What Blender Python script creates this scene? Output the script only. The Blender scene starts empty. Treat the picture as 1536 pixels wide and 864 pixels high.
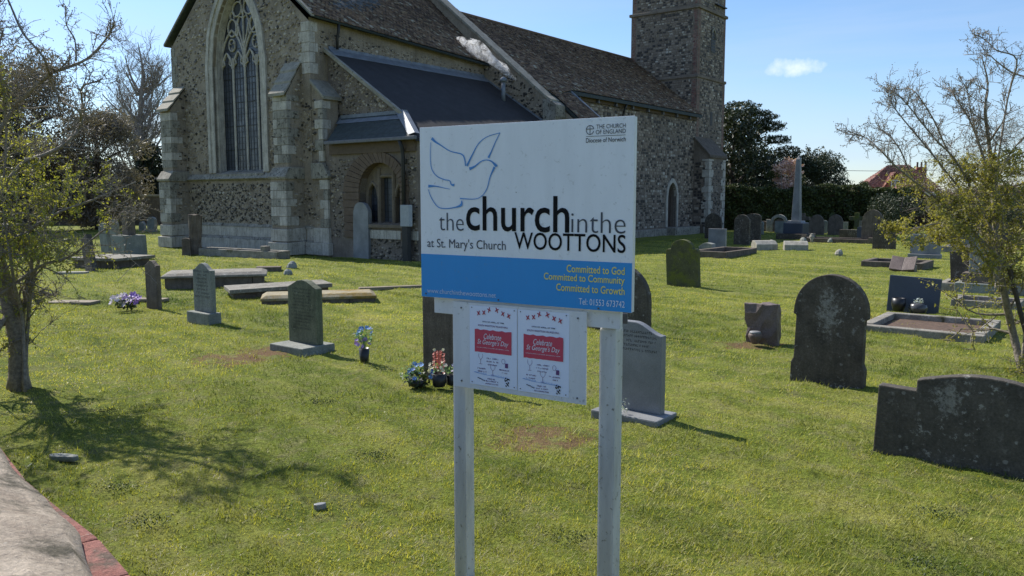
import bpy, bmesh, math, random
import numpy as np
from mathutils import Vector, Matrix, noise

scene = bpy.context.scene
COL = scene.collection
R = math.radians
rnd = random.Random(7)
rng = np.random.default_rng(11)

# ------------------------------------------------------------------ camera
cd = bpy.data.cameras.new("camera")
cam = bpy.data.objects.new("camera", cd)
COL.objects.link(cam)
cam.location = (0, 0, 1.7)
cam.rotation_euler = (R(90 - 6.36), 0, 0)
cd.sensor_width = 36.0
cd.lens = 1220 / 1536 * 36
cd.clip_start = 0.05
cd.clip_end = 3000
scene.camera = cam

# ------------------------------------------------------------------ light
SUN_AZ = 314.0      # clockwise from +Y
SUN_EL = 43.5
sd = bpy.data.lights.new("sun", "SUN")
sun = bpy.data.objects.new("sun", sd)
COL.objects.link(sun)
sd.energy = 5.0
sd.angle = R(0.53)
sd.color = (1.0, 0.95, 0.87)
dv = Vector((math.sin(R(SUN_AZ)) * math.cos(R(SUN_EL)), math.cos(R(SUN_AZ)) * math.cos(R(SUN_EL)), math.sin(R(SUN_EL))))
sun.rotation_euler = (-dv).to_track_quat('-Z', 'Y').to_euler()

world = bpy.data.worlds.new("World")
scene.world = world
world.use_nodes = True
wt = world.node_tree
wt.nodes.clear()


def N(t, typ, **k):
    n = t.nodes.new(typ)
    for a, b in k.items():
        if a.startswith("i_"):
            n.inputs[a[2:].replace("_", " ")].default_value = b
        else:
            setattr(n, a, b)
    return n


def L(t, a, b):
    t.links.new(a, b)


def mth(t, op, a, b=None, clamp=False):
    n = t.nodes.new("ShaderNodeMath")
    n.operation = op
    n.use_clamp = clamp
    for i, v in enumerate((a, b)):
        if v is None:
            continue
        if isinstance(v, (int, float)):
            n.inputs[i].default_value = v
        else:
            t.links.new(v, n.inputs[i])
    return n.outputs[0]


def ramp(t, fac, stops):
    n = t.nodes.new("ShaderNodeValToRGB")
    el = n.color_ramp.elements
    while len(el) < len(stops):
        el.new(0.5)
    for e, (p, c) in zip(el, stops):
        e.position = p
        e.color = (*c, 1) if len(c) == 3 else c
    if fac is not None:
        t.links.new(fac, n.inputs[0])
    return n.outputs[0]


def mixc(t, fac, a, b, mode='MIX'):
    n = t.nodes.new("ShaderNodeMix")
    n.data_type = 'RGBA'
    n.blend_type = mode
    for i, v in ((0, fac), (6, a), (7, b)):
        if isinstance(v, (int, float)):
            n.inputs[i].default_value = v
        elif isinstance(v, tuple):
            n.inputs[i].default_value = (*v, 1)
        else:
            t.links.new(v, n.inputs[i])
    return n.outputs[2]


sky = N(wt, "ShaderNodeTexSky", sky_type='NISHITA', sun_disc=False, sun_elevation=R(SUN_EL), sun_rotation=R(SUN_AZ),
        altitude=10, air_density=1.0, dust_density=0.3, ozone_density=6.0)
tc = N(wt, "ShaderNodeTexCoord")
mp = N(wt, "ShaderNodeMapping")
mp.inputs["Scale"].default_value = (1.0, 1.0, 7.0)
mp.inputs["Rotation"].default_value = (0.05, 0.10, 0.4)
L(wt, tc.outputs["Generated"], mp.inputs[0])
wn = N(wt, "ShaderNodeTexNoise", i_Scale=1.6, i_Detail=6.0, i_Roughness=0.55, i_Distortion=0.4)
L(wt, mp.outputs[0], wn.inputs[0])
wisp = ramp(wt, wn.outputs[0], [(0.42, (0, 0, 0)), (0.78, (1, 1, 1))])


def cloud_mask(d, rx, rz, seed):
    """small puff around direction d: half extents rx (azimuth) and rz (height) in radians"""
    d = Vector(d).normalized()
    right = Vector((d.y, -d.x, 0)).normalized()
    up = right.cross(d)
    a = N(wt, "ShaderNodeVectorMath", operation='DOT_PRODUCT')
    a.inputs[1].default_value = right
    L(wt, tc.outputs["Generated"], a.inputs[0])
    b = N(wt, "ShaderNodeVectorMath", operation='DOT_PRODUCT')
    b.inputs[1].default_value = up
    L(wt, tc.outputs["Generated"], b.inputs[0])
    c = N(wt, "ShaderNodeVectorMath", operation='DOT_PRODUCT')
    c.inputs[1].default_value = d
    L(wt, tc.outputs["Generated"], c.inputs[0])
    q = mth(wt, 'ADD', mth(wt, 'POWER', mth(wt, 'ABSOLUTE', mth(wt, 'DIVIDE', a.outputs['Value'], rx)), 2.0),
            mth(wt, 'POWER', mth(wt, 'ABSOLUTE', mth(wt, 'DIVIDE', b.outputs['Value'], rz)), 2.0))
    nz = N(wt, "ShaderNodeTexNoise", i_Scale=38.0, i_Detail=5.0, i_Roughness=0.6)
    off = N(wt, "ShaderNodeVectorMath", operation='ADD')
    off.inputs[1].default_value = (seed, 0, 0)
    L(wt, tc.outputs["Generated"], off.inputs[0])
    L(wt, off.outputs[0], nz.inputs[0])
    m = mth(wt, 'SUBTRACT', mth(wt, 'ADD', 1.15, mth(wt, 'MULTIPLY', mth(wt, 'SUBTRACT', nz.outputs[0], 0.5), 4.2)), q)
    m = mth(wt, 'MULTIPLY', m, 0.42, clamp=True)
    return mth(wt, 'MULTIPLY', m, mth(wt, 'GREATER_THAN', c.outputs['Value'], 0.0))


cl = mth(wt, 'MAXIMUM', cloud_mask((0.339, 1.0, 0.155), 0.030, 0.0105, 0.0), mth(wt, 'MULTIPLY', cloud_mask((-0.46, 1.0, 0.075), 0.07, 0.022, 3.0), 0.8))
skyc = mixc(wt, mth(wt, 'MULTIPLY', wisp, 0.55), sky.outputs[0], (3.8, 4.6, 6.2))
skyc = mixc(wt, mth(wt, 'MULTIPLY', cl, 0.85), skyc, (7.6, 7.8, 8.1))
bg = N(wt, "ShaderNodeBackground", i_Strength=0.118)
L(wt, skyc, bg.inputs[0])
wo = N(wt, "ShaderNodeOutputWorld")
L(wt, bg.outputs[0], wo.inputs[0])

scene.view_settings.view_transform = 'Standard'
scene.view_settings.look = 'None'
scene.view_settings.exposure = 0.50
scene.view_settings.gamma = 1.0
scene.cycles.max_bounces = 6
scene.cycles.transparent_max_bounces = 8
scene.cycles.volume_step_rate = 1.0
scene.cycles.volume_bounces = 4
scene.cycles.use_denoising = True

# ------------------------------------------------------------------ helpers
A = R(37.5)                      # heading of the church axis, clockwise from +Y
ROT = -A
C0 = (-5.899, 24.3, 0.0)         # north east corner of the chancel


def tag(o, label=None, cat=None, group=None, kind=None):
    for k, v in (("label", label), ("category", cat), ("group", group), ("kind", kind)):
        if v:
            o[k] = v
    return o


def empty(name, loc=(0, 0, 0), rz=0.0, parent=None):
    o = bpy.data.objects.new(name, None)
    o.empty_display_size = 0.2
    COL.objects.link(o)
    o.location = loc
    o.rotation_euler = (0, 0, rz)
    if parent:
        o.parent = parent
    return o


def link(name, me, parent=None, loc=(0, 0, 0), rot=(0, 0, 0), scale=(1, 1, 1)):
    o = bpy.data.objects.new(name, me)
    COL.objects.link(o)
    o.location = loc
    o.rotation_euler = rot
    o.scale = scale
    if parent:
        o.parent = parent
    return o


class MB:
    def __init__(s):
        s.v = []
        s.f = []
        s.m = []
        s.c = []

    def add(s, vs, fs, mi=0, col=None):
        b = len(s.v)
        s.v.extend([tuple(map(float, p)) for p in vs])
        for f in fs:
            s.f.append(tuple(b + i for i in f))
            s.m.append(mi)
        s.c.extend([col if col is not None else 0.5] * len(vs))

    def box(s, x0, x1, y0, y1, z0, z1, mi=0, col=None):
        vs = [(x, y, z) for z in (z0, z1) for y in (y0, y1) for x in (x0, x1)]
        s.add(vs, [(0, 2, 3, 1), (4, 5, 7, 6), (0, 1, 5, 4), (2, 6, 7, 3), (0, 4, 6, 2), (1, 3, 7, 5)], mi, col)

    def tube(s, pts, rad, n=6, mi=0, cap=True):
        P = [Vector(p) for p in pts]
        k = len(P)
        rad = [rad] * k if isinstance(rad, (int, float)) else rad
        ref = Vector((0.13, 0.31, 0.94)).normalized()
        vs = []
        for i, p in enumerate(P):
            d = (P[min(i + 1, k - 1)] - P[max(i - 1, 0)])
            if d.length < 1e-9:
                d = Vector((0, 0, 1))
            d.normalize()
            a = d.cross(ref)
            if a.length < 1e-3:
                a = d.cross(Vector((1, 0, 0)))
            a.normalize()
            b = d.cross(a)
            for j in range(n):
                t = 2 * math.pi * j / n
                vs.append(p + (a * math.cos(t) + b * math.sin(t)) * rad[i])
        fs = []
        for i in range(k - 1):
            for j in range(n):
                j2 = (j + 1) % n
                fs.append((i * n + j, i * n + j2, (i + 1) * n + j2, (i + 1) * n + j))
        if cap:
            fs.append(tuple(range(n - 1, -1, -1)))
            fs.append(tuple((k - 1) * n + j for j in range(n)))
        s.add(vs, fs, mi)

    def prism(s, poly, y0, y1, mi=0, col=None, ax='y'):
        """extrude a 2-D outline (x,z) along y"""
        n = len(poly)
        if ax == 'y':
            vs = [(x, y0, z) for x, z in poly] + [(x, y1, z) for x, z in poly]
        elif ax == 'x':
            vs = [(y0, x, z) for x, z in poly] + [(y1, x, z) for x, z in poly]
        else:
            vs = [(x, z, y0) for x, z in poly] + [(x, z, y1) for x, z in poly]
        fs = [tuple(range(n)), tuple(range(2 * n - 1, n - 1, -1))]
        for i in range(n):
            j = (i + 1) % n
            fs.append((i, i + n, j + n, j))
        s.add(vs, fs, mi, col)

    def lathe(s, prof, n=16, mi=0, c=(0, 0)):
        vs = []
        for r, z in prof:
            for j in range(n):
                t = 2 * math.pi * j / n
                vs.append((c[0] + r * math.cos(t), c[1] + r * math.sin(t), z))
        fs = []
        for i in range(len(prof) - 1):
            for j in range(n):
                j2 = (j + 1) % n
                fs.append((i * n + j, i * n + j2, (i + 1) * n + j2, (i + 1) * n + j))
        fs.append(tuple(range(n - 1, -1, -1)))
        fs.append(tuple((len(prof) - 1) * n + j for j in range(n)))
        s.add(vs, fs, mi)

    def mesh(s, name, mats, smooth=False, bevel=0.0, jit=0.0, fix=True, sub=0):
        me = bpy.data.meshes.new(name)
        me.from_pydata(s.v, [], s.f)
        for m in (mats if isinstance(mats, (list, tuple)) else [mats]):
            me.materials.append(m)
        me.polygons.foreach_set("material_index", s.m)
        ca = me.color_attributes.new("Col", 'FLOAT_COLOR', 'POINT')
        arr = np.ones((len(s.v), 4), dtype=np.float32)
        cc = np.array([c if isinstance(c, tuple) else (c, c, c) for c in s.c], dtype=np.float32)
        arr[:, :3] = cc
        ca.data.foreach_set("color", arr.ravel())
        if fix or bevel or jit:
            bm = bmesh.new()
            bm.from_mesh(me)
            if fix:
                bmesh.ops.recalc_face_normals(bm, faces=bm.faces)
            if bevel:
                es = [e for e in bm.edges if len(e.link_faces) == 2 and e.calc_face_angle(0) > 0.5]
                bmesh.ops.bevel(bm, geom=es, offset=bevel, segments=2, profile=0.6, affect='EDGES', clamp_overlap=True)
            if sub:
                bmesh.ops.triangulate(bm, faces=[f for f in bm.faces if len(f.verts) > 4])
                bmesh.ops.subdivide_edges(bm, edges=bm.edges[:], cuts=sub, use_grid_fill=True)
            if jit:
                for v in bm.verts:
                    q = noise.noise_vector(v.co * (11.0 if sub else 3.1) + Vector((jit * 777, 0, 0)))
                    v.co += q * jit
            bm.to_mesh(me)
            bm.free()
        if smooth:
            me.polygons.foreach_set("use_smooth", [True] * len(me.polygons))
        me.update()
        return me

    def obj(s, name, mats, parent=None, loc=(0, 0, 0), rz=0.0, **k):
        return link(name, s.mesh(name, mats, **k), parent, loc, (0, 0, rz))


def fast_mesh(name, V, F, mat, attr=None, smooth=False):
    """V (n,3), F (m,k) numpy; attr per-vertex grey 0..1 or rgb"""
    me = bpy.data.meshes.new(name)
    me.vertices.add(len(V))
    me.vertices.foreach_set("co", np.asarray(V, dtype=np.float32).ravel())
    k = F.shape[1]
    me.loops.add(F.size)
    me.loops.foreach_set("vertex_index", F.astype(np.int32).ravel())
    me.polygons.add(len(F))
    me.polygons.foreach_set("loop_start", np.arange(0, F.size, k, dtype=np.int32))
    me.polygons.foreach_set("loop_total", np.full(len(F), k, dtype=np.int32))
    if smooth:
        me.polygons.foreach_set("use_smooth", np.ones(len(F), dtype=bool))
    me.update(calc_edges=True)
    if attr is not None:
        ca = me.color_attributes.new("Col", 'FLOAT_COLOR', 'POINT')
        arr = np.ones((len(V), 4), dtype=np.float32)
        arr[:, :3] = attr if attr.ndim == 2 else attr[:, None]
        ca.data.foreach_set("color", arr.ravel())
    me.materials.append(mat)
    return me


# ------------------------------------------------------------------ materials
MATS = {}


def base_mat(name, rough=0.8, spec=0.5):
    m = bpy.data.materials.new(name)
    m.use_nodes = True
    t = m.node_tree
    b = t.nodes["Principled BSDF"]
    b.inputs["Roughness"].default_value = rough
    b.inputs["Specular IOR Level"].default_value = spec
    MATS[name] = m
    return m, t, b


def pos(t, scale=(1, 1, 1)):
    g = t.nodes.new("ShaderNodeNewGeometry")
    m = t.nodes.new("ShaderNodeMapping")
    m.inputs["Scale"].default_value = scale
    L(t, g.outputs["Position"], m.inputs[0])
    return m.outputs[0]


def nz(t, v, scale, detail=4, rough=0.55, dist=0.0):
    n = N(t, "ShaderNodeTexNoise", i_Scale=scale, i_Detail=detail, i_Roughness=rough, i_Distortion=dist)
    L(t, v, n.inputs[0])
    return n.outputs[0]


def bump(t, b, h, strength, dist=0.02):
    n = N(t, "ShaderNodeBump", i_Strength=strength, i_Distance=dist)
    L(t, h, n.inputs["Height"])
    L(t, n.outputs[0], b.inputs["Normal"])


def stone(name, c1, c2, lichen=(0.42, 0.42, 0.38), amt=0.62, moss=None, mamt=0.62, rough=0.85, sc=6.0, fine=60.0, bmp=0.5, streak=0.0, patch=False, bloom=None):
    m, t, b = base_mat(name, rough, 0.3)
    p = pos(t)
    n1 = nz(t, p, sc, 6, 0.6)
    c = ramp(t, n1, [(0.3, c1), (0.7, c2)])
    n2 = nz(t, p, sc * 3.1, 8, 0.75, 0.08)
    lm = ramp(t, n2, [(amt, (0, 0, 0)), (amt + 0.06, (1, 1, 1))])
    if patch:
        vo = N(t, "ShaderNodeTexVoronoi", i_Scale=17.0, i_Randomness=1.0)
        L(t, p, vo.inputs["Vector"])
        sp_ = N(t, "ShaderNodeSeparateColor")
        L(t, vo.outputs["Color"], sp_.inputs[0])
        dd_ = mth(t, 'ADD', vo.outputs["Distance"], mth(t, 'MULTIPLY', mth(t, 'SUBTRACT', n2, 0.5), 0.6))
        rad = mth(t, 'MULTIPLY', mth(t, 'POWER', sp_.outputs[0], 4.0), 0.30)
        spot = mth(t, 'MULTIPLY', mth(t, 'SUBTRACT', rad, dd_), 14.0, clamp=True)
        c = mixc(t, mth(t, 'MULTIPLY', spot, 0.65), c, lichen)
        pm = nz(t, pos(t, (1, 1, .6)), 3.3, 3, 0.5)
        lm = mth(t, 'MULTIPLY', lm, ramp(t, pm, [(0.43, (.15, .15, .15)), (0.54, (1, 1, 1))]))
    c = mixc(t, lm, c, lichen)
    if bloom:       # broad crust of pale lichen in the middle of the face
        tco = t.nodes.new("ShaderNodeTexCoord")
        so_ = N(t, "ShaderNodeSeparateXYZ")
        L(t, tco.outputs["Object"], so_.inputs[0])
        qx = mth(t, 'POWER', mth(t, 'ABSOLUTE', mth(t, 'DIVIDE', mth(t, 'SUBTRACT', so_.outputs[0], bloom[0]), bloom[2])), 2.0)
        qz = mth(t, 'POWER', mth(t, 'ABSOLUTE', mth(t, 'DIVIDE', mth(t, 'SUBTRACT', so_.outputs[2], bloom[1]), bloom[3])), 2.0)
        bm_ = mth(t, 'SUBTRACT', mth(t, 'ADD', 0.75, mth(t, 'MULTIPLY', mth(t, 'SUBTRACT', nz(t, p, 26, 6, 0.8), 0.5), 7.0)), mth(t, 'ADD', qx, qz))
        c = mixc(t, mth(t, 'MULTIPLY', mth(t, 'MULTIPLY', bm_, 1.2, clamp=True), 0.75), c, lichen)
    if moss:
        n3 = nz(t, p, sc * 0.7, 6, 0.7)
        mm = ramp(t, n3, [(mamt, (0, 0, 0)), (mamt + 0.12, (1, 1, 1))])
        c = mixc(t, mm, c, moss)
    n4 = nz(t, p, fine, 4, 0.7)
    c = mixc(t, 0.55, c, ramp(t, n4, [(0.3, (0.25, 0.25, 0.25)), (0.7, (0.85, 0.85, 0.85))]), 'OVERLAY')
    if streak:
        ns = nz(t, pos(t, (9, 9, 0.9)), 2.2, 5, 0.6)
        c = mixc(t, mth(t, 'MULTIPLY', ramp(t, ns, [(0.45, (0, 0, 0)), (0.7, (1, 1, 1))]), streak), c, tuple(x * 0.35 for x in c1))
    L(t, c, b.inputs["Base Color"])
    bump(t, b, mth(t, 'ADD', n2, mth(t, 'MULTIPLY', n4, 0.4)), bmp, 0.015)
    return m


stone("grave_dark", (0.050, 0.042, 0.033), (0.105, 0.088, 0.068), (0.23, 0.215, 0.185), 0.545, streak=0.3, patch=True)
stone("grave_dark_spotty", (0.050, 0.043, 0.035), (0.105, 0.092, 0.074), (0.25, 0.24, 0.21), 0.55, sc=6, streak=0.2, patch=True)
stone("grave_streaked", (0.050, 0.042, 0.033), (0.105, 0.088, 0.068), (0.27, 0.255, 0.225), 0.56, streak=0.3, patch=True, bloom=(-0.02, 0.66, 0.11, 0.26))
stone("grave_blotched", (0.050, 0.043, 0.035), (0.105, 0.092, 0.074), (0.27, 0.255, 0.225), 0.56, streak=0.2, patch=True, bloom=(-0.22, 0.40, 0.10, 0.12))
stone("grave_brown", (0.085, 0.068, 0.053), (0.16, 0.132, 0.104), (0.26, 0.24, 0.19), 0.62, streak=0.4)
stone("grave_moss", (0.05, 0.05, 0.028), (0.10, 0.10, 0.045), (0.22, 0.21, 0.12), 0.62, moss=(0.10, 0.11, 0.02), mamt=0.48)
stone("grave_grey", (0.16, 0.17, 0.15), (0.26, 0.27, 0.245), (0.35, 0.35, 0.31), 0.66, sc=4, streak=0.25)
stone("grave_olive", (0.09, 0.10, 0.065), (0.17, 0.18, 0.12), (0.28, 0.28, 0.2), 0.62, sc=5, streak=0.4)
stone("grave_granite", (0.14, 0.145, 0.15), (0.24, 0.245, 0.25), (0.30, 0.30, 0.29), 0.68, rough=0.5, sc=3, fine=220, bmp=0.08)
stone("grave_pale", (0.22, 0.21, 0.175), (0.36, 0.34, 0.29), (0.42, 0.41, 0.36), 0.62, streak=0.3)
stone("grave_white", (0.55, 0.55, 0.52), (0.72, 0.72, 0.68), (0.5, 0.5, 0.45), 0.70)
stone("grave_slate", (0.045, 0.055, 0.075), (0.06, 0.07, 0.095), (0.08, 0.09, 0.11), 0.75, rough=0.35, sc=2, fine=200, bmp=0.03)
stone("grave_pink", (0.10, 0.075, 0.066), (0.17, 0.13, 0.115), (0.24, 0.20, 0.18), 0.62, rough=0.5)
stone("ledger", (0.125, 0.115, 0.095), (0.22, 0.205, 0.172), (0.33, 0.32, 0.28), 0.56, moss=(0.10, 0.075, 0.03), mamt=0.60, sc=4)
stone("ledger_moss", (0.20, 0.17, 0.11), (0.30, 0.26, 0.17), (0.36, 0.34, 0.26), 0.6, moss=(0.20, 0.13, 0.025), mamt=0.47, sc=4)
stone("kerbstone", (0.15, 0.135, 0.11), (0.28, 0.26, 0.22), (0.40, 0.39, 0.34), 0.58, moss=(0.07, 0.065, 0.03), mamt=0.58, sc=5)
stone("ashlar", (0.32, 0.295, 0.255), (0.51, 0.475, 0.42), (0.16, 0.145, 0.115), 0.58, sc=4.0, streak=0.5)
stone("ashlar_weathered", (0.18, 0.165, 0.135), (0.33, 0.31, 0.265), (0.06, 0.054, 0.042), 0.54, sc=3.0, streak=0.5)
stone("coping_stone", (0.19, 0.175, 0.14), (0.31, 0.29, 0.24), (0.13, 0.12, 0.09), 0.56, sc=3.0)
stone("mortar", (0.175, 0.143, 0.107), (0.32, 0.270, 0.210), (0.37, 0.335, 0.28), 0.64, sc=1.6, fine=40, bmp=0.9, streak=0.25)
stone("mortar_dark", (0.115, 0.094, 0.076), (0.22, 0.182, 0.148), (0.28, 0.26, 0.22), 0.62, sc=1.6, fine=40, bmp=0.9, streak=0.25)
stone("concrete_top", (0.28, 0.225, 0.17), (0.46, 0.385, 0.30), (0.54, 0.48, 0.40), 0.62, moss=(0.11, 0.095, 0.065), mamt=0.50, sc=9, fine=70, bmp=1.0)
stone("red_brick_face", (0.22, 0.085, 0.065), (0.36, 0.16, 0.13), (0.42, 0.33, 0.28), 0.60, moss=(0.14, 0.10, 0.075), mamt=0.49, sc=9, fine=80, bmp=1.0)
stone("brown_brick", (0.10, 0.07, 0.05), (0.15, 0.11, 0.08), (0.2, 0.16, 0.12), 0.66, sc=5, fine=60)
stone("window_stone", (0.12, 0.095, 0.07), (0.18, 0.145, 0.108), (0.26, 0.21, 0.16), 0.66, sc=5, fine=60)
stone("dirt_flat", (0.16, 0.13, 0.09), (0.26, 0.22, 0.16), (0.34, 0.31, 0.25), 0.6, sc=5)


def lump_mat(name, stops, rough=0.6, spec=0.4):
    m, t, b = base_mat(name, rough, spec)
    at = N(t, "ShaderNodeAttribute", attribute_name="Col")
    c = ramp(t, at.outputs["Fac"], stops)
    p = pos(t)
    n = nz(t, p, 30, 4, 0.6)
    c = mixc(t, 0.6, c, ramp(t, n, [(0.3, (0.25, 0.25, 0.25)), (0.7, (0.8, 0.8, 0.8))]), 'OVERLAY')
    big = nz(t, p, 0.5, 3, 0.5)
    c = mixc(t, 0.35, c, ramp(t, big, [(0.35, (0.3, 0.3, 0.3)), (0.65, (0.75, 0.74, 0.72))]), 'OVERLAY')
    L(t, c, b.inputs["Base Color"])
    bump(t, b, n, 0.4, 0.01)
    return m


lump_mat("flint", [(0.0, (0.025, 0.022, 0.019)), (0.16, (0.05, 0.042, 0.034)), (0.2, (0.125, 0.10, 0.072)), (0.6, (0.235, 0.195, 0.148)),
                   (0.92, (0.32, 0.28, 0.225)), (1.0, (0.43, 0.395, 0.335))])
lump_mat("rubble", [(0.0, (0.035, 0.030, 0.028)), (0.22, (0.055, 0.047, 0.042)), (0.3, (0.15, 0.117, 0.092)), (0.6, (0.20, 0.162, 0.128)),
                    (0.9, (0.27, 0.228, 0.185)), (1.0, (0.40, 0.375, 0.33))])
lump_mat("quoin_brick", [(0.0, (0.10, 0.04, 0.035)), (0.6, (0.17, 0.075, 0.06)), (1.0, (0.22, 0.13, 0.10))])
lump_mat("tiles", [(0.0, (0.045, 0.033, 0.026)), (0.35, (0.10, 0.066, 0.047)), (0.7, (0.17, 0.115, 0.078)), (0.9, (0.20, 0.165, 0.12)), (1.0, (0.30, 0.28, 0.23))], rough=0.75, spec=0.3)
lump_mat("red_tiles", [(0.0, (0.13, 0.055, 0.042)), (0.6, (0.21, 0.088, 0.066)), (1.0, (0.30, 0.15, 0.11))])


def plain(name, col, rough=0.6, metal=0.0, spec=0.5, var=0.25, sc=12.0, bmp=0.0):
    m, t, b = base_mat(name, rough, spec)
    b.inputs["Metallic"].default_value = metal
    n = nz(t, pos(t), sc, 5, 0.65)
    a = tuple(max(0, x * (1 - var)) for x in col)
    c = tuple(min(1, x * (1 + var)) for x in col)
    L(t, ramp(t, n, [(0.3, a), (0.7, c)]), b.inputs["Base Color"])
    if bmp:
        bump(t, b, n, bmp, 0.01)
    return m


plain("felt_roof", (0.020, 0.019, 0.021), 0.9, var=0.35, sc=3, bmp=0.15)
plain("slate_roof", (0.032, 0.043, 0.043), 0.75, var=0.35, sc=9, bmp=0.3)
plain("lead", (0.17, 0.19, 0.22), 0.6, 0.2, var=0.25, sc=5, bmp=0.2)
plain("iron_black", (0.012, 0.012, 0.013), 0.55, var=0.3)
plain("gutter_grey", (0.10, 0.10, 0.11), 0.5, var=0.3)
plain("brown_board", (0.10, 0.07, 0.045), 0.8, var=0.2)
plain("soil", (0.09, 0.055, 0.035), 0.95, var=0.5, sc=20, bmp=0.6)
plain("box_grey", (0.30, 0.32, 0.34), 0.55, var=0.1)
plain("door_wood", (0.05, 0.035, 0.028), 0.8, var=0.3)
plain("bark_light", (0.21, 0.18, 0.14), 0.9, var=0.5, sc=40, bmp=0.9)
plain("bark_dark", (0.075, 0.062, 0.052), 0.9, var=0.5, sc=30, bmp=0.9)
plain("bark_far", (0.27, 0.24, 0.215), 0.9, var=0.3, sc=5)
plain("stake_wood", (0.05, 0.042, 0.034), 0.9, var=0.4, sc=30)
plain("red_brick_far", (0.26, 0.08, 0.055), 0.9, var=0.2, sc=3)
plain("white_paint", (0.72, 0.72, 0.70), 0.5, var=0.04)
plain("black_pot", (0.014, 0.014, 0.016), 0.4, var=0.2)
plain("engrave", (0.025, 0.026, 0.027), 0.8, var=0.2)
plain("wire", (0.02, 0.02, 0.02), 0.5, var=0.1)
plain("terracotta", (0.10, 0.055, 0.04), 0.7, var=0.3)
plain("pot_glaze", (0.06, 0.06, 0.06), 0.25, var=0.3)
plain("white_pebble", (0.55, 0.54, 0.5), 0.7, var=0.2)


def glass_mat():
    m, t, b = base_mat("leaded_glass", 0.18, 0.5)
    p = pos(t)
    n = nz(t, p, 1.3, 3, 0.6)
    L(t, ramp(t, n, [(0.3, (0.022, 0.026, 0.035)), (0.7, (0.06, 0.068, 0.085))]), b.inputs["Base Color"])
    L(t, ramp(t, nz(t, p, 4, 3, 0.5), [(0.3, (0.22, 0.22, 0.22)), (0.7, (0.5, 0.5, 0.5))]), b.inputs["Roughness"])
    bump(t, b, nz(t, p, 7, 2, 0.5), 0.12, 0.03)


glass_mat()


def leaf_mat(name, c1, c2, trans=0.35):
    m, t, b = base_mat(name, 0.55, 0.35)
    at = N(t, "ShaderNodeAttribute", attribute_name="Col")
    c = ramp(t, at.outputs["Fac"], [(0.0, c1), (1.0, c2)])
    L(t, c, b.inputs["Base Color"])
    if trans:
        tr = t.nodes.new("ShaderNodeBsdfTranslucent")
        L(t, mixc(t, 1.0, c, (1.25, 1.2, 0.6), 'MULTIPLY'), tr.inputs[0])
        mx = t.nodes.new("ShaderNodeMixShader")
        mx.inputs[0].default_value = trans
        L(t, b.outputs[0], mx.inputs[1])
        L(t, tr.outputs[0], mx.inputs[2])
        L(t, mx.outputs[0], t.nodes["Material Output"].inputs[0])
    return m


leaf_mat("grass_blade", (0.058, 0.106, 0.012), (0.52, 0.50, 0.105), 0.45)
leaf_mat("grass_dry", (0.20, 0.18, 0.08), (0.40, 0.36, 0.19), 0.2)
leaf_mat("leaf_spring", (0.17, 0.19, 0.03), (0.42, 0.42, 0.10), 0.45)
leaf_mat("leaf_right", (0.16, 0.16, 0.03), (0.40, 0.37, 0.10), 0.45)
leaf_mat("leaf_dark", (0.012, 0.020, 0.010), (0.045, 0.058, 0.024), 0.12)
leaf_mat("leaf_pine", (0.020, 0.034, 0.018), (0.065, 0.080, 0.038), 0.10)
leaf_mat("leaf_hedge", (0.020, 0.032, 0.010), (0.085, 0.105, 0.030), 0.15)
leaf_mat("leaf_brown", (0.105, 0.092, 0.080), (0.23, 0.205, 0.175), 0.22)
leaf_mat("twig_hedge", (0.11, 0.065, 0.045), (0.24, 0.16, 0.11), 0.10)
leaf_mat("blossom", (0.50, 0.30, 0.28), (0.80, 0.62, 0.56), 0.25)
leaf_mat("ivy", (0.016, 0.03, 0.010), (0.07, 0.10, 0.028), 0.15)
leaf_mat("petal_purple", (0.14, 0.06, 0.38), (0.42, 0.26, 0.72), 0.2)
leaf_mat("petal_white", (0.50, 0.42, 0.62), (0.85, 0.80, 0.88), 0.25)
leaf_mat("petal_blue", (0.05, 0.13, 0.42), (0.20, 0.40, 0.75), 0.2)
leaf_mat("petal_red", (0.45, 0.08, 0.07), (0.75, 0.30, 0.24), 0.2)
leaf_mat("petal_green", (0.10, 0.20, 0.08), (0.35, 0.50, 0.22), 0.2)
leaf_mat("petal_cream", (0.45, 0.42, 0.30), (0.75, 0.72, 0.58), 0.2)
leaf_mat("dried", (0.30, 0.36, 0.34), (0.62, 0.66, 0.62), 0.2)


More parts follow.
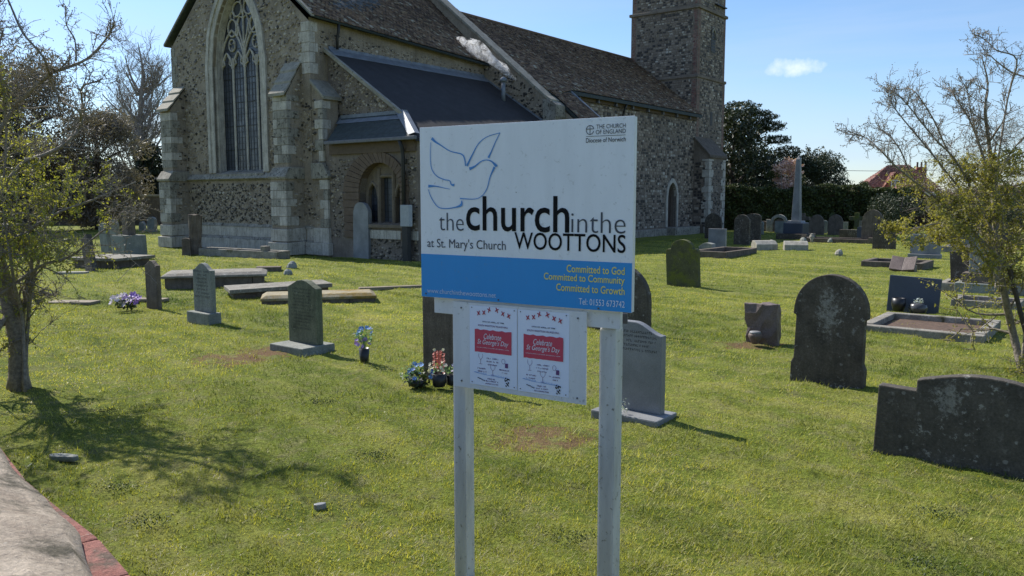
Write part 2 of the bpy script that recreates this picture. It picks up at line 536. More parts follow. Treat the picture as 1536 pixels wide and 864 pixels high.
def ground_mat():
    m, t, b = base_mat("lawn_soil", 0.95, 0.1)
    p = pos(t)
    rot = N(t, "ShaderNodeMapping")
    rot.inputs["Rotation"].default_value = (0, 0, math.atan2(0.76, 0.65))
    L(t, p, rot.inputs[0])
    stc = N(t, "ShaderNodeMapping")
    stc.inputs["Scale"].default_value = (0.16, 1.0, 1.0)
    L(t, rot.outputs[0], stc.inputs[0])
    n0 = nz(t, stc.outputs[0], 2.2, 5, 0.6, 0.3)
    n1 = mth(t, 'ADD', mth(t, 'MULTIPLY', nz(t, p, 0.7, 5, 0.6), 0.38), mth(t, 'MULTIPLY', n0, 0.62))
    n2 = nz(t, p, 5.0, 6, 0.7)
    n3 = nz(t, p, 42.0, 5, 0.75)
    c = ramp(t, n1, [(0.36, (0.07, 0.105, 0.016)), (0.50, (0.165, 0.20, 0.034)), (0.64, (0.28, 0.275, 0.075))])
    c = mixc(t, ramp(t, n2, [(0.48, (0, 0, 0)), (0.72, (1, 1, 1))]), c, (0.215, 0.20, 0.095))
    c = mixc(t, mth(t, 'MULTIPLY', ramp(t, n2, [(0.25, (1, 1, 1)), (0.42, (0, 0, 0))]), 0.8), c, (0.045, 0.06, 0.018))
    c = mixc(t, 0.8, c, ramp(t, n3, [(0.3, (0.12, 0.12, 0.12)), (0.7, (0.85, 0.85, 0.8))]), 'OVERLAY')
    # worn bare-soil patches, each an ellipse with a ragged edge
    sx = N(t, "ShaderNodeSeparateXYZ")
    L(t, p, sx.inputs[0])
    for (cx, cy, rx, ry) in ((-2.95, 8.65, 0.50, 0.36), (0.22, 5.68, 0.40, 0.36), (-2.75, 9.0, 0.4, 0.28), (2.78, 9.42, 0.42, 0.22), (5.6, 11.6, 0.75, 0.35)):
        q = mth(t, 'ADD', mth(t, 'POWER', mth(t, 'ABSOLUTE', mth(t, 'DIVIDE', mth(t, 'SUBTRACT', sx.outputs[0], cx), rx)), 2.0),
                mth(t, 'POWER', mth(t, 'ABSOLUTE', mth(t, 'DIVIDE', mth(t, 'SUBTRACT', sx.outputs[1], cy), ry)), 2.0))
        q = mth(t, 'ADD', q, mth(t, 'ADD', mth(t, 'MULTIPLY', mth(t, 'SUBTRACT', n2, 0.5), 7.0), mth(t, 'MULTIPLY', mth(t, 'SUBTRACT', n3, 0.5), 2.0)))
        mk = ramp(t, q, [(0.2, (1, 1, 1)), (1.0, (0, 0, 0))])
        c = mixc(t, mth(t, 'MULTIPLY', mk, 0.9), c, mixc(t, n3, (0.10, 0.055, 0.03), (0.26, 0.17, 0.10)))
    L(t, c, b.inputs["Base Color"])
    bump(t, b, mth(t, 'ADD', mth(t, 'MULTIPLY', n2, 0.8), n3), 0.9, 0.04)


ground_mat()


def paint_mat(name, col, dirt=0.12, rough=0.35):
    m, t, b = base_mat(name, rough, 0.45)
    p = pos(t)
    n = nz(t, pos(t, (6, 6, 1.2)), 3.0, 5, 0.65)
    n2 = nz(t, p, 45, 5, 0.7)
    c = mixc(t, mth(t, 'MULTIPLY', ramp(t, n, [(0.4, (0, 0, 0)), (0.75, (1, 1, 1))]), dirt), col, tuple(x * 0.6 for x in col))
    c = mixc(t, mth(t, 'MULTIPLY', ramp(t, n2, [(0.60, (0, 0, 0)), (0.72, (1, 1, 1))]), dirt * 2.0), c, (0.20, 0.19, 0.16))
    L(t, c, b.inputs["Base Color"])
    return m


paint_mat("sign_white", (0.74, 0.76, 0.80), 0.20)
paint_mat("sign_blue", (0.02, 0.26, 0.63), 0.10)
paint_mat("sign_rail", (0.66, 0.67, 0.69), 0.30)
paint_mat("post_metal", (0.56, 0.56, 0.55), 0.75, 0.45)
paint_mat("poster_paper", (0.70, 0.75, 0.88), 0.02, 0.25)
paint_mat("poster_red", (0.52, 0.07, 0.11), 0.0, 0.3)
plain("ink_black", (0.008, 0.008, 0.009), 0.7, spec=0.12, var=0.1)
plain("ink_grey", (0.075, 0.082, 0.10), 0.7, spec=0.12, var=0.1)
plain("ink_navy", (0.05, 0.06, 0.11), 0.4, var=0.1)
plain("ink_dove", (0.05, 0.23, 0.56), 0.4, var=0.15)
plain("ink_yellow", (0.72, 0.62, 0.14), 0.4, var=0.05)
plain("ink_white", (0.66, 0.72, 0.80), 0.4, var=0.05)
plain("ink_pale", (0.50, 0.60, 0.75), 0.4, var=0.05)
plain("ink_red", (0.36, 0.03, 0.06), 0.4, var=0.1)
plain("ink_purple", (0.12, 0.05, 0.16), 0.4, var=0.1)
M = MATS

# ------------------------------------------------------------------ ground sheet
def vn(x, y, sc, seed):
    """smooth value noise 0..1"""
    g = np.random.default_rng(seed)
    T_ = g.random((64, 64))
    u, v = x / sc + 100.3, y / sc + 100.7
    i, j = np.floor(u).astype(int), np.floor(v).astype(int)
    fu, fv = u - i, v - j
    fu, fv = fu * fu * (3 - 2 * fu), fv * fv * (3 - 2 * fv)
    a, b, c, d = T_[i % 64, j % 64], T_[(i + 1) % 64, j % 64], T_[i % 64, (j + 1) % 64], T_[(i + 1) % 64, (j + 1) % 64]
    return (a * (1 - fu) + b * fu) * (1 - fv) + (c * (1 - fu) + d * fu) * fv


def gz(x, y):
    """gentle unevenness of the turf (metres)"""
    return 0.012 * np.sin(x * 1.7 + 0.6 * y) + 0.010 * np.sin(2.3 * y - 0.9 * x + 1.0) + 0.036 * (vn(x, y, 0.34, 41) - 0.5) + 0.028 * (vn(x, y, 0.15, 42) - 0.5) - 0.022


nr = 400
rr = np.concatenate([[0.0], np.geomspace(0.5, 900, nr)])
th = np.concatenate([np.linspace(-R(46), R(46), 560, endpoint=False), np.linspace(R(46), 2 * np.pi - R(46), 90, endpoint=False)])
na = len(th)
X = np.outer(rr, np.sin(th))
Y = np.outer(rr, np.cos(th))
Zg = gz(X, Y) * np.clip(1.2 - rr[:, None] / 60, 0, 1)
Zg += (rng.random(X.shape) - 0.5) * 0.008 * ((rr[:, None] > 1) & (rr[:, None] < 40))
V = np.stack([X, Y, Zg], -1).reshape(-1, 3)
ii, jj = np.meshgrid(np.arange(nr), np.arange(na), indexing='ij')
F = np.stack([ii * na + jj, ii * na + (jj + 1) % na, (ii + 1) * na + (jj + 1) % na, (ii + 1) * na + jj], -1).reshape(-1, 4)
F = F[:, ::-1]
gme = fast_mesh("ground", V, F, M["lawn_soil"], smooth=True)
tag(link("ground", gme), "mown green churchyard lawn", kind="structure")

# ------------------------------------------------------------------ grass blades
FLAT = []     # (cx, cy, rx, ry) areas with short or no grass
SOIL = ((-2.95, 8.65, 0.50, 0.36), (0.22, 5.68, 0.42, 0.38), (-2.75, 9.0, 0.4, 0.28), (2.78, 9.42, 0.42, 0.22), (5.6, 11.6, 0.75, 0.35))
CH_N = (math.cos(A), -math.sin(A))
CH_A = (math.sin(A), math.cos(A))


def streaks(x, y):
    """mower tracks running across the lawn, 0..1"""
    s_ = 0.76 * x + 0.65 * y
    l_ = 0.65 * x - 0.76 * y
    s2 = s_ + 0.35 * vn(x, y, 1.9, 3)
    return 0.55 * vn(s2, l_ * 0.16, 0.30, 5) + 0.45 * vn(s2, l_ * 0.10, 0.85, 6)


def grass(name, n, r0, r1, h0, h1, w, mat, seed, az=43.0, flat=0.35, thin_soil=True, clump=0.0):
    g = np.random.default_rng(seed)
    u = g.random(n)
    r = np.sqrt(r0 ** 2 + u * (r1 ** 2 - r0 ** 2)) if r1 / r0 < 1.9 else r0 * (r1 / r0) ** u
    a = np.radians((g.random(n) * 2 - 1) * az)
    x = r * np.sin(a)
    y = r * np.cos(a)
    if clump:
        k = 0.5 * vn(x, y, 0.22, 21 + seed) + 0.5 * (streaks(x, y) if 'clip' in name else vn(x, y, 0.9, 22))
        keep = g.random(n) < (1 - clump) + clump * np.clip((k - 0.5) * 6, 0, 1)
        x, y, r = x[keep], y[keep], r[keep]
    keep = np.ones(len(x), bool)
    if thin_soil:
        for (cx, cy, rx, ry) in SOIL:
            q = ((x - cx) / rx) ** 2 + ((y - cy) / ry) ** 2
            q = q + 2.2 * (vn(x, y, 0.16, 51) - 0.5)
            keep &= (q > 0.25 + 0.9 * g.random(len(x))) | (g.random(len(x)) < 0.25)
    # not inside the church or beyond it
    vx = (x - C0[0]) * CH_N[0] + (y - C0[1]) * CH_N[1]
    ux = (x - C0[0]) * CH_A[0] + (y - C0[1]) * CH_A[1]
    keep &= ~((ux > -0.2) & (vx < 4.2) & (vx > -8))
    # the foot of the boundary wall
    x, y, r = x[keep], y[keep], r[keep]
    n = len(x)
    z = gz(x, y) * np.clip(1.2 - r / 60, 0, 1) - 0.004
    big = 1.0 + r / 9.0
    patch = 0.6 * vn(x, y, 1.3, 7) + 0.4 * vn(x, y, 0.45, 8)
    tuft = vn(x, y, 0.13, 9)
    st = streaks(x, y)
    h = (h0 + (h1 - h0) * g.random(n)) * (0.45 + 0.5 * patch + 0.75 * np.clip(tuft * 1.6 - 0.4, 0, 1)) * (1.4 - 0.8 * st)
    h *= np.where(r > 8, 1.0 + (r - 8) * 0.012, 1.0)
    ww = w * big * (0.7 + 0.6 * g.random(n))
    ph = g.random(n) * 2 * np.pi
    ln = h * (flat + 0.9 * g.random(n))
    dx, dy = np.cos(ph), np.sin(ph)
    px, py = -dy * ww / 2, dx * ww / 2
    p0 = np.stack([x - px, y - py, z], -1)
    p1 = np.stack([x + px, y + py, z], -1)
    p2 = np.stack([x + dx * ln, y + dy * ln, z + h], -1)
    V = np.stack([p0, p1, p2], 1).reshape(-1, 3)
    F = np.arange(3 * n).reshape(-1, 3)
    c = np.clip(1.25 * (st - 0.5) + 0.55 * (patch - 0.5) + 0.5 * (1 - np.clip(tuft * 1.6 - .4, 0, 1)) * 0.35 + 0.18 + 0.50 * g.random(n), 0, 1)
    return link(name, fast_mesh(name, V, F, mat, np.repeat(c, 3)))


for i, (nm, n, r0, r1, h0, h1, w, mt, fl, cp) in enumerate((
        ("grass", 400000, 1.6, 8.0, 0.007, 0.027, 0.0028, "grass_blade", 0.35, 0.0),
        ("grass", 200000, 8.0, 15.0, 0.010, 0.036, 0.0032, "grass_blade", 0.4, 0.0),
        ("grass", 230000, 15.0, 44.0, 0.012, 0.034, 0.0040, "grass_blade", 0.5, 0.0),
        ("grass", 26000, 2.2, 9.0, 0.030, 0.055, 0.0042, "grass_blade", 0.4, 0.95),
        ("grass_clippings", 150000, 2.0, 16.0, 0.003, 0.016, 0.0030, "grass_dry", 2.5, 0.85))):
    o = grass(nm, n, r0, r1, h0, h1, w, M[mt], 100 + i, flat=fl, clump=cp)
    tag(o, ("short mown green grass of the churchyard" if mt == "grass_blade" else "pale dry grass clippings lying on the lawn"), kind="stuff")

# ------------------------------------------------------------------ church
church = empty("church", C0, ROT)
tag(church, "old flint parish church with traceried east window, tiled roofs and square west tower", "church")
# local frame of the church: x = outwards to the north (v), y = along the nave to the west (u), z up


def arch_z(x, xa, xb, zs, rise):
    a = (xb - xa) / 2
    c = (xa + xb) / 2
    d = abs(x - c)
    if d >= a:
        return zs
    Rr = (a * a + rise * rise) / (2 * a)
    if rise < a:       # low arch: ellipse
        return zs + rise * math.sqrt(max(0, 1 - (d / a) ** 2))
    k = Rr * Rr - (a - Rr - d) ** 2 if False else Rr * Rr - (d + Rr - a) ** 2
    return zs + math.sqrt(max(0, k))


def arch_pts(xa, xb, zs, rise, n=14):
    return [(xa + (xb - xa) * i / n, arch_z(xa + (xb - xa) * i / n, xa, xb, zs, rise)) for i in range(n + 1)]


def wall_hole(mb, P, s0, s1, zb, ztop, holes, depth_dir, depth=0.4, mi=0):
    """vertical wall in a plane; P(s, z) -> point; holes: (xa, xb, z0, zs, rise)"""
    xs = {s0, s1}
    for (xa, xb, z0, zs, rise) in holes:
        for i in range(17):
            xs.add(xa + (xb - xa) * i / 16)
    n = max(2, int(abs(s1 - s0) / 0.8))
    for i in range(n + 1):
        x = s0 + (s1 - s0) * i / n
        if not any(xa < x < xb for (xa, xb, *_r) in holes):
            xs.add(x)
    xs = sorted(xs)
    D = Vector(depth_dir) * depth
    for a, b in zip(xs[:-1], xs[1:]):
        mid = (a + b) / 2
        hs = [h for h in holes if h[0] < mid < h[1]]
        za, zb2 = ztop(a), ztop(b)
        if not hs:
            mb.add([P(a, zb), P(b, zb), P(b, zb2), P(a, za)], [(0, 1, 2, 3)], mi)
        else:
            h = hs[0]
            ha, hb = arch_z(a, h[0], h[1], h[3], h[4]), arch_z(b, h[0], h[1], h[3], h[4])
            mb.add([P(a, zb), P(b, zb), P(b, h[2]), P(a, h[2])], [(0, 1, 2, 3)], mi)
            mb.add([P(a, ha), P(b, hb), P(b, zb2), P(a, za)], [(0, 1, 2, 3)], mi)
            q = [Vector(P(a, ha)), Vector(P(b, hb))]
            mb.add([q[0], q[1], q[1] + D, q[0] + D], [(0, 1, 2, 3)], mi)
            q = [Vector(P(a, h[2])), Vector(P(b, h[2]))]
            mb.add([q[0], q[1], q[1] + D, q[0] + D], [(0, 1, 2, 3)], mi)
    for (xa, xb, z0, zs, rise) in holes:
        for x in (xa, xb):
            q = [Vector(P(x, z0)), Vector(P(x, zs))]
            mb.add([q[0], q[1], q[1] + D, q[0] + D], [(0, 1, 2, 3)], mi)


def inhole(s, z, holes, m=0.0):
    for (xa, xb, z0, zs, rise) in holes:
        if xa - m < s < xb + m and z > z0 - m:
            ss = min(max(s, xa + 1e-3), xb - 1e-3)
            if z < arch_z(ss, xa, xb, zs, rise) + m:
                return True
    return False


def flints(mb, P, nrm, s0, s1, z0, ztop, holes, size, dens, seed, dark=0.2, flatness=0.5, m=0.12):
    g = random.Random(seed)
    nrm = Vector(nrm)
    n = int((s1 - s0) * (max(ztop(s0), ztop((s0 + s1) / 2), ztop(s1)) - z0) * dens)
    zm = max(ztop(s0), ztop((s0 + s1) / 2), ztop(s1))
    for _ in range(n):
        s = g.uniform(s0, s1)
        z = g.uniform(z0, zm)
        if z > ztop(s) - 0.08 or inhole(s, z, holes, m):
            continue
        rx = size * g.uniform(0.5, 1.35)
        rz = rx * g.uniform(0.5, 0.85)
        k = g.choice((5, 6, 7))
        t0 = g.uniform(0, 6.28)
        ring = []
        for j in range(k):
            t = t0 + 6.283 * j / k
            q = g.uniform(0.8, 1.2)
            ring.append(Vector(P(s + rx * q * math.cos(t), z + rz * q * math.sin(t))) - nrm * 0.004)
        h = g.uniform(0.012, 0.035)
        ring2 = [Vector(P(s, z)) * 0.35 + r_ * 0.65 + nrm * h for r_ in ring]
        patch = noise.noise(Vector((s * 0.6, z * 0.6, seed)))
        c = g.random() * 0.12 if g.random() < dark + 0.25 * patch else 0.22 + 0.75 * g.random() ** 1.3
        fs = [(j, (j + 1) % k, k + (j + 1) % k, k + j) for j in range(k)] + [tuple(range(k, 2 * k))]
        mb.add(ring + ring2, fs, 0, c)


def courses(mb, P, nrm, s0, s1, z0, ztop, holes, ch, wmin, wmax, seed, dark=0.3, c0=0.3, c1=1.0, skip=0.06, m=0.05, h0=0.006, h1=0.028):
    g = random.Random(seed)
    nrm = Vector(nrm)
    z = z0
    zm = max(ztop(s0), ztop((s0 + s1) / 2), ztop(s1))
    while z < zm:
        hh = ch * g.uniform(0.75, 1.3)
        s = s0 + g.uniform(0, 0.1)
        while s < s1 - 0.03:
            w = min(g.uniform(wmin, wmax), s1 - s)
            zc, sc = z + hh / 2, s + w / 2
            if zc + hh / 2 < min(ztop(s), ztop(s + w)) and not inhole(sc, zc, holes, m + w / 2) and g.random() > skip and w > 0.05:
                j = lambda a: g.uniform(-a, a)
                gx, gzz = 0.012 + j(0.006), 0.010 + j(0.005)
                o = [(s + gx, z + gzz + j(.008)), (s + w - gx, z + gzz + j(.008)), (s + w - gx + j(.008), z + hh - gzz + j(.008)), (s + gx + j(.008), z + hh - gzz + j(.008))]
                h = g.uniform(h0, h1)
                ring = [Vector(P(*q)) - nrm * 0.004 for q in o]
                ins = [Vector(P(q[0] + (sc - q[0]) * 0.22, q[1] + (zc - q[1]) * 0.22)) + nrm * h for q in o]
                c = g.random() * 0.22 if g.random() < dark else c0 + (c1 - c0) * g.random()
                mb.add(ring + ins, [(0, 1, 5, 4), (1, 2, 6, 5), (2, 3, 7, 6), (3, 0, 4, 7), (4, 5, 6, 7)], 0, c)
            s += w
        z += hh


CHW = -7.38            # south wall of the chancel
CHL = 8.0              # chancel length
RV = CHW / 2           # ridge line
EZ = 6.75
PITCH = 0.83


def gable(s):
    return EZ + 0.15 + PITCH * (-RV - abs(s - RV)) - 0.1


WIN = (-4.93, -2.37, 2.5, 5.95, 2.45)       # opening of the east window
# --- chancel
cw = MB()
PE = lambda s, z: (s, 0.0, z)
wall_hole(cw, PE, CHW, 0.0, -0.2, gable, [WIN], (0, 1, 0), 0.5)
cw.add([(0, 0, -.2), (0, CHL, -.2), (0, CHL, 6.55), (0, 0, 6.9)], [(0, 1, 2, 3)])
cw.add([(CHW, 0, -.2), (CHW, CHL, -.2), (CHW, CHL, 6.55), (CHW, 0, 6.9)], [(0, 1, 2, 3)])
chancel_wall = cw.obj("chancel_wall", M["mortar"], church)
fl = MB()
flints(fl, PE, (0, -1, 0), CHW + 0.35, -0.35, 0.85, gable, [WIN], 0.062, 80, 3, dark=0.18, m=0.36)
flints(fl, PE, (0, -1, 0), CHW + 1.0, -1.1, 0.9, lambda s: 2.2, [WIN], 0.055, 90, 13, dark=0.55, m=0.3)
PN = lambda s, z: (0.0, s, z)
flints(fl, PN, (1, 0, 0), 0.35, CHL, 5.9, lambda s: 6.7 - 0.04 * s, [], 0.05, 120, 4, dark=0.15)
o = fl.obj("flint_facing", M["flint"], church, fix=False)
tag(o, "rounded grey and dark flints set in the chancel walls", kind="stuff")

# plinth of dressed blocks: lower and upper course with a chamfer between
plinth = MB()
plinth.prism([(-0.10, 0.36), (0.05, 0.36), (0.05, 0.44), (-0.03, 0.44)], CHW, 0.0, ax='x')
plinth.prism([(-0.05, 0.76), (0.05, 0.76), (0.05, 0.86), (0.0, 0.86)], CHW, 0.0, ax='x')
pl = plinth.obj("plinth", M["ashlar_weathered"], church)
g = random.Random(5)


def blocks_row(parent, name, mat, P, nrm, s0, s1, z0, z1, proud, wmin, wmax, th=0.12, gap=0.008):
    """a row of separate dressed blocks on a wall face"""
    s = s0
    nrm = Vector(nrm)
    while s < s1 - 0.02:
        w = min(g.uniform(wmin, wmax), s1 - s)
        if s1 - s - w < wmin * 0.4:
            w = s1 - s
        a, b = s + gap / 2, s + w - gap / 2
        pr = proud + g.uniform(-0.004, 0.004)
        mb = MB()
        q = [Vector(P(a, z0 + gap / 2)), Vector(P(b, z0 + gap / 2)), Vector(P(b, z1 - gap / 2)), Vector(P(a, z1 - gap / 2))]
        mb.add([v + nrm * pr for v in q] + [v - nrm * th for v in q], [(0, 1, 2, 3), (7, 6, 5, 4), (0, 4, 5, 1), (1, 5, 6, 2), (2, 6, 7, 3), (3, 7, 4, 0)])
        mb.obj(name, mat, parent, bevel=0.006)
        s += w


blocks_row(pl, "plinth_stone", M["ashlar"], PE, (0, -1, 0), CHW + 0.85, -1.1, 0.0, 0.36, 0.10, 0.5, 0.9)
blocks_row(pl, "plinth_stone", M["ashlar"], PE, (0, -1, 0), CHW + 0.80, -1.1, 0.44, 0.76, 0.03, 0.5, 0.9)

# string course under the window
sc_ = MB()
sc_.prism([(-0.14, 2.30), (0.02, 2.22), (0.02, 2.47), (-0.02, 2.47)], CHW + 0.75, -1.1, ax='x')
sc_.obj("string_course", M["ashlar_weathered"], church)

# corner quoins of the chancel (NE corner above the buttress, SE corner)


def quoin(parent, x0, x1, y0, y1, z0, z1, mat=None):
    mb = MB()
    mb.box(x0, x1, y0, y1, z0 + 0.006, z1 - 0.006)
    return mb.obj("quoin_stone", mat or M["ashlar"], parent, bevel=0.008)


z = 5.3
i = 0
while z < 6.7:
    h = g.uniform(0.24, 0.32)
    quoin(chancel_wall, -0.34 - 0.14 * (i % 2), 0.015, -0.018, 0.30 - 0.10 * (i % 2), z, z + h)
    quoin(chancel_wall, CHW - 0.015, CHW + 0.22 + 0.14 * (i % 2), -0.018, 0.2, z, z + h, M["ashlar_weathered"])
    z += h
    i += 1


def buttress(x0, x1, yf_low, yf_up, ztop_low, zfoot_up, ztop_up, lab, east=True, quoins=(True, True), z0=0.86):
    """two-stage buttress standing out from the east wall (towards -y)"""
    bt = MB()
    # lower stage with sloped offset
    bt.prism([(0.02, -0.2), (yf_low, -0.2), (yf_low, ztop_low), (yf_up, ztop_low + 0.32), (0.02, ztop_low + 0.32)], x0, x1, ax='x')
    bt.prism([(0.02, ztop_low + 0.32), (yf_up + 0.02, ztop_low + 0.32), (yf_up + 0.02, zfoot_up), (0.02, ztop_up)], x0 + 0.03, x1 - 0.03, ax='x')
    o = bt.obj("buttress", M["mortar"], church)
    if lab:
        o["label"] = lab
    # plinth of the buttress
    pb = MB()
    for (za, zb_, pr) in ((0.0, 0.40, 0.10), (0.40, 0.80, 0.04)):
        pb.prism([(yf_low - pr, za), (0.03, za), (0.03, zb_), (yf_low - pr, zb_ - 0.04)], x0 - pr, x1 + pr, ax='x')
    pb.obj("plinth", M["ashlar"], o, bevel=0.015)
    st = MB()
    st.prism([(yf_low - 0.06, ztop_low - 0.04), (yf_low - 0.08, ztop_low + 0.03), (yf_up - 0.01, ztop_low + 0.30), (0.02, ztop_low + 0.30), (0.02, ztop_low - 0.04)], x0 - 0.06, x1 + 0.06, ax='x')
    st.obj("offset_stone", M["ashlar_weathered"], o, bevel=0.02, jit=0.012)
    # sloped weathering slabs on the top, one by one
    k = 3
    for j in range(k):
        ya = yf_up - 0.08 + (0.04 - yf_up + 0.08) * j / k
        yb = yf_up - 0.08 + (0.04 - yf_up + 0.08) * (j + 1) / k
        za = zfoot_up - 0.06 + (ztop_up + 0.10 - zfoot_up + 0.06) * j / k
        zb_ = zfoot_up - 0.06 + (ztop_up + 0.10 - zfoot_up + 0.06) * (j + 1) / k
        w = MB()
        w.prism([(ya - 0.03, za), (yb, zb_), (yb, zb_ + 0.06), (ya - 0.03, za + 0.09)], x0 - 0.03, x1 + 0.03, ax='x')
        w.obj("weathering_slab", M["coping_stone"], o, bevel=0.012)
    # quoins up both front corners
    fb = MB()
    PX1 = lambda s, z: (x1, s, z)
    flints(fb, PX1, (1, 0, 0), yf_low + 0.3, -0.05, z0, lambda s: ztop_low - 0.03, [], 0.055, 70, int(x0 * 100) % 97 + 3, dark=0.18)
    PX2 = lambda s, z: (x1 - 0.03, s, z)
    flints(fb, PX2, (1, 0, 0), yf_up + 0.28, -0.05, ztop_low + 0.45, lambda s: zfoot_up + (ztop_up - zfoot_up) * (s - yf_up) / (-yf_up), [], 0.055, 70, int(x0 * 100) % 89 + 7, dark=0.18)
    ff = fb.obj("flint_facing", M["flint"], o, fix=False)
    ff["kind"] = "stuff"
    i = 0
    z = z0
    while z < zfoot_up - 0.1:
        h = g.uniform(0.22, 0.30)
        if ztop_low - 0.12 < z + h and z < ztop_low + 0.36:
            z = ztop_low + 0.42 if z > ztop_low - 0.3 else z
            h = min(h, 0.26)
            if z < ztop_low:
                h = ztop_low - 0.06 - z
                if h < 0.06:
                    z = ztop_low + 0.42
                    continue
        up = z > ztop_low
        yf = yf_up + 0.02 if up else yf_low
        xa, xb = (x0 + 0.03, x1 - 0.03) if up else (x0, x1)
        ln = 0.16 if i % 2 else 0.34
        fw = 0.42 if i % 2 else 0.30
        zt = min(z + h, zfoot_up - 0.02)
        mt = M["ashlar"] if g.random() < 0.5 else M["ashlar_weathered"]
        ln += g.uniform(-.06, .10)
        fw += g.uniform(-.05, .05)
        quoin(o, xb - fw, xb + 0.018, yf - 0.018, yf + ln, z, zt, mt)
        quoin(o, xa - 0.018, xb - fw - 0.006, yf - 0.018, yf + ln, z, zt, M["ashlar"] if g.random() < .6 else M["ashlar_weathered"])
        z += h
        i += 1
    return o


buttress(-1.12, -0.42, -0.66, -0.54, 2.28, 4.70, 5.60, "north buttress of the east wall with pale quoins and a mossy sloped cap")
buttress(CHW + 0.08, CHW + 0.74, -0.70, -0.58, 2.28, 4.64, 5.36, "south buttress of the east wall with sunlit stepped cap")

# north facing buttress at the NE corner (stands out towards +x)
nb = MB()
nb.prism([(0.0, -0.2), (0.66, -0.2), (0.66, 2.30), (0.52, 2.62), (0.0, 2.62)], 0.0, 0.62, ax='y')
nb.prism([(0.0, 2.62), (0.50, 2.62), (0.50, 4.62), (0.0, 5.0)], 0.03, 0.59, ax='y')
nbo = nb.obj("buttress", M["mortar"], church)
nbo["label"] = "narrow buttress on the north side beside the lean-to"
pb = MB()
pb.box(-0.3, 0.76, -0.10, 0.70, 0, 0.36)
pb.box(-0.3, 0.70, -0.04, 0.66, 0.36, 0.80)
pb.obj("plinth", M["ashlar"], nbo, bevel=0.015)
st = MB()
st.prism([(0.0, 2.24), (0.74, 2.24), (0.76, 2.32), (0.54, 2.70), (0.0, 2.70)], -0.07, 0.69, ax='y')
st.obj("offset_stone", M["ashlar_weathered"], nbo, bevel=0.02, jit=0.01)
st = MB()
st.prism([(0.0, 5.02), (0.60, 4.52), (0.60, 4.62), (0.0, 5.14)], -0.04, 0.66, ax='y')
st.obj("weathering_slab", M["coping_stone"], nbo, bevel=0.015)
fb = MB()
flints(fb, PE, (0, -1, 0), -0.36, 0.26, 0.86, lambda s: 2.2, [], 0.055, 80, 21, dark=0.2)
flints(fb, PE, (0, -1, 0), -0.36, 0.16, 2.75, lambda s: 4.6, [], 0.055, 80, 22, dark=0.2)
ff = fb.obj("flint_facing", M["flint"], nbo, fix=False)
ff["kind"] = "stuff"
z, i = 0.82, 0
while z < 4.45:
    h = g.uniform(0.24, 0.34)
    if 2.05 < z < 2.66:
        z = 2.74
    xx = 0.50 if z > 2.5 else 0.66
    ln = 0.22 if i % 2 else 0.42
    quoin(nbo, xx - (0.18 if i % 2 else 0.34), xx + 0.018, -0.018, 0.16 if i % 2 else 0.30, z, min(z + h, 4.5), M["ashlar"] if i % 3 else M["ashlar_weathered"])
    z += h
    i += 1

# --- east window
win = MB()
xa, xb, z0w, zsw, rw = WIN
cx = (xa + xb) / 2


def arch_band(mb, xa, xb, z0, zs, rise, wid, y0, y1, n=22, legs=True):
    """moulded band following a pointed arch; wid outwards (+) from the opening"""
    inn = [(xa, z0)] if legs else []
    inn += [(x, z_) for x, z_ in arch_pts(xa, xb, zs, rise, n)]
    inn += [(xb, z0)] if legs else []
    sc = (xb - xa + 2 * wid) / (xb - xa)
    out = [(xa - wid, z0)] if legs else []
    out += [(x, z_) for x, z_ in arch_pts(xa - wid, xb + wid, zs, rise + wid * (1.15 if wid > 0 else 1.3), n)]
    out += [(xb + wid, z0)] if legs else []
    for a in range(len(inn) - 1):
        q = [inn[a], inn[a + 1], out[a + 1], out[a]]
        vs = [(x, y0, z_) for x, z_ in q] + [(x, y1, z_) for x, z_ in q]
        mb.add(vs, [(0, 1, 2, 3), (7, 6, 5, 4), (0, 4, 5, 1), (1, 5, 6, 2), (2, 6, 7, 3), (3, 7, 4, 0)])


wf = MB()
arch_band(wf, xa, xb, z0w, zsw, rw, 0.20, -0.03, 0.10)
wf2 = wf.obj("window_surround", M["ashlar"], church)
wf2["label"] = "moulded pale stone surround of the great east window"
w2 = MB()
arch_band(w2, xa - 0.20, xb + 0.20, z0w, zsw, rw + 0.235, 0.14, -0.07, 0.05)
w2.obj("hood_mould", M["ashlar"], wf2)
w3 = MB()
arch_band(w3, xa, xb, z0w, zsw, rw, -0.05, 0.10, 0.34)
w3.obj("inner_order", M["ashlar"], wf2)
w4 = MB()
w4.prism([(-0.08, z0w - 0.16), (0.45, z0w - 0.16), (0.45, z0w + 0.12), (-0.08, z0w - 0.04)], xa - 0.1, xb + 0.1, ax='x')
w4.obj("sill", M["ashlar_weathered"], wf2, bevel=0.015)


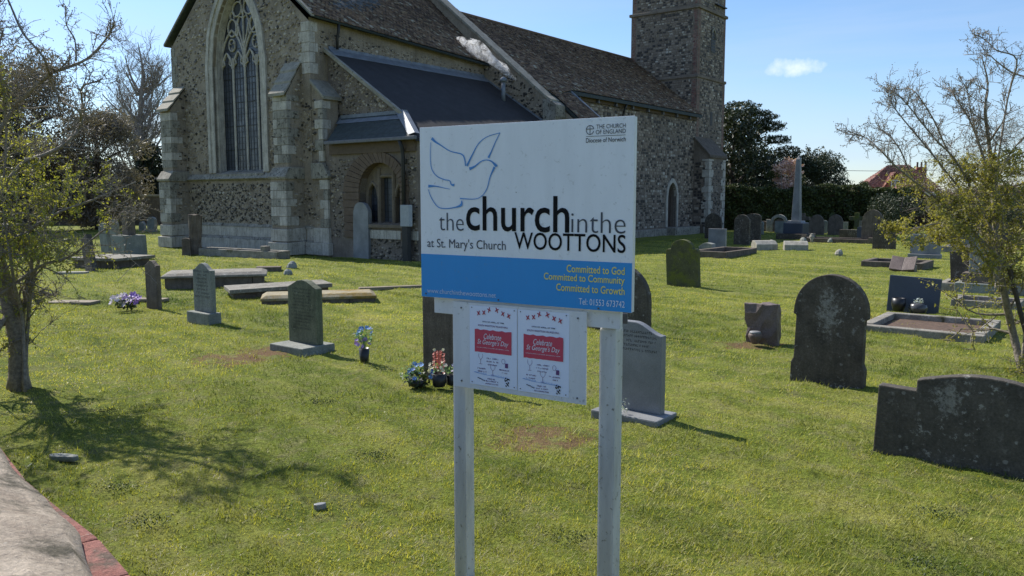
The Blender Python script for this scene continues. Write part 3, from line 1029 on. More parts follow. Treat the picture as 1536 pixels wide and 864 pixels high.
def bar(mb, pts, w, y0, y1):
    """flat stone bar of width w following pts (x,z)"""
    n = len(pts)
    L_, R_ = [], []
    for i, p in enumerate(pts):
        a = Vector(pts[max(i - 1, 0)])
        b = Vector(pts[min(i + 1, n - 1)])
        d = (b - a)
        d.normalize()
        nn_ = Vector((-d.y, d.x)) * w / 2
        L_.append(Vector(p) + nn_)
        R_.append(Vector(p) - nn_)
    ch = w * 0.28
    for i in range(n - 1):
        q = [L_[i], L_[i + 1], R_[i + 1], R_[i]]
        m_ = [Vector(pts[i]), Vector(pts[i + 1])]
        iq = [m_[0] + (L_[i] - m_[0]) * 0.45, m_[1] + (L_[i + 1] - m_[1]) * 0.45, m_[1] + (R_[i + 1] - m_[1]) * 0.45, m_[0] + (R_[i] - m_[0]) * 0.45]
        vs = [(v.x, y0, v.y) for v in iq] + [(v.x, y0 + ch, v.y) for v in q] + [(v.x, y1, v.y) for v in q]
        fs = [(0, 1, 2, 3), (0, 4, 5, 1), (2, 6, 7, 3), (4, 8, 9, 5), (6, 10, 11, 7), (8, 9, 10, 11), (0, 3, 7, 4), (1, 5, 6, 2), (4, 7, 11, 8), (5, 9, 10, 6)]
        mb.add(vs, fs)


ew = MB()
ew.add([(xa, 0.362, z0w), (xb, 0.362, z0w), (xb, 0.362, zsw), (xa, 0.362, zsw)], [(0, 1, 2, 3)])
ap = arch_pts(xa, xb, zsw, rw, 22)
ew.add([(x, 0.362, z_) for x, z_ in ap], [tuple(range(len(ap)))])
east_glass = ew.obj("east_window", M["leaded_glass"], church)
east_glass["label"] = "dark leaded glass of the tall four-light east window"
lw = (xb - xa) / 4
for k in (1, 2, 3):
    mb = MB()
    x = xa + lw * k
    bar(mb, [(x, z0w), (x, zsw + (0.75 if k == 2 else 0.25))], 0.085, 0.305, 0.35)
    mb.obj("mullion", M["ashlar"], east_glass)
# lead cames and saddle bars
ld = MB()
for k in range(4):
    xl = xa + lw * k
    for q in range(1, 4):
        xx = xl + lw * q / 4
        ld.box(xx - 0.006, xx + 0.006, 0.352, 0.361, z0w, zsw + 0.3)
for q in range(1, 22):
    zz = z0w + q * 0.19
    ld.box(xa + 0.03, xb - 0.03, 0.351, 0.3605, zz - 0.006, zz + 0.006)
for q in (1, 2, 3, 4):
    zz = z0w + q * 0.76
    ld.box(xa + 0.03, xb - 0.03, 0.335, 0.35, zz - 0.012, zz + 0.012)
o = ld.obj("window_leading", M["iron_black"], east_glass, fix=False)
o["kind"] = "stuff"
# tracery
tr = MB()
W_ = 0.085
Y0, Y1 = 0.30, 0.35


def tb(pts, w=W_):
    bar(tr, pts, w * 0.74, Y0, Y1)


def circ(cx_, cz_, rx, rz=None, a0=0, a1=360, n=16, rot=0):
    rz = rz or rx
    out = []
    for i in range(n + 1):
        t = R(a0 + (a1 - a0) * i / n)
        px, pz = rx * math.cos(t), rz * math.sin(t)
        c_, s_ = math.cos(R(rot)), math.sin(R(rot))
        out.append((cx_ + px * c_ - pz * s_, cz_ + px * s_ + pz * c_))
    return out


for k in range(4):
    xl, xr = xa + lw * k, xa + lw * (k + 1)
    tb([(x, z_) for x, z_ in arch_pts(xl + 0.03, xr - 0.03, zsw - 0.08, 0.52, 10)], 0.075)
    xm = (xl + xr) / 2
    # cusps of the light head
    for s in (-1, 1):
        tb([(xm + s * (lw / 2 - 0.03), zsw - 0.02), (xm + s * 0.13, zsw + 0.08), (xm + s * 0.17, zsw + 0.22), (xm + s * 0.07, zsw + 0.36)], 0.05)
for sgn in (-1, 1):
    # two lights under one sub-arch
    x0s, x1s = (xa, cx) if sgn < 0 else (cx, xb)
    tb([(x, z_) for x, z_ in arch_pts(x0s, x1s, zsw + 0.02, 1.12, 16)], 0.095)
    xm = (x0s + x1s) / 2
    tb(circ(xm, zsw + 0.66, 0.17, 0.19, 0, 360, 12), 0.055)
    for q in range(3):
        t = R(90 + 120 * q)
        tb([(xm + 0.17 * math.cos(t + 1.05), zsw + 0.66 + 0.18 * math.sin(t + 1.05)), (xm + 0.07 * math.cos(t + 1.05), zsw + 0.66 + 0.07 * math.sin(t + 1.05))], 0.045)
    # dagger shaped panels beside the centre and tall cusped panel above each sub-arch
    tb([(cx + sgn * 0.02, zsw + 0.55), (cx + sgn * 0.22, zsw + 1.05), (cx + sgn * 0.30, zsw + 1.32), (cx + sgn * 0.20, zsw + 1.52), (cx, zsw + 1.46)], 0.07)
    tb([(cx + sgn * 0.34, zsw + 0.86), (cx + sgn * 0.28, zsw + 1.18), (cx + sgn * 0.36, zsw + 1.40)], 0.06)
    tb(circ(cx + sgn * 0.60, zsw + 1.20, 0.23, 0.27, 0, 360, 16, 0), 0.07)
    tb(circ(cx + sgn * 0.57, zsw + 1.56, 0.11, 0.14, -30, 210, 8), 0.06)
    tb(circ(cx + sgn * 0.30, zsw + 1.76, 0.25, 0.22, 0, 360, 16, sgn * -25), 0.07)
    tb([(cx, zsw + 1.5), (cx + sgn * 0.10, zsw + 1.95), (cx + sgn * 0.12, zsw + 2.10), (cx, zsw + 2.35)], 0.06)
tb([(cx, zsw + 0.4), (cx, zsw + 1.55)], 0.085)
trc = tr.obj("tracery", M["ashlar"], east_glass)
trc["label"] = "flowing pale stone tracery in the head of the east window"

# --- roofs: rows of separate small tiles


def tile_roof(name, S, nu, rows, th_, seed, parent, mat, tw, lab=None):
    """S(a, b) a in 0..1 along, b in 0..1 from eave to ridge -> point"""
    g = np.random.default_rng(seed)
    Vs, Fs, Cs = [], [], []
    n = 0
    P00, P10, P01 = Vector(S(0, 0)), Vector(S(1, 0)), Vector(S(0, 1))
    up = (P10 - P00).cross(P01 - P00).normalized()
    if up.z < 0:
        up = -up
    for r in range(rows):
        b0, b1 = r / rows, (r + 1.25) / rows
        for k in range(nu + 1):
            a0 = (k - 0.5 * (r % 2)) / nu
            a1 = a0 + 1 / nu
            a0, a1 = max(a0, 0), min(a1, 1)
            if a1 - a0 < 0.15 / nu:
                continue
            e = 0.04 / nu
            lift = th_ * g.uniform(0.5, 2.3)
            tw_ = th_ * g.uniform(-0.9, 0.9)
            q = [Vector(S(a0 + e, b0)) + up * (lift + tw_), Vector(S(a1 - e, b0)) + up * (lift - tw_), Vector(S(a1 - e, b1)) + up * 0.003, Vector(S(a0 + e, b1)) + up * 0.003,
                 Vector(S(a0 + e, b0)) - up * 0.004, Vector(S(a1 - e, b0)) - up * 0.004]
            Vs.extend(q)
            Fs.extend([(n, n + 1, n + 2, n + 3), (n + 4, n + 5, n + 1, n)])
            edge = 0.25 * (1 - b0) ** 2
            c = min(1, max(0, g.beta(2, 2.6) + edge * g.random() + (0.35 if g.random() < 0.03 else 0)))
            Cs.extend([c] * 6)
            n += 6
    me = fast_mesh(name, np.array([tuple(v) for v in Vs]), np.array(Fs), mat, np.array(Cs))
    o = link(name, me, parent)
    tag(o, lab, kind="stuff")
    return o


def slab(name, pts, th_, mat, parent, **k):
    """closed slab below a quad given as 4 points"""
    mb = MB()
    p = [Vector(q) for q in pts]
    nn_ = (p[1] - p[0]).cross(p[3] - p[0]).normalized()
    if nn_.z < 0:
        nn_ = -nn_
    mb.add(p + [v - nn_ * th_ for v in p], [(0, 1, 2, 3), (7, 6, 5, 4), (0, 4, 5, 1), (1, 5, 6, 2), (2, 6, 7, 3), (3, 7, 4, 0)])
    return mb.obj(name, mat, parent, **k)


RZ0 = 10.12   # chancel ridge height


def SC(a, b):      # chancel north slope
    ze = 6.93 - 0.35 * a
    return (0.28 + (RV - 0.28) * b, -0.10 + (CHL + 0.1) * a, ze + (RZ0 - ze) * b)


def SCs(a, b):
    return (CHW - 0.28 + (RV - CHW + 0.28) * b, -0.10 + (CHL + 0.1) * a, 6.9 + (RZ0 - 6.9) * b)


dz_ = lambda p, d=0.085: (p[0], p[1], p[2] - d)
cr = slab("chancel_roof", [dz_(SC(0, 0), .03), dz_(SC(1, 0)), dz_(SC(1, 1)), dz_(SC(0, 1))], 0.05, M["slate_roof"], church)
slab("roof_slope", [SCs(0, 0), SCs(1, 0), SCs(1, 1), SCs(0, 1)], 0.05, M["slate_roof"], cr)
tile_roof("roof_tiles", SC, 54, 48, 0.014, 1, cr, M["tiles"], 0.15, "small brown plain tiles on the chancel roof")
# verge board of the gable
for s in (-1, 1):
    vb = MB()
    e = 0.28 if s > 0 else CHW - 0.28
    pts = [(e, 6.88), (RV, RZ0 + 0.0), (RV, RZ0 + 0.05), (e, 6.95)]
    vb.prism(pts, -0.12, -0.02, ax='y')
    vb.obj("verge", M["coping_stone"], church)

# nave gable wall (coped) between chancel and nave


def cop(v):
    return 10.45 - 0.80 * abs(v + 3.7) if v < 3.0 else 0


PG = lambda s, z: (s, CHL, z)
gw = MB()
vs_ = [(-10.2, 4.7)] + [(v, cop(v) - 0.12) for v in (-10.2, -3.7, 3.0)] + [(3.0, 4.5), (2.75, -0.2), (-10.0, -0.2)]
gw.prism([(-10.0, -0.2), (-10.0, cop(-10.0) - 0.12), (-3.7, cop(-3.7) - 0.12), (2.95, cop(2.95) - 0.12), (2.95, -0.2)], CHL, CHL + 0.45, ax='y')
gwo = gw.obj("nave_gable_wall", M["mortar"], church)
fb = MB()
flints(fb, PG, (0, -1, 0), 0.0, 2.85, 4.2, lambda s: min(cop(s) - 0.2, 9), [], 0.06, 95, 31, dark=0.3)
ff = fb.obj("flint_facing", M["flint"], gwo, fix=False)
ff["kind"] = "stuff"
v = -3.7
while v < 3.0:
    w = min(g.uniform(0.45, 0.75), 3.05 - v)
    if 3.05 - v - w < 0.2:
        w = 3.05 - v
    cs = MB()
    cs.prism([(v + 0.01, cop(v) - 0.12), (v + w - 0.01, cop(min(v + w, 2.999)) - 0.12), (v + w - 0.01, cop(min(v + w, 2.999))), (v + 0.01, cop(v))], CHL - 0.05, CHL + 0.50, ax='y')
    cs.obj("coping_stone", M["coping_stone"], gwo, bevel=0.015)
    v += w
cs = MB()
cs.prism([(-10.2, cop(-10.2) - 0.12), (-3.71, cop(-3.71) - 0.12), (-3.71, cop(-3.71)), (-10.2, cop(-10.2))], CHL - 0.05, CHL + 0.50, ax='y')
cs.obj("coping_stone", M["coping_stone"], gwo)
kn = MB()
kn.prism([(2.7, 4.35), (3.22, 4.35), (3.28, 4.50), (3.28, 4.88), (3.10, 5.02), (2.9, 5.08), (2.7, 5.1)], CHL - 0.08, CHL + 0.52, ax='y')
kn.obj("kneeler_stone", M["ashlar_weathered"], gwo, bevel=0.02)
fs_ = MB()
fs_.prism([(0.03, 6.02), (2.65, 4.34), (2.65, 4.42), (0.03, 6.10)], CHL - 0.03, CHL + 0.02, ax='y')
fs_.obj("lead_flashing", M["lead"], gwo)

# --- nave
NW_ = 2.5
NU0, NU1 = CHL + 0.45, 20.8
nw = MB()
DOOR = (17.95, 18.85, 0.35, 1.75, 0.62)
PNv = lambda s, z: (NW_, s, z)
wall_hole(nw, PNv, CHL + 0.4, NU1, -0.2, lambda s: 5.62, [DOOR], (-1, 0, 0), 0.35)
nw.add([(-6.9, NU0, -.2), (-6.9, NU1, -.2), (-6.9, NU1, 5.3), (-6.9, NU0, 5.3)], [(0, 1, 2, 3)])
nw.add([(-6.9, NU1 - .01, -.2), (NW_, NU1 - .01, -.2), (NW_, NU1 - .01, 5.4), (-1.5, NU1 - .01, 8.3), (-6.9, NU1 - .01, 5.3)], [(0, 1, 2, 3, 4)])
nave_wall = nw.obj("nave_wall", M["mortar_dark"], church)
fb = MB()
courses(fb, PNv, (1, 0, 0), 10.2, NU1 - 0.02, 0.35, lambda s: 5.58, [DOOR], 0.11, 0.08, 0.24, 41, dark=0.28, m=0.12)
ff = fb.obj("rubble_facing", M["rubble"], nave_wall, fix=False)
tag(ff, "squared brown and dark flints laid in courses on the nave wall", kind="stuff")
pn = MB()
pn.box(NW_, NW_ + 0.12, 10.0, 20.7, -0.1, 0.30)
pn.obj("plinth", M["ashlar_weathered"], nave_wall, bevel=0.03)
dr = MB()
dr.box(NW_ - 0.32, NW_ - 0.26, DOOR[0], DOOR[1], 0.0, 2.5)
dro = dr.obj("door", M["door_wood"], church)
dro["label"] = "dark pointed wooden door in the nave wall"
ds = MB()
arch = arch_pts(DOOR[0], DOOR[1], DOOR[3], DOOR[4], 14)
inn = [(DOOR[0], DOOR[2])] + arch + [(DOOR[1], DOOR[2])]
out = [(DOOR[0] - 0.16, DOOR[2])] + arch_pts(DOOR[0] - 0.16, DOOR[1] + 0.16, DOOR[3], DOOR[4] + 0.2, 14) + [(DOOR[1] + 0.16, DOOR[2])]
for a in range(len(inn) - 1):
    q = [inn[a], inn[a + 1], out[a + 1], out[a]]
    ds.add([(NW_ + 0.06, s, z_) for s, z_ in q] + [(NW_ - 0.1, s, z_) for s, z_ in q], [(0, 1, 2, 3), (7, 6, 5, 4), (0, 4, 5, 1), (1, 5, 6, 2), (2, 6, 7, 3), (3, 7, 4, 0)])
ds.obj("door_surround", M["ashlar"], dro)
sp = MB()
sp.box(NW_, NW_ + 0.5, DOOR[0] - 0.1, DOOR[1] + 1.6, -0.05, 0.34)
sp.obj("doorstep", M["ashlar_weathered"], dro, bevel=0.02)
# cornice band and gutter under the nave eaves
cb = MB()
cb.box(NW_ - 0.05, NW_ + 0.09, 9.7, NU1 - 0.05, 5.32, 5.60)
cb.obj("cornice", M["brown_board"], church)
s = 10.3
while s < 20.5:
    b_ = MB()
    b_.box(NW_ + 0.09, NW_ + 0.20, s, s + 0.09, 5.30, 5.56)
    b_.obj("eaves_bracket", M["gutter_grey"], church)
    s += 1.35
dp = MB()
dp.tube([(NW_ + 0.26, 13.75, 5.5), (NW_ + 0.16, 13.72, 5.25), (NW_ + 0.10, 13.72, 5.0), (NW_ + 0.10, 13.72, 0.0)], 0.05, 8)
dp.obj("downpipe", M["iron_black"], church, smooth=True)


def rid(u):
    t = (u - 8.4) / 12.4
    return (-2.3 + 1.25 * t, 8.93 - 0.42 * t)


def SN(a, b):      # nave north slope, ruled between the coped gable and the tower
    u = 8.42 + (20.85 - 8.42) * a
    rv, rz = rid(u)
    k = max(0.0, min(1.0, (9.7 - u) / 1.3))
    ev, ez = 2.80, 5.60 - 0.30 * k
    return (ev + (rv - ev) * b, u, ez + (rz - ez) * b)


def SNs(a, b):
    u = 8.42 + (20.85 - 8.42) * a
    rv, rz = rid(u)
    return (-7.3 + (rv + 7.3) * b, u, 5.3 + (rz - 5.3) * b)


nrf = MB()
NS = 10
for fn in (SN, SNs):
    vs = []
    for i in range(NS + 1):
        for b in (0, 1):
            p = Vector(fn(i / NS, b)) - Vector((0, 0, 0.05))
            vs += [p, p - Vector((0, 0, 0.12))]
    fs = []
    for i in range(NS):
        o_ = i * 4
        fs += [(o_, o_ + 4, o_ + 6, o_ + 2), (o_ + 1, o_ + 3, o_ + 7, o_ + 5), (o_, o_ + 1, o_ + 5, o_ + 4), (o_ + 2, o_ + 6, o_ + 7, o_ + 3)]
    nrf.add(vs, fs)
nro = nrf.obj("nave_roof", M["slate_roof"], church)
tile_roof("roof_tiles", SN, 82, 54, 0.014, 2, nro, M["tiles"], 0.15, "weathered brown plain tiles on the nave roof")
rt = MB()
rt.tube([(rid(8.42)[0], 8.42, rid(8.42)[1] + 0.0), (rid(20.85)[0], 20.85, rid(20.85)[1] + 0.0)], 0.07, 8)
rt.obj("ridge_tiles", M["tiles"], nro)
# catslide over the small transept


def ST(a, b):
    u = 8.46 + 1.12 * a
    ve, ze = 4.35, 4.02 + 0.25 * a
    vt, zt = 2.6, 5.50 + 0.12 * a
    return (ve + (vt - ve) * b, u, ze + (zt - ze) * b)


cs_ = slab("catslide_roof", [dz_(ST(0, 0), .04), dz_(ST(1, 0), .04), dz_(ST(1, 1), .04), dz_(ST(0, 1), .04)], 0.10, M["slate_roof"], church)
tile_roof("roof_tiles", ST, 8, 24, 0.014, 3, cs_, M["tiles"], 0.15, "brown tiles on the short catslide roof")
vb = MB()
vb.prism([(4.40, 3.98), (2.55, 5.52), (2.55, 5.74), (4.40, 4.24)], 9.55, 9.66, ax='y')
vb.obj("lead_flashing", M["lead"], cs_)
tw_ = MB()
tw_.prism([(2.4, -0.2), (4.1, -0.2), (4.1, 4.05), (2.4, 5.35)], 8.5, 9.55, ax='y')
tw_.obj("transept_wall", M["mortar"], church)

# --- tower
TV0, TV1, TU0, TU1, TZ = -1.12, 2.5, 20.8, 24.05, 13.4
tw_ = MB()
tw_.box(TV0, TV1, TU0, TU1, -0.2, 7.42)
tw_.box(TV0 + 0.03, TV1 - 0.03, TU0 + 0.03, TU1 - 0.03, 7.42, 10.6)
tw_.box(TV0 + 0.06, TV1 - 0.06, TU0 + 0.06, TU1 - 0.06, 10.6, TZ)
tower = tw_.obj("tower_wall", M["mortar_dark"], church)
tower["label"] = "square west tower of coursed dark flint with brick edged corners"
fb = MB()
BELF = (22.35, 22.75, 8.75, 9.35, 0.3)
for (za, zb_, ins) in ((0.3, 7.36, 0.0), (7.52, 10.55, 0.03), (10.75, TZ, 0.06)):
    PT = lambda s, z, ins=ins: (s, TU0 + ins, z)
    PTN = lambda s, z, ins=ins: (TV1 - ins, s, z)
    if za > 5:
        courses(fb, PT, (0, -1, 0), TV0 + 0.3, TV1 - 0.3, za, lambda s: zb_, [], 0.105, 0.08, 0.24, int(za * 10), dark=0.27)
    else:
        courses(fb, PT, (0, -1, 0), TV0 + 0.3, TV1 - 0.3, 5.2, lambda s: zb_, [], 0.105, 0.08, 0.24, int(za * 10), dark=0.27)
    courses(fb, PTN, (1, 0, 0), TU0 + 0.3, TU1 - 0.3, za, lambda s: zb_, [BELF, (22.38, 22.66, 5.25, 5.7, 0.15)], 0.105, 0.08, 0.24, int(za * 10) + 1, dark=0.32, m=0.05)
ff = fb.obj("rubble_facing", M["rubble"], tower, fix=False)
tag(ff, "coursed dark flints on the tower", kind="stuff")
fb = MB()
for (za, zb_, ins) in ((0.3, 7.36, 0.0), (7.52, 10.55, 0.03), (10.75, TZ, 0.06)):
    PT = lambda s, z, ins=ins: (s, TU0 + ins, z)
    PTN = lambda s, z, ins=ins: (TV1 - ins, s, z)
    for (P_, nn_, s0, s1) in ((PT, (0, -1, 0), TV0 + ins, TV0 + 0.3), (PT, (0, -1, 0), TV1 - 0.32, TV1 - ins), (PTN, (1, 0, 0), TU0 + ins, TU0 + 0.3), (PTN, (1, 0, 0), TU1 - 0.3, TU1 - ins)):
        courses(fb, P_, nn_, s0, s1, max(za, 5.3) if nn_[0] == 0 else za, lambda s: zb_, [], 0.075, 0.12, 0.24, int(za * 10 + s0 * 7) % 999, dark=0.1, c0=0.1, skip=0.02, h0=0.004, h1=0.010)
ff = fb.obj("brick_edging", M["quoin_brick"], tower, fix=False)
tag(ff, "thin red bricks edging the tower corners", kind="stuff")
for zz in (7.42, 10.6):
    sb = MB()
    sb.box(TV0 - 0.06, TV1 + 0.06, TU0 - 0.06, TU1 + 0.06, zz - 0.07, zz + 0.07)
    sb.obj("string_course", M["mortar_dark"], tower, bevel=0.03)
for k in range(4):
    for (ax_, fx) in (('e', TU0 + 0.05), ('n', TV1 - 0.3)):
        mb = MB()
        if ax_ == 'e':
            mb.box(TV0 + 0.06 + k * 1.0, TV0 + 0.56 + k * 1.0, TU0 + 0.05, TU0 + 0.35, TZ, TZ + 0.5)
        else:
            mb.box(TV1 - 0.35, TV1 - 0.05, TU0 + 0.9 + k * 0.78, TU0 + 1.3 + k * 0.78, TZ, TZ + 0.5)
        mb.obj("merlon", M["mortar_dark"], tower)
# belfry opening with louvres, stair slit, floodlight arm
bw = MB()
bw.box(TV1 - 0.04, TV1 - 0.012, 22.30, 22.80, 8.7, 9.75)
bo = bw.obj("belfry_window", M["iron_black"], tower)
sg = MB()
for a, b in zip(arch_pts(22.30, 22.80, 9.35, 0.42, 10)[:-1], arch_pts(22.30, 22.80, 9.35, 0.42, 10)[1:]):
    sg.add([(TV1 - 0.02, a[0], a[1]), (TV1 - 0.02, b[0], b[1]), (TV1 - 0.02, b[0], b[1] + 0.13), (TV1 - 0.02, a[0], a[1] + 0.13),
            (TV1 + 0.03, a[0], a[1]), (TV1 + 0.03, b[0], b[1]), (TV1 + 0.03, b[0], b[1] + 0.13), (TV1 + 0.03, a[0], a[1] + 0.13)],
           [(4, 5, 6, 7), (0, 4, 7, 3), (1, 2, 6, 5), (0, 1, 5, 4), (3, 7, 6, 2)])
sg.obj("window_surround", M["ashlar_weathered"], bo)
for k in range(6):
    lv = MB()
    lv.add([(TV1 - 0.01, 22.32, 8.75 + k * .15), (TV1 - 0.01, 22.78, 8.75 + k * .15), (TV1 - 0.09, 22.78, 8.86 + k * .15), (TV1 - 0.09, 22.32, 8.86 + k * .15),
            (TV1 + 0.005, 22.32, 8.77 + k * .15), (TV1 + 0.005, 22.78, 8.77 + k * .15)], [(0, 1, 2, 3), (0, 4, 5, 1), (4, 3, 2, 5)])
    lv.obj("louvre", M["gutter_grey"], bo)
bw = MB()
bw.box(TV1 - 0.05, TV1 + 0.012, 22.38, 22.64, 5.2, 5.85)
bw.obj("slit_window", M["iron_black"], tower)
bw = MB()
bw.box(TV1 - 0.06, TV1 + 0.08, 22.7, 23.9, 11.0, 11.05)
bw.obj("floodlight_bracket", M["iron_black"], tower)
# tower buttress
tb_ = MB()
tb_.prism([(TV1 - 0.1, -0.2), (3.3, -0.2), (3.3, 3.62), (TV1 - 0.1, 4.55)], 20.62, 22.5, ax='y')
tbo = tb_.obj("buttress", M["mortar_dark"], tower)
tbo["label"] = "broad tower buttress with pale front face and sloping cap"
cp = MB()
cp.prism([(3.38, 3.56), (TV1 - 0.1, 4.55), (TV1 - 0.1, 4.68), (3.38, 3.68)], 20.56, 22.56, ax='y')
cp.obj("weathering_slab", M["grave_brown"], tbo)
fb = MB()
PB1 = lambda s, z: (s, 20.62, z)
PB2 = lambda s, z: (3.3, s, z)
courses(fb, PB1, (0, -1, 0), TV1, 3.2, 0.3, lambda s: 3.4, [], 0.13, 0.10, 0.28, 55, dark=0.45)
flints(fb, PB2, (1, 0, 0), 20.8, 22.35, 0.3, lambda s: 3.5, [], 0.07, 60, 56, dark=0.45)
ff = fb.obj("rubble_facing", M["rubble"], tbo, fix=False)
ff["kind"] = "stuff"
z, i = 0.0, 0
while z < 3.4:
    h = g.uniform(0.3, 0.42)
    for (ua, ub) in ((20.60, 20.60 + (0.5 if i % 2 else 0.3)), (22.5 - (0.3 if i % 2 else 0.5), 22.52)):
        mb = MB()
        mb.box(2.95 if i % 2 else 3.1, 3.32, ua, ub, z + .008, min(z + h, 3.5) - .008)
        mb.obj("quoin_stone", M["ashlar"], tbo, bevel=0.01)
    z += h
    i += 1

# --- lean-to vestry on the north side of the chancel
LZ = lambda v: 6.06 - 0.645 * v
VN = 4.24
vw = MB()
VWIN = (1.98, 3.70, 0.98, 1.85, 0.86)
PV = lambda s, z: (s, 0.06, z)
wall_hole(vw, PV, 0.5, VN, -0.2, lambda s: 3.3, [VWIN], (0, 1, 0), 0.45)
vw.add([(VN, 0.06, -.2), (VN, CHL, -.2), (VN, CHL, 3.3), (VN, 0.06, 3.3)], [(0, 1, 2, 3)])
vw.prism([(0.0, 3.3), (3.35, 3.3), (3.35, LZ(3.35) - 0.05), (0.0, LZ(0) - 0.05)], 0.66, 0.95, ax='y')
vestry = vw.obj("vestry_wall", M["mortar_dark"], church)
vestry["label"] = "flint wall of the lean-to vestry beside the chancel"
fb = MB()
PVU = lambda s, z: (s, 0.66, z)
flints(fb, PVU, (0, -1, 0), 0.1, 3.25, 3.9, lambda s: LZ(s) - 0.1, [], 0.055, 130, 61, dark=0.14)
big = (1.28, 3.95, -1.0, 1.85, 1.2)
flints(fb, PV, (0, -1, 0), 0.75, VN - 0.05, 0.55, lambda s: 2.85, [big], 0.05, 130, 62, dark=0.25, m=0.0)
flints(fb, PV, (0, -1, 0), 2.3, VN - 0.05, 0.0, lambda s: 0.72, [], 0.05, 120, 63, dark=0.35, m=0.0)
PVN = lambda s, z: (VN, s, z)
courses(fb, PVN, (1, 0, 0), 0.2, CHL, 0.0, lambda s: 2.9, [], 0.13, 0.1, 0.3, 64, dark=0.3)
ff = fb.obj("flint_facing", M["flint"], vestry, fix=False)
tag(ff, "small knapped flints on the vestry walls", kind="stuff")
# brown rusticated brick frame: jamb blocks and voussoirs one by one
for (ja, jb) in ((1.33, 1.98), (3.62, 3.92)):
    z = 0.55
    while z < 1.84:
        mb = MB()
        h = 0.215
        mb.box(ja + g.uniform(-.03, .03) if ja < 3 else ja, jb if ja < 3 else jb + g.uniform(-.03, .03), 0.0, 0.30, z + 0.008, min(z + h, 1.85) - 0.008)
        mb.obj("jamb_brick", M["brown_brick"], vestry, bevel=0.006)
        z += h
nv = 21
xc_, zc_ = 2.63, 1.85
for k in range(nv):
    t0, t1 = math.pi * k / nv + 0.006, math.pi * (k + 1) / nv - 0.006
    q = []
    for (rx, rz, tt) in ((0.99, 0.80, t0), (0.99, 0.80, t1), (1.30, 1.12, t1), (1.30, 1.12, t0)):
        q.append((xc_ + 0.17 - 0.17 * (1 if rx > 1 else 0) - rx * math.cos(tt) * (0.83 if rx < 1 else 1.0), zc_ + rz * math.sin(tt)))
    mb = MB()
    mb.prism(q, 0.0, 0.30, ax='y')
    mb.obj("arch_brick", M["brown_brick"], vestry, bevel=0.005)
vg = MB()
vg.box(VWIN[0], VWIN[1], 0.40, 0.44, VWIN[2], 2.7)
vwo = vg.obj("vestry_window", M["leaded_glass"], church)
vwo["label"] = "three-light vestry window with brown stone mullions"
vl = (VWIN[1] - VWIN[0]) / 3
vt = MB()
vy0, vy1 = 0.24, 0.39
for (xl, xr, zs, rs) in ((VWIN[0], VWIN[0] + vl, 1.72, 0.40), (VWIN[0] + vl, VWIN[1] - vl, 2.28, 0.02), (VWIN[1] - vl, VWIN[1], 1.72, 0.40)):
    bar(vt, arch_pts(xl + 0.05, xr - 0.05, zs, rs, 10), 0.10, vy0, vy1)
    # spandrel filling above the light
    for a, b in zip(arch_pts(xl, xr, zs + 0.03, rs, 10)[:-1], arch_pts(xl, xr, zs + 0.03, rs, 10)[1:]):
        vt.add([(a[0], vy0 + 0.03, a[1]), (b[0], vy0 + 0.03, b[1]), (b[0], vy0 + 0.03, 2.75), (a[0], vy0 + 0.03, 2.75)], [(0, 1, 2, 3)])
bar(vt, [(VWIN[0] + 0.05, 0.98), (VWIN[0] + 0.05, 1.75)], 0.12, vy0, vy1)
bar(vt, [(VWIN[1] - 0.05, 0.98), (VWIN[1] - 0.05, 1.75)], 0.12, vy0, vy1)
vt.obj("tracery", M["window_stone"], vwo)
for k in (1, 2):
    mb = MB()
    bar(mb, [(VWIN[0] + vl * k, 0.98), (VWIN[0] + vl * k, 2.5)], 0.13, vy0 - 0.03, vy1)
    mb.obj("mullion", M["window_stone"], vwo)
mb = MB()
mb.prism([(-0.04, 0.86), (0.42, 0.86), (0.42, 1.02), (-0.04, 0.95)], VWIN[0] - 0.05, VWIN[1] + 0.05, ax='x')
mb.obj("sill", M["window_stone"], vwo, bevel=0.01)
ld = MB()
for k in range(3):
    for q in (1, 2):
        xx = VWIN[0] + vl * k + vl * q / 3
        ld.box(xx - .005, xx + .005, 0.385, 0.398, 1.0, 2.5)
for q in range(1, 10):
    ld.box(VWIN[0], VWIN[1], 0.385, 0.397, 0.98 + q * .16, 0.99 + q * .16)
o = ld.obj("window_leading", M["iron_black"], vwo, fix=False)
o["kind"] = "stuff"
blocks_row(vestry, "sill_course_stone", M["ashlar"], PV, (0, -1, 0), 2.0, VN, 0.55, 0.80, 0.04, 0.4, 0.7)
fa = MB()
fa.box(0.78, 4.2, -0.02, 0.08, 2.92, 3.24)
fa.obj("fascia_band", M["brown_board"], vestry)
# main slope, hipped little roof on the east side, lead hips
vr = MB()
P1, P2, P3, P4 = (0.0, 0.60, LZ(0)), (0.0, CHL, LZ(0)), (4.35, CHL, LZ(4.35)), (4.35, -0.12, LZ(4.35))
P5 = (3.2, 0.60, LZ(3.2))
vr.add([P1, P2, P3, P4, P5], [(0, 1, 2, 3, 4)])
vr.add([(p[0], p[1], p[2] - 0.09) for p in (P1, P2, P3, P4, P5)], [(4, 3, 2, 1, 0)])
for a, b in ((P1, P5), (P3, P4), (P5, P4)):
    vr.add([a, b, (b[0], b[1], b[2] - .09), (a[0], a[1], a[2] - .09)], [(0, 1, 2, 3)])
vro = vr.obj("vestry_roof", M["felt_roof"], church)
vro["label"] = "smooth dark felted lean-to roof of the vestry"
er = MB()
q = [(0.62, 0.62, 4.02), (3.2, 0.62, 4.02), (4.33, -0.14, 3.30), (0.85, -0.14, 3.30), (0.40, 0.3, 3.7)]
er.add(q, [(0, 1, 2, 3)])
er.add([q[0], q[3], (0.55, 0.62, 3.4)], [(0, 1, 2)])
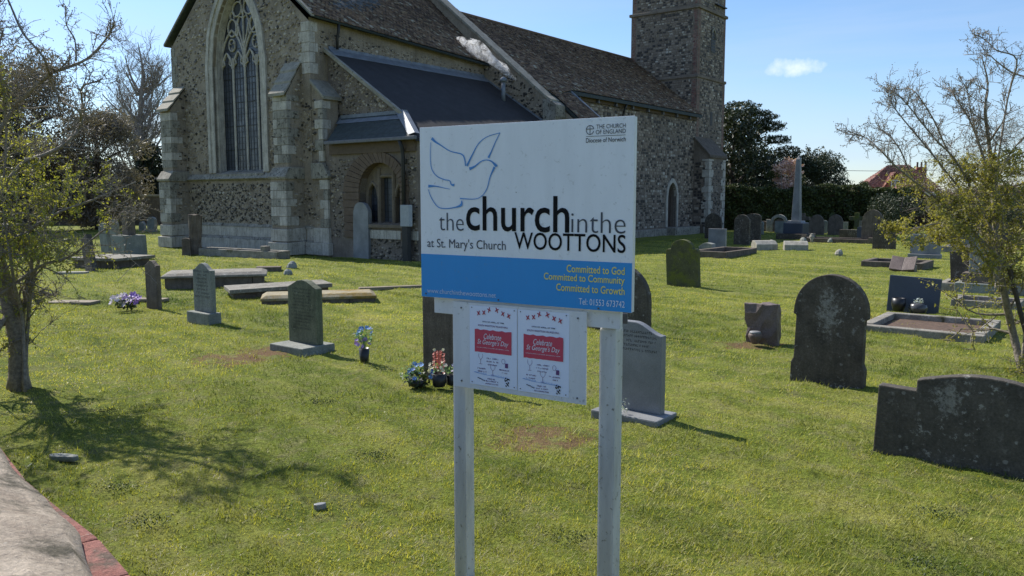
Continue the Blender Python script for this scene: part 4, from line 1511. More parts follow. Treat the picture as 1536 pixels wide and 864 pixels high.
er.add([(p[0], p[1], p[2] - 0.07) for p in q[:4]], [(3, 2, 1, 0)])
er.add([q[3], q[2], (q[2][0], q[2][1], q[2][2] - .07), (q[3][0], q[3][1], q[3][2] - .07)], [(0, 1, 2, 3)])
ero = er.obj("pent_roof", M["slate_roof"], church)
ero["label"] = "little hipped slate roof over the vestry window"
for r in range(6):          # slate rows as real steps
    t0, t1 = r / 6, (r + 1.2) / 6
    k0 = [(0.85 + (0.62 - 0.85) * t0), (4.33 + (3.2 - 4.33) * t0)]
    k1 = [(0.85 + (0.62 - 0.85) * min(t1, 1)), (4.33 + (3.2 - 4.33) * min(t1, 1))]
    f = lambda t: (-0.14 + 0.76 * min(t, 1), 3.30 + 0.72 * min(t, 1))
    nS = 12 - r
    for k in range(nS):
        xA, xB = k0[0] + (k0[1] - k0[0]) * k / nS, k0[0] + (k0[1] - k0[0]) * (k + 1) / nS - 0.008
        xC, xD = k1[0] + (k1[1] - k1[0]) * (k + 1) / nS - 0.008, k1[0] + (k1[1] - k1[0]) * k / nS
        ya, za = f(t0)
        yb, zb_ = f(t1)
        mb = MB()
        mb.add([(xA, ya, za + 0.012), (xB, ya, za + 0.012), (xC, yb, zb_ + 0.004), (xD, yb, zb_ + 0.004), (xA, ya, za), (xB, ya, za)], [(0, 1, 2, 3), (4, 5, 1, 0)])
        mb.obj("slate", M["slate_roof"], ero, fix=False)
lr = MB()
lr.prism([(0.60, 3.86), (0.60, 4.10), (0.72, 4.10), (0.40, 3.84)], 0.6, 3.25, ax='x')
lr.obj("lead_flashing", M["lead"], ero)
lr = MB()
hp = [Vector((3.18, 0.60, 4.06)), Vector((4.36, -0.16, 3.34))]
lr.add([hp[0] + Vector((-0.26, -0.02, -0.01)), hp[0] + Vector((0.05, 0.14, 0.01)), hp[1] + Vector((0.05, 0.14, 0.02)), hp[1] + Vector((-0.24, 0.0, 0.0)), hp[0] + Vector((0, 0, 0.045)), hp[1] + Vector((0, 0, 0.045))],
       [(0, 4, 5, 3), (4, 1, 2, 5)])
lr.obj("lead_hip", M["lead"], ero, jit=0.01)
# verge strip, top flashing
ve = MB()
ve.prism([(0.0, LZ(0) - 0.06), (3.3, LZ(3.3) - 0.06), (3.3, LZ(3.3) + 0.05), (0.0, LZ(0) + 0.05)], 0.50, 0.62, ax='y')
ve.obj("verge", M["coping_stone"], vro)
tf = MB()
tf.prism([(0.02, LZ(0) + 0.12), (0.0, LZ(0)), (0.28, LZ(0.28) + 0.012), (0.28, LZ(0.28) + 0.02), (0.05, LZ(0) + 0.03)], 0.7, CHL - 0.02, ax='y')
tf.obj("lead_flashing", M["lead"], vro)
gt = MB()
gt.prism([(0.80, 3.20), (0.80, 3.30), (4.42, 3.30), (4.42, 3.20)], -0.24, -0.14, ax='y')
gt.obj("gutter", M["gutter_grey"], vestry, bevel=0.02)
dp = MB()
dp.tube([(3.83, -0.19, 3.2), (3.83, -0.10, 3.0), (3.83, -0.07, 2.8), (3.83, -0.07, 0.0)], 0.055, 8)
dp.obj("downpipe", M["iron_black"], vestry, smooth=True)
dp = MB()
dp.tube([(0.22, 0.95, 6.9), (0.18, 0.95, 6.6), (0.12, 0.95, 6.4), (0.12, 0.95, 6.1)], 0.045, 8)
dp.obj("downpipe", M["iron_black"], church, smooth=True)
eb = MB()
eb.box(3.86, 4.18, -0.24, -0.1, 0.93, 1.50)
ebo = eb.obj("meter_box", M["box_grey"], vestry, bevel=0.01)
eb = MB()
eb.box(3.90, 4.10, -0.22, -0.08, 0.0, 0.93)
eb.obj("cable_duct", M["iron_black"], vestry)
# flue
fp = MB()
FV, FU = 1.49, 7.25
fp.tube([(FV, FU, LZ(FV) - 0.1), (FV, FU, LZ(FV) + 0.68)], 0.075, 10)
fp.lathe([(0.12, LZ(FV) + 0.62), (0.12, LZ(FV) + 0.74), (0.02, LZ(FV) + 0.80)], 10, c=(FV, FU))
fp.obj("flue_pipe", M["lead"], vro, smooth=True)

# smoke from the flue (a small volume of its own)
sm = MB()
pp = [(1.92, 7.5, 5.74), (1.62, 7.42, 5.98), (1.33, 7.45, 6.24), (1.02, 7.45, 6.42), (0.72, 7.45, 6.62), (0.42, 7.40, 6.86), (0.15, 7.35, 7.02), (-0.12, 7.3, 7.18), (-0.42, 7.2, 7.34), (-0.62, 7.2, 7.46)]
sm.tube(pp, [0.03, 0.12, 0.17, 0.14, 0.18, 0.28, 0.32, 0.26, 0.16, 0.04], 12)
sme = sm.mesh("smoke_plume", [], smooth=True)
mat = bpy.data.materials.new("smoke")
mat.use_nodes = True
t = mat.node_tree
t.nodes.clear()
out = t.nodes.new("ShaderNodeOutputMaterial")
pv = t.nodes.new("ShaderNodeVolumePrincipled")
pv.inputs["Color"].default_value = (0.99, 0.99, 0.99, 1)
pv.inputs["Anisotropy"].default_value = 0.2
n = nz(t, pos(t), 4.2, 5, 0.7, 1.2)
L(t, mth(t, 'MULTIPLY', ramp(t, n, [(0.47, (0, 0, 0)), (0.70, (1, 1, 1))]), 13.0), pv.inputs["Density"])
L(t, pv.outputs[0], out.inputs["Volume"])
sme.materials.clear()
sme.materials.append(mat)
so = link("smoke_plume", sme, None, C0, (0, 0, ROT))
tag(so, "thin white plume drifting from the flue on the vestry roof", "smoke", kind="stuff")

# ------------------------------------------------------------------ notice board
BO = (-0.3915, 3.5, 0.0)
BA = R(-31.535)
board = empty("notice_board", BO, BA)
tag(board, "white and blue church notice board on two metal posts with two paper notices below", "sign")
pnl = MB()
pnl.box(0.0, 0.98, 0.0, 0.004, 1.2735, 1.9935)
panel = pnl.obj("panel", M["sign_white"], board, bevel=0.0015)
ed = MB()
ed.box(0.0, 0.98, 0.004, 0.022, 1.276, 1.991)
ed.obj("panel_edge", M["sign_rail"], panel)
bl = MB()
bl.add([(0.001, -0.0012, 1.2745), (0.979, -0.0012, 1.2745), (0.979, -0.0012, 1.459), (0.001, -0.0012, 1.459)], [(0, 1, 2, 3)])
bl.obj("blue_band", M["sign_blue"], panel)


def text(name, s, parent, x0, x1, z0, z1, mat, y=-0.002, off=0.0, shear=0.0, tilt=0.0):
    cu = bpy.data.curves.new(name, 'FONT')
    cu.body = s
    cu.size = 1.0
    cu.offset = off
    cu.shear = shear
    cu.resolution_u = 4
    ob = bpy.data.objects.new(name, cu)
    COL.objects.link(ob)
    dg = bpy.context.evaluated_depsgraph_get()
    me = bpy.data.meshes.new_from_object(ob.evaluated_get(dg))
    bpy.data.objects.remove(ob)
    bpy.data.curves.remove(cu)
    n = len(me.vertices)
    co = np.empty(n * 3, dtype=np.float32)
    me.vertices.foreach_get("co", co)
    co = co.reshape(-1, 3)
    mn, mxx = co.min(0), co.max(0)
    out = np.empty_like(co)
    out[:, 0] = x0 + (co[:, 0] - mn[0]) / (mxx[0] - mn[0]) * (x1 - x0)
    out[:, 2] = z0 + (co[:, 1] - mn[1]) / (mxx[1] - mn[1]) * (z1 - z0) + (out[:, 0] - x0) * tilt
    out[:, 1] = y
    me.vertices.foreach_set("co", out.ravel())
    me.materials.clear()
    me.materials.append(mat)
    me.name = name
    me.update()
    return link(name, me, parent)


def stroke(mb, pts, ws, y=-0.002):
    """flat painted stroke of varying width; pts (x,z), smoothed"""
    P = [Vector(p) for p in pts]
    out, wo_ = [], []
    n = len(P)
    for i in range(n - 1):
        p0, p1, p2, p3 = P[max(i - 1, 0)], P[i], P[i + 1], P[min(i + 2, n - 1)]
        for k in range(5):
            t = k / 5
            out.append(0.5 * ((2 * p1) + (-p0 + p2) * t + (2 * p0 - 5 * p1 + 4 * p2 - p3) * t * t + (-p0 + 3 * p1 - 3 * p2 + p3) * t ** 3))
            wo_.append(ws[i] + (ws[i + 1] - ws[i]) * t)
    out.append(P[-1])
    wo_.append(ws[-1])
    vs, fs = [], []
    for i, p in enumerate(out):
        d = out[min(i + 1, len(out) - 1)] - out[max(i - 1, 0)]
        d = d.normalized() if d.length else Vector((1, 0))
        q = Vector((-d.y, d.x)) * wo_[i] / 2
        vs += [(p.x + q.x, y, p.y + q.y), (p.x - q.x, y, p.y - q.y)]
        if i:
            fs.append((2 * i - 2, 2 * i - 1, 2 * i + 1, 2 * i))
    mb.add(vs, fs)


T = lambda *a, **k: text("lettering", *a, **k)
T("the", panel, 0.0981, 0.2253, 1.5614, 1.6356, M["ink_grey"], off=-0.012)
T("church", panel, 0.2377, 0.7176, 1.5634, 1.7051, M["ink_black"], off=0.008)
T("inthe", panel, 0.7261, 0.951, 1.5664, 1.6449, M["ink_grey"], off=-0.012)
T("WOOTTONS", panel, 0.4714, 0.9522, 1.4946, 1.5628, M["ink_black"], off=0.006)
T("at St. Mary's Church", panel, 0.0353, 0.4306, 1.4771, 1.5272, M["ink_grey"])
T("Committed to God", panel, 0.7083, 0.9506, 1.4133, 1.4424, M["ink_yellow"], y=-0.0028, off=0.012)
T("Committed to Community", panel, 0.608, 0.9512, 1.3711, 1.4071, M["ink_yellow"], y=-0.0028, off=0.012)
T("Committed to Growth", panel, 0.6633, 0.9518, 1.3387, 1.3677, M["ink_yellow"], y=-0.0028, off=0.012)
T("www.churchinthewoottons.net", panel, 0.0323, 0.384, 1.292, 1.3124, M["ink_pale"], y=-0.0028)
T("Tel: 01553 673742", panel, 0.762, 0.9527, 1.2914, 1.3157, M["ink_white"], y=-0.0028)
T("THE CHURCH", panel, 0.8277, 0.9453, 1.9527, 1.9683, M["ink_grey"])
T("OF ENGLAND", panel, 0.8258, 0.9457, 1.9327, 1.9488, M["ink_grey"])
T("Diocese of Norwich", panel, 0.7855, 0.9462, 1.9031, 1.9198, M["ink_black"])
rl = MB()
stroke(rl, [(0.7862, 1.9262), (0.9453, 1.9262)], [0.0016, 0.0016])
rl.obj("rule", M["ink_grey"], panel, fix=False)
em = MB()
stroke(em, [(0.8016 + 0.0155 * math.cos(t), 1.9497 + 0.0165 * math.sin(t)) for t in [R(8 + k * 338 / 20) for k in range(21)]], [0.0024] * 21)
stroke(em, [(0.8016, 1.966), (0.8016, 1.933)], [0.0022, 0.0022], y=-0.0021)
stroke(em, [(0.786, 1.9535), (0.8172, 1.9535)], [0.0026, 0.0026], y=-0.0022)
em.obj("emblem", M["ink_grey"], panel, fix=False)
DV = {'A': [(0.0642, 1.9467), (0.0834, 1.9317), (0.1089, 1.9176), (0.1593, 1.8906), (0.2154, 1.877), (0.2314, 1.8585), (0.2361, 1.8283)],
      'B': [(0.2434, 1.8281), (0.2707, 1.8725), (0.3012, 1.9162), (0.3432, 1.9422), (0.4044, 1.9554)],
      'C': [(0.4044, 1.9554), (0.3845, 1.9231), (0.3643, 1.8847), (0.3488, 1.8586)],
      'D': [(0.2556, 1.8159), (0.2826, 1.8254), (0.3129, 1.8446), (0.3405, 1.8499), (0.3642, 1.8434), (0.3842, 1.8273), (0.3924, 1.8271)],
      'E': [(0.3783, 1.8215), (0.3569, 1.7815), (0.3424, 1.737), (0.3182, 1.7072), (0.2817, 1.6932), (0.2077, 1.6952)],
      'F': [(0.0601, 1.9295), (0.0567, 1.8731), (0.0625, 1.8214), (0.088, 1.7901), (0.1263, 1.7742), (0.1555, 1.7688), (0.1642, 1.7534), (0.1793, 1.7502)],
      'G': [(0.0445, 1.7471), (0.081, 1.7468), (0.1196, 1.7404), (0.1577, 1.734)],
      'H': [(0.0443, 1.7336), (0.0608, 1.6971), (0.0928, 1.6609), (0.1314, 1.6529), (0.1822, 1.6583), (0.2137, 1.6687), (0.2163, 1.687)]}
DW = {'A': [.013, .009, .005, .004, .005, .006, .005], 'B': [.010, .006, .004, .003, .003], 'C': [.003, .004, .005, .010], 'D': [.013, .007, .004, .004, .005, .012, .002],
      'E': [.010, .005, .004, .003, .003, .005], 'F': [.002, .003, .004, .004, .004, .004, .006, .012], 'G': [.013, .005, .003, .002], 'H': [.003, .004, .004, .004, .005, .012, .003]}
dvm = MB()
for i, k in enumerate(DV):
    stroke(dvm, DV[k], DW[k], y=-0.002 - 0.00012 * i)
dvo = dvm.obj("dove_emblem", M["ink_dove"], panel, fix=False)
dvo["label"] = "blue brush stroke outline of a flying dove"
for (bx, bz) in ((0.025, 1.288), (0.395, 1.284), (0.845, 1.282), (0.48, 1.72)):
    b_ = MB()
    b_.tube([(bx, -0.001, bz), (bx, -0.004, bz)], 0.0035 if bz < 1.5 else 0.0015, 8)
    b_.obj("screw", M["gutter_grey"], panel)
# rails and lower panel
rb = MB()
rb.box(0.05, 0.925, 0.023, 0.045, 1.203, 1.272)
rb.obj("rail", M["sign_rail"], board, bevel=0.003)
rb = MB()
rb.box(0.05, 0.925, 0.023, 0.045, 1.90, 1.96)
rb.obj("rail", M["sign_rail"], board, bevel=0.003)
lp = MB()
lp.box(0.162, 0.792, 0.006, 0.012, 0.897, 1.262)
lpo = lp.obj("lower_panel", M["sign_rail"], board, bevel=0.001)
for (bx, bz) in ((0.205, 1.238), (0.755, 1.236), (0.205, 0.925), (0.755, 0.92)):
    b_ = MB()
    b_.tube([(bx, 0.006, bz), (bx, 0.003, bz)], 0.004, 8)
    b_.obj("screw", M["gutter_grey"], lpo)
for (x0, x1) in ((0.128, 0.196), (0.826, 0.898)):
    p_ = MB()
    n_ = 24
    cxp, cyp, rp = (x0 + x1) / 2, 0.046 + 0.0385, 0.0385
    p_.box(x0, x1, 0.046, 0.046 + (x1 - x0), -0.3, 1.2 if x0 > 0.5 else 1.96)
    p_.box(x0 + 0.002, x1 - 0.002, 0.048, 0.044 + (x1 - x0), 1.2, 1.97)
    po = p_.obj("post", M["post_metal"], board, bevel=0.010)
    c_ = MB()
    c_.box(x0 - 0.01, x1 + 0.01, 0.126, 0.132, 1.21, 1.25)
    c_.obj("clamp", M["gutter_grey"], po)


def scribble(parent, name, x0, x1, zc, h, mat, seed, y, words=3, tilt=0.0):
    """a line of print too small to read: rows of little uprights and bars"""
    g_ = random.Random(seed)
    mb = MB()
    x = x0
    while x < x1:
        if g_.random() < 0.14 * words / 3:
            x += h * 0.55
            continue
        w = h * g_.uniform(0.45, 0.7)
        hh = h * g_.uniform(0.75, 1.0)
        zz = zc - h / 2 + (x - x0) * tilt
        st_ = h * 0.2
        kind = g_.randrange(4)
        if kind != 1:
            mb.add([(x, y, zz), (x + st_, y, zz), (x + st_, y, zz + hh), (x, y, zz + hh)], [(0, 1, 2, 3)])
        if kind != 2:
            mb.add([(x + w - st_, y, zz), (x + w, y, zz), (x + w, y, zz + hh * .9), (x + w - st_, y, zz + hh * .9)], [(0, 1, 2, 3)])
        b0 = g_.choice((0.0, 0.4, 0.8))
        mb.add([(x, y, zz + hh * b0), (x + w, y, zz + hh * b0), (x + w, y, zz + hh * (b0 + .2)), (x, y, zz + hh * (b0 + .2))], [(0, 1, 2, 3)])
        x += w + h * 0.22
    o = mb.obj(name, mat, parent, fix=False)
    o["kind"] = "stuff"
    return o


for pi, (px, pz, lab) in enumerate(((0.2485, 0.0, "left of two printed notices about a village celebration"), (0.486, -0.001, "right of two printed notices about a village celebration"))):
    pw = 0.232
    pp_ = MB()
    NXp = 8
    vs, fs = [], []
    for i in range(NXp + 1):
        x = px + pw * i / NXp
        y = 0.0042 - 0.0012 * math.sin(i / NXp * 3.1 + pi)
        vs += [(x, y, 0.918 + pz), (x, y, 1.252 + pz), (x, y + 0.0008, 0.918 + pz), (x, y + 0.0008, 1.252 + pz)]
        if i:
            a = 4 * i
            fs += [(a - 4, a, a + 1, a - 3), (a - 2, a - 1, a + 3, a + 2), (a - 3, a + 1, a + 3, a - 1), (a - 4, a - 2, a + 2, a)]
    pp_.add(vs, fs)
    po = pp_.obj("notice", M["poster_paper"], board, smooth=False)
    po["label"] = lab
    yy = 0.0022
    # torn edged red block
    rx0, rx1 = px + 0.0265, px + 0.207
    top = [(rx0 + (rx1 - rx0) * k / 12, 1.154 + pz + 0.0022 * math.sin(k * 2.3 + pi)) for k in range(13)]
    bot = [(rx1 - (rx1 - rx0) * k / 12, 1.059 + pz + 0.0018 * math.sin(k * 3.1)) for k in range(13)]
    rbm = MB()
    rbm.add([(x, yy, z_) for x, z_ in top + bot], [tuple(range(26))])
    rbm.obj("red_block", M["poster_red"], po, fix=False)
    text("lettering", "Celebrate", po, px + 0.072, px + 0.158, 1.116 + pz, 1.139 + pz, M["ink_white"], y=yy - 0.0006, shear=0.3)
    text("lettering", "St George's Day", po, px + 0.040, px + 0.193, 1.087 + pz, 1.114 + pz, M["ink_white"], y=yy - 0.0006, shear=0.3)
    scribble(po, "small_print", px + 0.037, px + 0.194, 1.079 + pz, 0.0035, M["ink_white"], 5, yy - 0.0006, 2)
    text("lettering", "19TH OF APRIL, AT 7PM", po, px + 0.065, px + 0.170, 1.184 + pz, 1.191 + pz, M["ink_navy"], y=yy - 0.0004, off=0.02)
    text("lettering", "SOUTH WOOTTON VILLAGE HALL", po, px + 0.043, px + 0.190, 1.168 + pz, 1.1755 + pz, M["ink_purple"], y=yy - 0.0004, off=0.02)
    fm = MB()
    for k, (mx, mz, rot) in enumerate(((0.0465, 1.2222, 10), (0.0730, 1.2262, 5), (0.0985, 1.2392, 25), (0.1365, 1.2402, -20), (0.1655, 1.2276, -10), (0.1935, 1.2204, -15))):
        for q in range(4):
            t = R(rot + 45 + 90 * q)
            stroke(fm, [(px + mx, mz + pz), (px + mx + 0.0075 * math.cos(t), mz + pz + 0.0095 * math.sin(t)), (px + mx + 0.010 * math.cos(t), mz + pz + 0.0125 * math.sin(t))], [0.005, 0.0042, 0.0015], yy - 0.0003 - 0.0001 * q)
    fm.obj("flag_motif", M["ink_red"], po, fix=False)
    # drinks glasses, dish, small print
    gm = MB()
    for (gx, gz_, s_) in ((0.056, 1.040, 1.0), (0.116, 0.998, 1.1)):
        stroke(gm, [(px + gx - .009 * s_, gz_ + pz + .012), (px + gx - .010 * s_, gz_ + pz), (px + gx, gz_ + pz - .012), (px + gx + .010 * s_, gz_ + pz), (px + gx + .009 * s_, gz_ + pz + .012)], [.0012] * 5, yy - .0003)
        stroke(gm, [(px + gx, gz_ + pz - .012), (px + gx, gz_ + pz - .030)], [.0016, .0016], yy - .0004)
        stroke(gm, [(px + gx - .008, gz_ + pz - .031), (px + gx + .008, gz_ + pz - .031)], [.0014, .0014], yy - .0005)
    gm.obj("drinking_glass_drawing", M["ink_purple"], po, fix=False)
    bm_ = MB()
    stroke(bm_, [(px + .168 + .008 * math.cos(R(a)), 1.030 + pz + .010 * math.sin(R(a))) for a in range(0, 361, 40)], [.0012] * 10, yy - .0003)
    bm_.add([(px + .176, yy - .0004, 1.004 + pz), (px + .190, yy - .0004, 1.004 + pz), (px + .190, yy - .0004, 1.023 + pz), (px + .176, yy - .0004, 1.023 + pz)], [(0, 1, 2, 3)])
    bm_.obj("bottle_drawing", M["ink_purple"], po, fix=False)
    for k, (a, b, zc) in enumerate(((.086, .142, 1.042), (.086, .142, 1.029), (.092, .134, 1.016), (.040, .082, .996), (.040, .082, .984), (.145, .196, 1.000), (.158, .184, .988),
                                    (.090, .128, .956), (.082, .140, .946), (.078, .142, .935))):
        scribble(po, "small_print", px + a, px + b, zc + pz - 0.006, 0.0062, M["ink_purple"], 11 * k + pi, yy - .0004, 3)
    wl = MB()
    stroke(wl, [(px + .022, .973 + pz), (px + .06, .966 + pz), (px + .10, .964 + pz), (px + .14, .962 + pz), (px + .19, .960 + pz)], [.0012] * 5, yy - .0003)
    for k in range(40):
        xx = px + .025 + .165 * k / 40
        if 14 < k < 20:
            continue
        z_ = .971 - .010 * k / 40
        stroke(wl, [(xx, z_ + pz - .002), (xx + .001, z_ + pz + .002 + .002 * (k % 3))], [.0011, .0008], yy - .0004)
    wl.obj("skyline_drawing", M["ink_dove"], po, fix=False)
    bd = MB()
    g_ = random.Random(3)
    for k in range(9):
        x_, z_ = px + .040 + k * .0042, .948 + pz - k * .0012 + g_.uniform(-.001, .001)
        stroke(bd, [(x_, z_), (x_ + .005, z_ + .003)], [.004, .001], yy - .0003 - .00005 * k)
    bd.obj("logo", M["ink_navy"], po, fix=False)
    kg = MB()
    for k in range(16):
        x_, z_ = px + .172 + g_.uniform(0, .022), .926 + pz + g_.uniform(0, .034)
        s_ = g_.uniform(.003, .006)
        kg.add([(x_, yy - .0003 - .00003 * k, z_), (x_ + s_, yy - .0003 - .00003 * k, z_ - s_ * .3), (x_ + s_ * .8, yy - .0003 - .00003 * k, z_ + s_), (x_ - s_ * .2, yy - .0003 - .00003 * k, z_ + s_ * .8)], [(0, 1, 2, 3)])
    kg.obj("picture_print", M["ink_black"], po, fix=False)
    for (bx, bz) in ((0.012, 1.244), (0.220, 1.244), (0.012, 0.928), (0.22, 0.928)):
        b_ = MB()
        b_.lathe([(0.0026, 0), (0.0026, 0.001), (0.001, 0.0016)], 8)
        me = b_.mesh("drawing_pin", M["gutter_grey"])
        link("drawing_pin", me, po, (px + bx, 0.0026, bz + pz), (R(90), 0, 0))

# ------------------------------------------------------------------ graves
YAW = -A


def outline(kind, w, h):
    a = w / 2
    if kind == 'round':
        r = a
        return [(-a, 0)] + [(-a * math.cos(R(t)), h - r + r * math.sin(R(t))) for t in range(0, 181, 12)] + [(a, 0)]
    if kind == 'segment':
        rise = 0.22 * w
        return [(-a, 0)] + [(-a * math.cos(R(t)), h - rise + rise * math.sin(R(t))) for t in range(0, 181, 15)] + [(a, 0)]
    if kind == 'lancet':
        return [(-a, 0)] + [(x, z_) for x, z_ in arch_pts(-a, a, h - 1.15 * a, 1.15 * a, 14)] + [(a, 0)]
    if kind == 'gable':
        return [(-a, 0), (-a, h - 0.18 * w), (-0.3 * a, h - 0.02 * w), (0, h), (0.3 * a, h - 0.02 * w), (a, h - 0.18 * w), (a, 0)]
    if kind == 'ogee':
        top = []
        for i in range(17):
            x = -a + w * i / 16
            top.append((x, h - 0.22 * w + 0.22 * w * (0.5 + 0.5 * math.cos(math.pi * x / a))))
        return [(-a, 0)] + top + [(a, 0)]
    if kind == 'serp':      # high on the left, falling to the right shoulder
        top = []
        for i in range(17):
            t = i / 16
            top.append((-a + w * t, h - 0.20 * w * (0.5 - 0.5 * math.cos(math.pi * max(0, (abs(t - 0.36) - 0.1) / 0.54)) if abs(t - .36) > .1 else 0)))
        return [(-a, 0)] + top + [(a, 0)]
    if kind == 'shoulder':
        s = 0.16 * w
        r = a - s
        return [(-a, 0), (-a, h - r * 0.95), (-a + s * .3, h - r * 0.80), (-r, h - r * 0.80)] + [(-r * math.cos(R(t)), h - r * 0.80 + r * 0.80 * math.sin(R(t))) for t in range(10, 171, 16)] + [(r, h - r * .80), (a - s * .3, h - r * .80), (a, h - r * 0.95), (a, 0)]
    if kind == 'bigarch':   # shoulders set in, broader foot
        f, c = a, a * 0.93
        return [(-f, 0), (-f, h * .15), (-c, h * .20), (-c * .985, h * 0.60), (-a * 1.0, h * .615)] + [(-a * .99 * math.cos(R(t)), h * .66 + (h * .34) * math.sin(R(t))) for t in range(4, 177, 10)] + [(a, h * .615), (c * .985, h * .60), (c, h * .20), (f, h * .15), (f, 0)]
    if kind == 'wide':
        s = a * 0.64
        return [(-a, 0), (-a, h * .735), (-s, h * .735), (-s, h * .86)] + [(x, h * .86 + h * .14 * math.cos(x / s * math.pi / 2)) for x in [s * (i / 7 - 1) for i in range(1, 14)]] + [(s, h * .86), (s, h * .70), (a, h * .70), (a, 0)]
    return [(-a, 0), (-a, h), (a, h), (a, 0)]


def root(name, label, cat, x, y, rz=YAW, group=None, z=0.0):
    r_ = empty(name, (x, y, z), rz)
    tag(r_, label, cat, group)
    return r_


def engraving(parent, w, z0, z1, n, yf, seed, mat="engrave"):
    g_ = random.Random(seed)
    mb = MB()
    dz = (z1 - z0) / n
    for i in range(n):
        zc = z1 - dz * (i + 0.5)
        hw = w * g_.uniform(0.25, 0.42)
        x = -hw
        h = dz * 0.52
        while x < hw:
            if g_.random() < 0.15:
                x += h * .6
                continue
            ww = h * g_.uniform(.4, .7)
            mb.add([(x, yf, zc), (x + h * .18, yf, zc), (x + h * .18, yf, zc + h), (x, yf, zc + h)], [(0, 1, 2, 3)])
            b0 = g_.choice((0, .4, .8))
            mb.add([(x, yf, zc + h * b0), (x + ww, yf, zc + h * b0), (x + ww, yf, zc + h * (b0 + .2)), (x, yf, zc + h * (b0 + .2))], [(0, 1, 2, 3)])
            x += ww + h * .28
    o = mb.obj("inscription", M[mat], parent, fix=False)
    o["kind"] = "stuff"
    return o


def headstone(label, x, y, w, h, kind, mat, th_=0.09, base=None, tilt=(0, 0), rz=YAW, ins=None, bev=0.008, group=None, jit=0.0, cat="gravestone", sub=0):
    """a stone set upright in the turf; base: (extra width, depth, height)"""
    bz = base[2] if base else -0.12
    mb = MB()
    o_ = outline(kind, w, h - (bz if base else 0))
    if not base:
        o_ = [(px, -0.12 if pz == 0 else pz) for px, pz in o_]
    mb.prism(o_, -th_ / 2, th_ / 2)
    if base or ins:
        r_ = root("gravestone", label, cat, x, y, rz, group)
        r_.rotation_euler = (R(tilt[0]), R(tilt[1]), rz)
        st_ = mb.obj("stone", M[mat], r_, (0, 0, bz if base else 0), bevel=bev, jit=jit)
        if base:
            b_ = MB()
            b_.box(-w / 2 - base[0], w / 2 + base[0], -base[1] * 0.62, base[1] * 0.38, -0.08, base[2])
            b_.obj("base", M[base[3] if len(base) > 3 else mat], r_, bevel=0.012)
        if ins:
            engraving(r_, w, (bz if base else 0) + h * ins[0], (bz if base else 0) + h * ins[1], ins[2], -th_ / 2 - 0.0015, int(x * 100) % 991)
        return r_
    st_ = mb.obj("gravestone", M[mat], None, (x, y, 0), bevel=bev, jit=jit, sub=sub)
    st_.rotation_euler = (R(tilt[0]), R(tilt[1]), rz)
    return tag(st_, label, cat, group)


# near and middle stones
headstone("narrow dark headstone with a shallow arched top behind purple and white flowers", -5.58, 12.58, 0.33, 0.73, 'ogee', "grave_brown", 0.075)
headstone("pale grey green headstone with curved top on a small plinth, left half of the lawn", -4.27, 11.22, 0.44, 0.80, 'ogee', "grave_grey", 0.07, (0.05, 0.20, 0.12), ins=(0.22, 0.72, 8))
headstone("inscribed grey headstone with peaked top on a flat slab, nearest left of the sign", -2.34, 9.12, 0.50, 0.78, 'gable', "grave_olive", 0.09, (0.04, 0.46, 0.06, "grave_grey"), ins=(0.18, 0.80, 13))
headstone("tall dark brown headstone just behind the left post of the sign", -0.66, 7.52, 0.42, 0.95, 'flat', "grave_brown", 0.07)
headstone("dark round topped headstone spotted with pale lichen, partly behind the sign", 1.36, 10.36, 0.92, 0.86, 'round', "grave_dark_spotty", 0.10)
headstone("polished grey granite headstone with curved top beside the right post", 0.98, 6.27, 0.46, 0.74, 'serp', "grave_granite", 0.075, (0.06, 0.34, 0.035), ins=(0.62, 0.86, 5))
headstone("small mossy headstone with rounded top and shoulders right of the sign", 3.31, 15.60, 0.66, 0.90, 'shoulder', "grave_moss", 0.12, tilt=(2, -2))
headstone("large dark round headed stone streaked with pale lichen, right of centre", 2.93, 7.42, 0.66, 1.00, 'bigarch', "grave_streaked", 0.11, tilt=(0, 1))
headstone("wide low dark memorial with arched middle cut off by the right edge", 2.99, 5.02, 1.28, 0.58, 'wide', "grave_blotched", 0.10, tilt=(0, 2))
headstone("small rock faced stone with flat top standing on bare soil", 2.98, 9.53, 0.38, 0.45, 'flat', "grave_pink", 0.13, tilt=(0, -2), jit=0.035, sub=5)
headstone("plain smooth slate blue headstone above the stone kerb", 6.10, 12.28, 0.72, 0.50, 'flat', "grave_slate", 0.06, tilt=(-4, 2))
headstone("tall weathered pale stone with rounded head before the vestry window", -4.24, 23.05, 0.62, 1.56, 'round', "grave_granite", 0.14, tilt=(0, 1), jit=0.015)
headstone("old split and eroded stone standing before the east window", -9.56, 24.5, 0.34, 1.18, 'flat', "grave_brown", 0.16, tilt=(2, 3), rz=YAW + 0.9, jit=0.05, sub=4)
headstone("broken stub of stone leaning on the eroded gravestone", -9.72, 24.3, 0.26, 0.5, 'segment', "grave_brown", 0.12, rz=YAW + 0.9, jit=0.04)
# left group
headstone("dark slab leaning steeply to the left under the hawthorn twigs", -9.86, 19.0, 0.36, 0.86, 'flat', "grave_dark", 0.12, tilt=(-6, -27), jit=0.01)
headstone("tilted round topped stone left of the stone pedestal", -12.62, 25.3, 0.46, 0.92, 'round', "grave_grey", 0.12, tilt=(0, -9))
headstone("upright round topped stone behind the tilted one", -13.75, 28.2, 0.50, 0.95, 'round', "grave_grey", 0.12, tilt=(0, -3))
headstone("tiny rounded stone far left near the long boundary wall", -18.95, 41.8, 0.55, 0.48, 'round', "grave_grey", 0.12)
headstone("plain rounded stone near the wall beside the chancel corner", -17.75, 40.2, 0.70, 0.75, 'segment', "grave_grey", 0.14)
headstone("square ended stone far left under the boundary wall", -20.6, 41.0, 0.5, 0.5, 'flat', "grave_brown", 0.14)
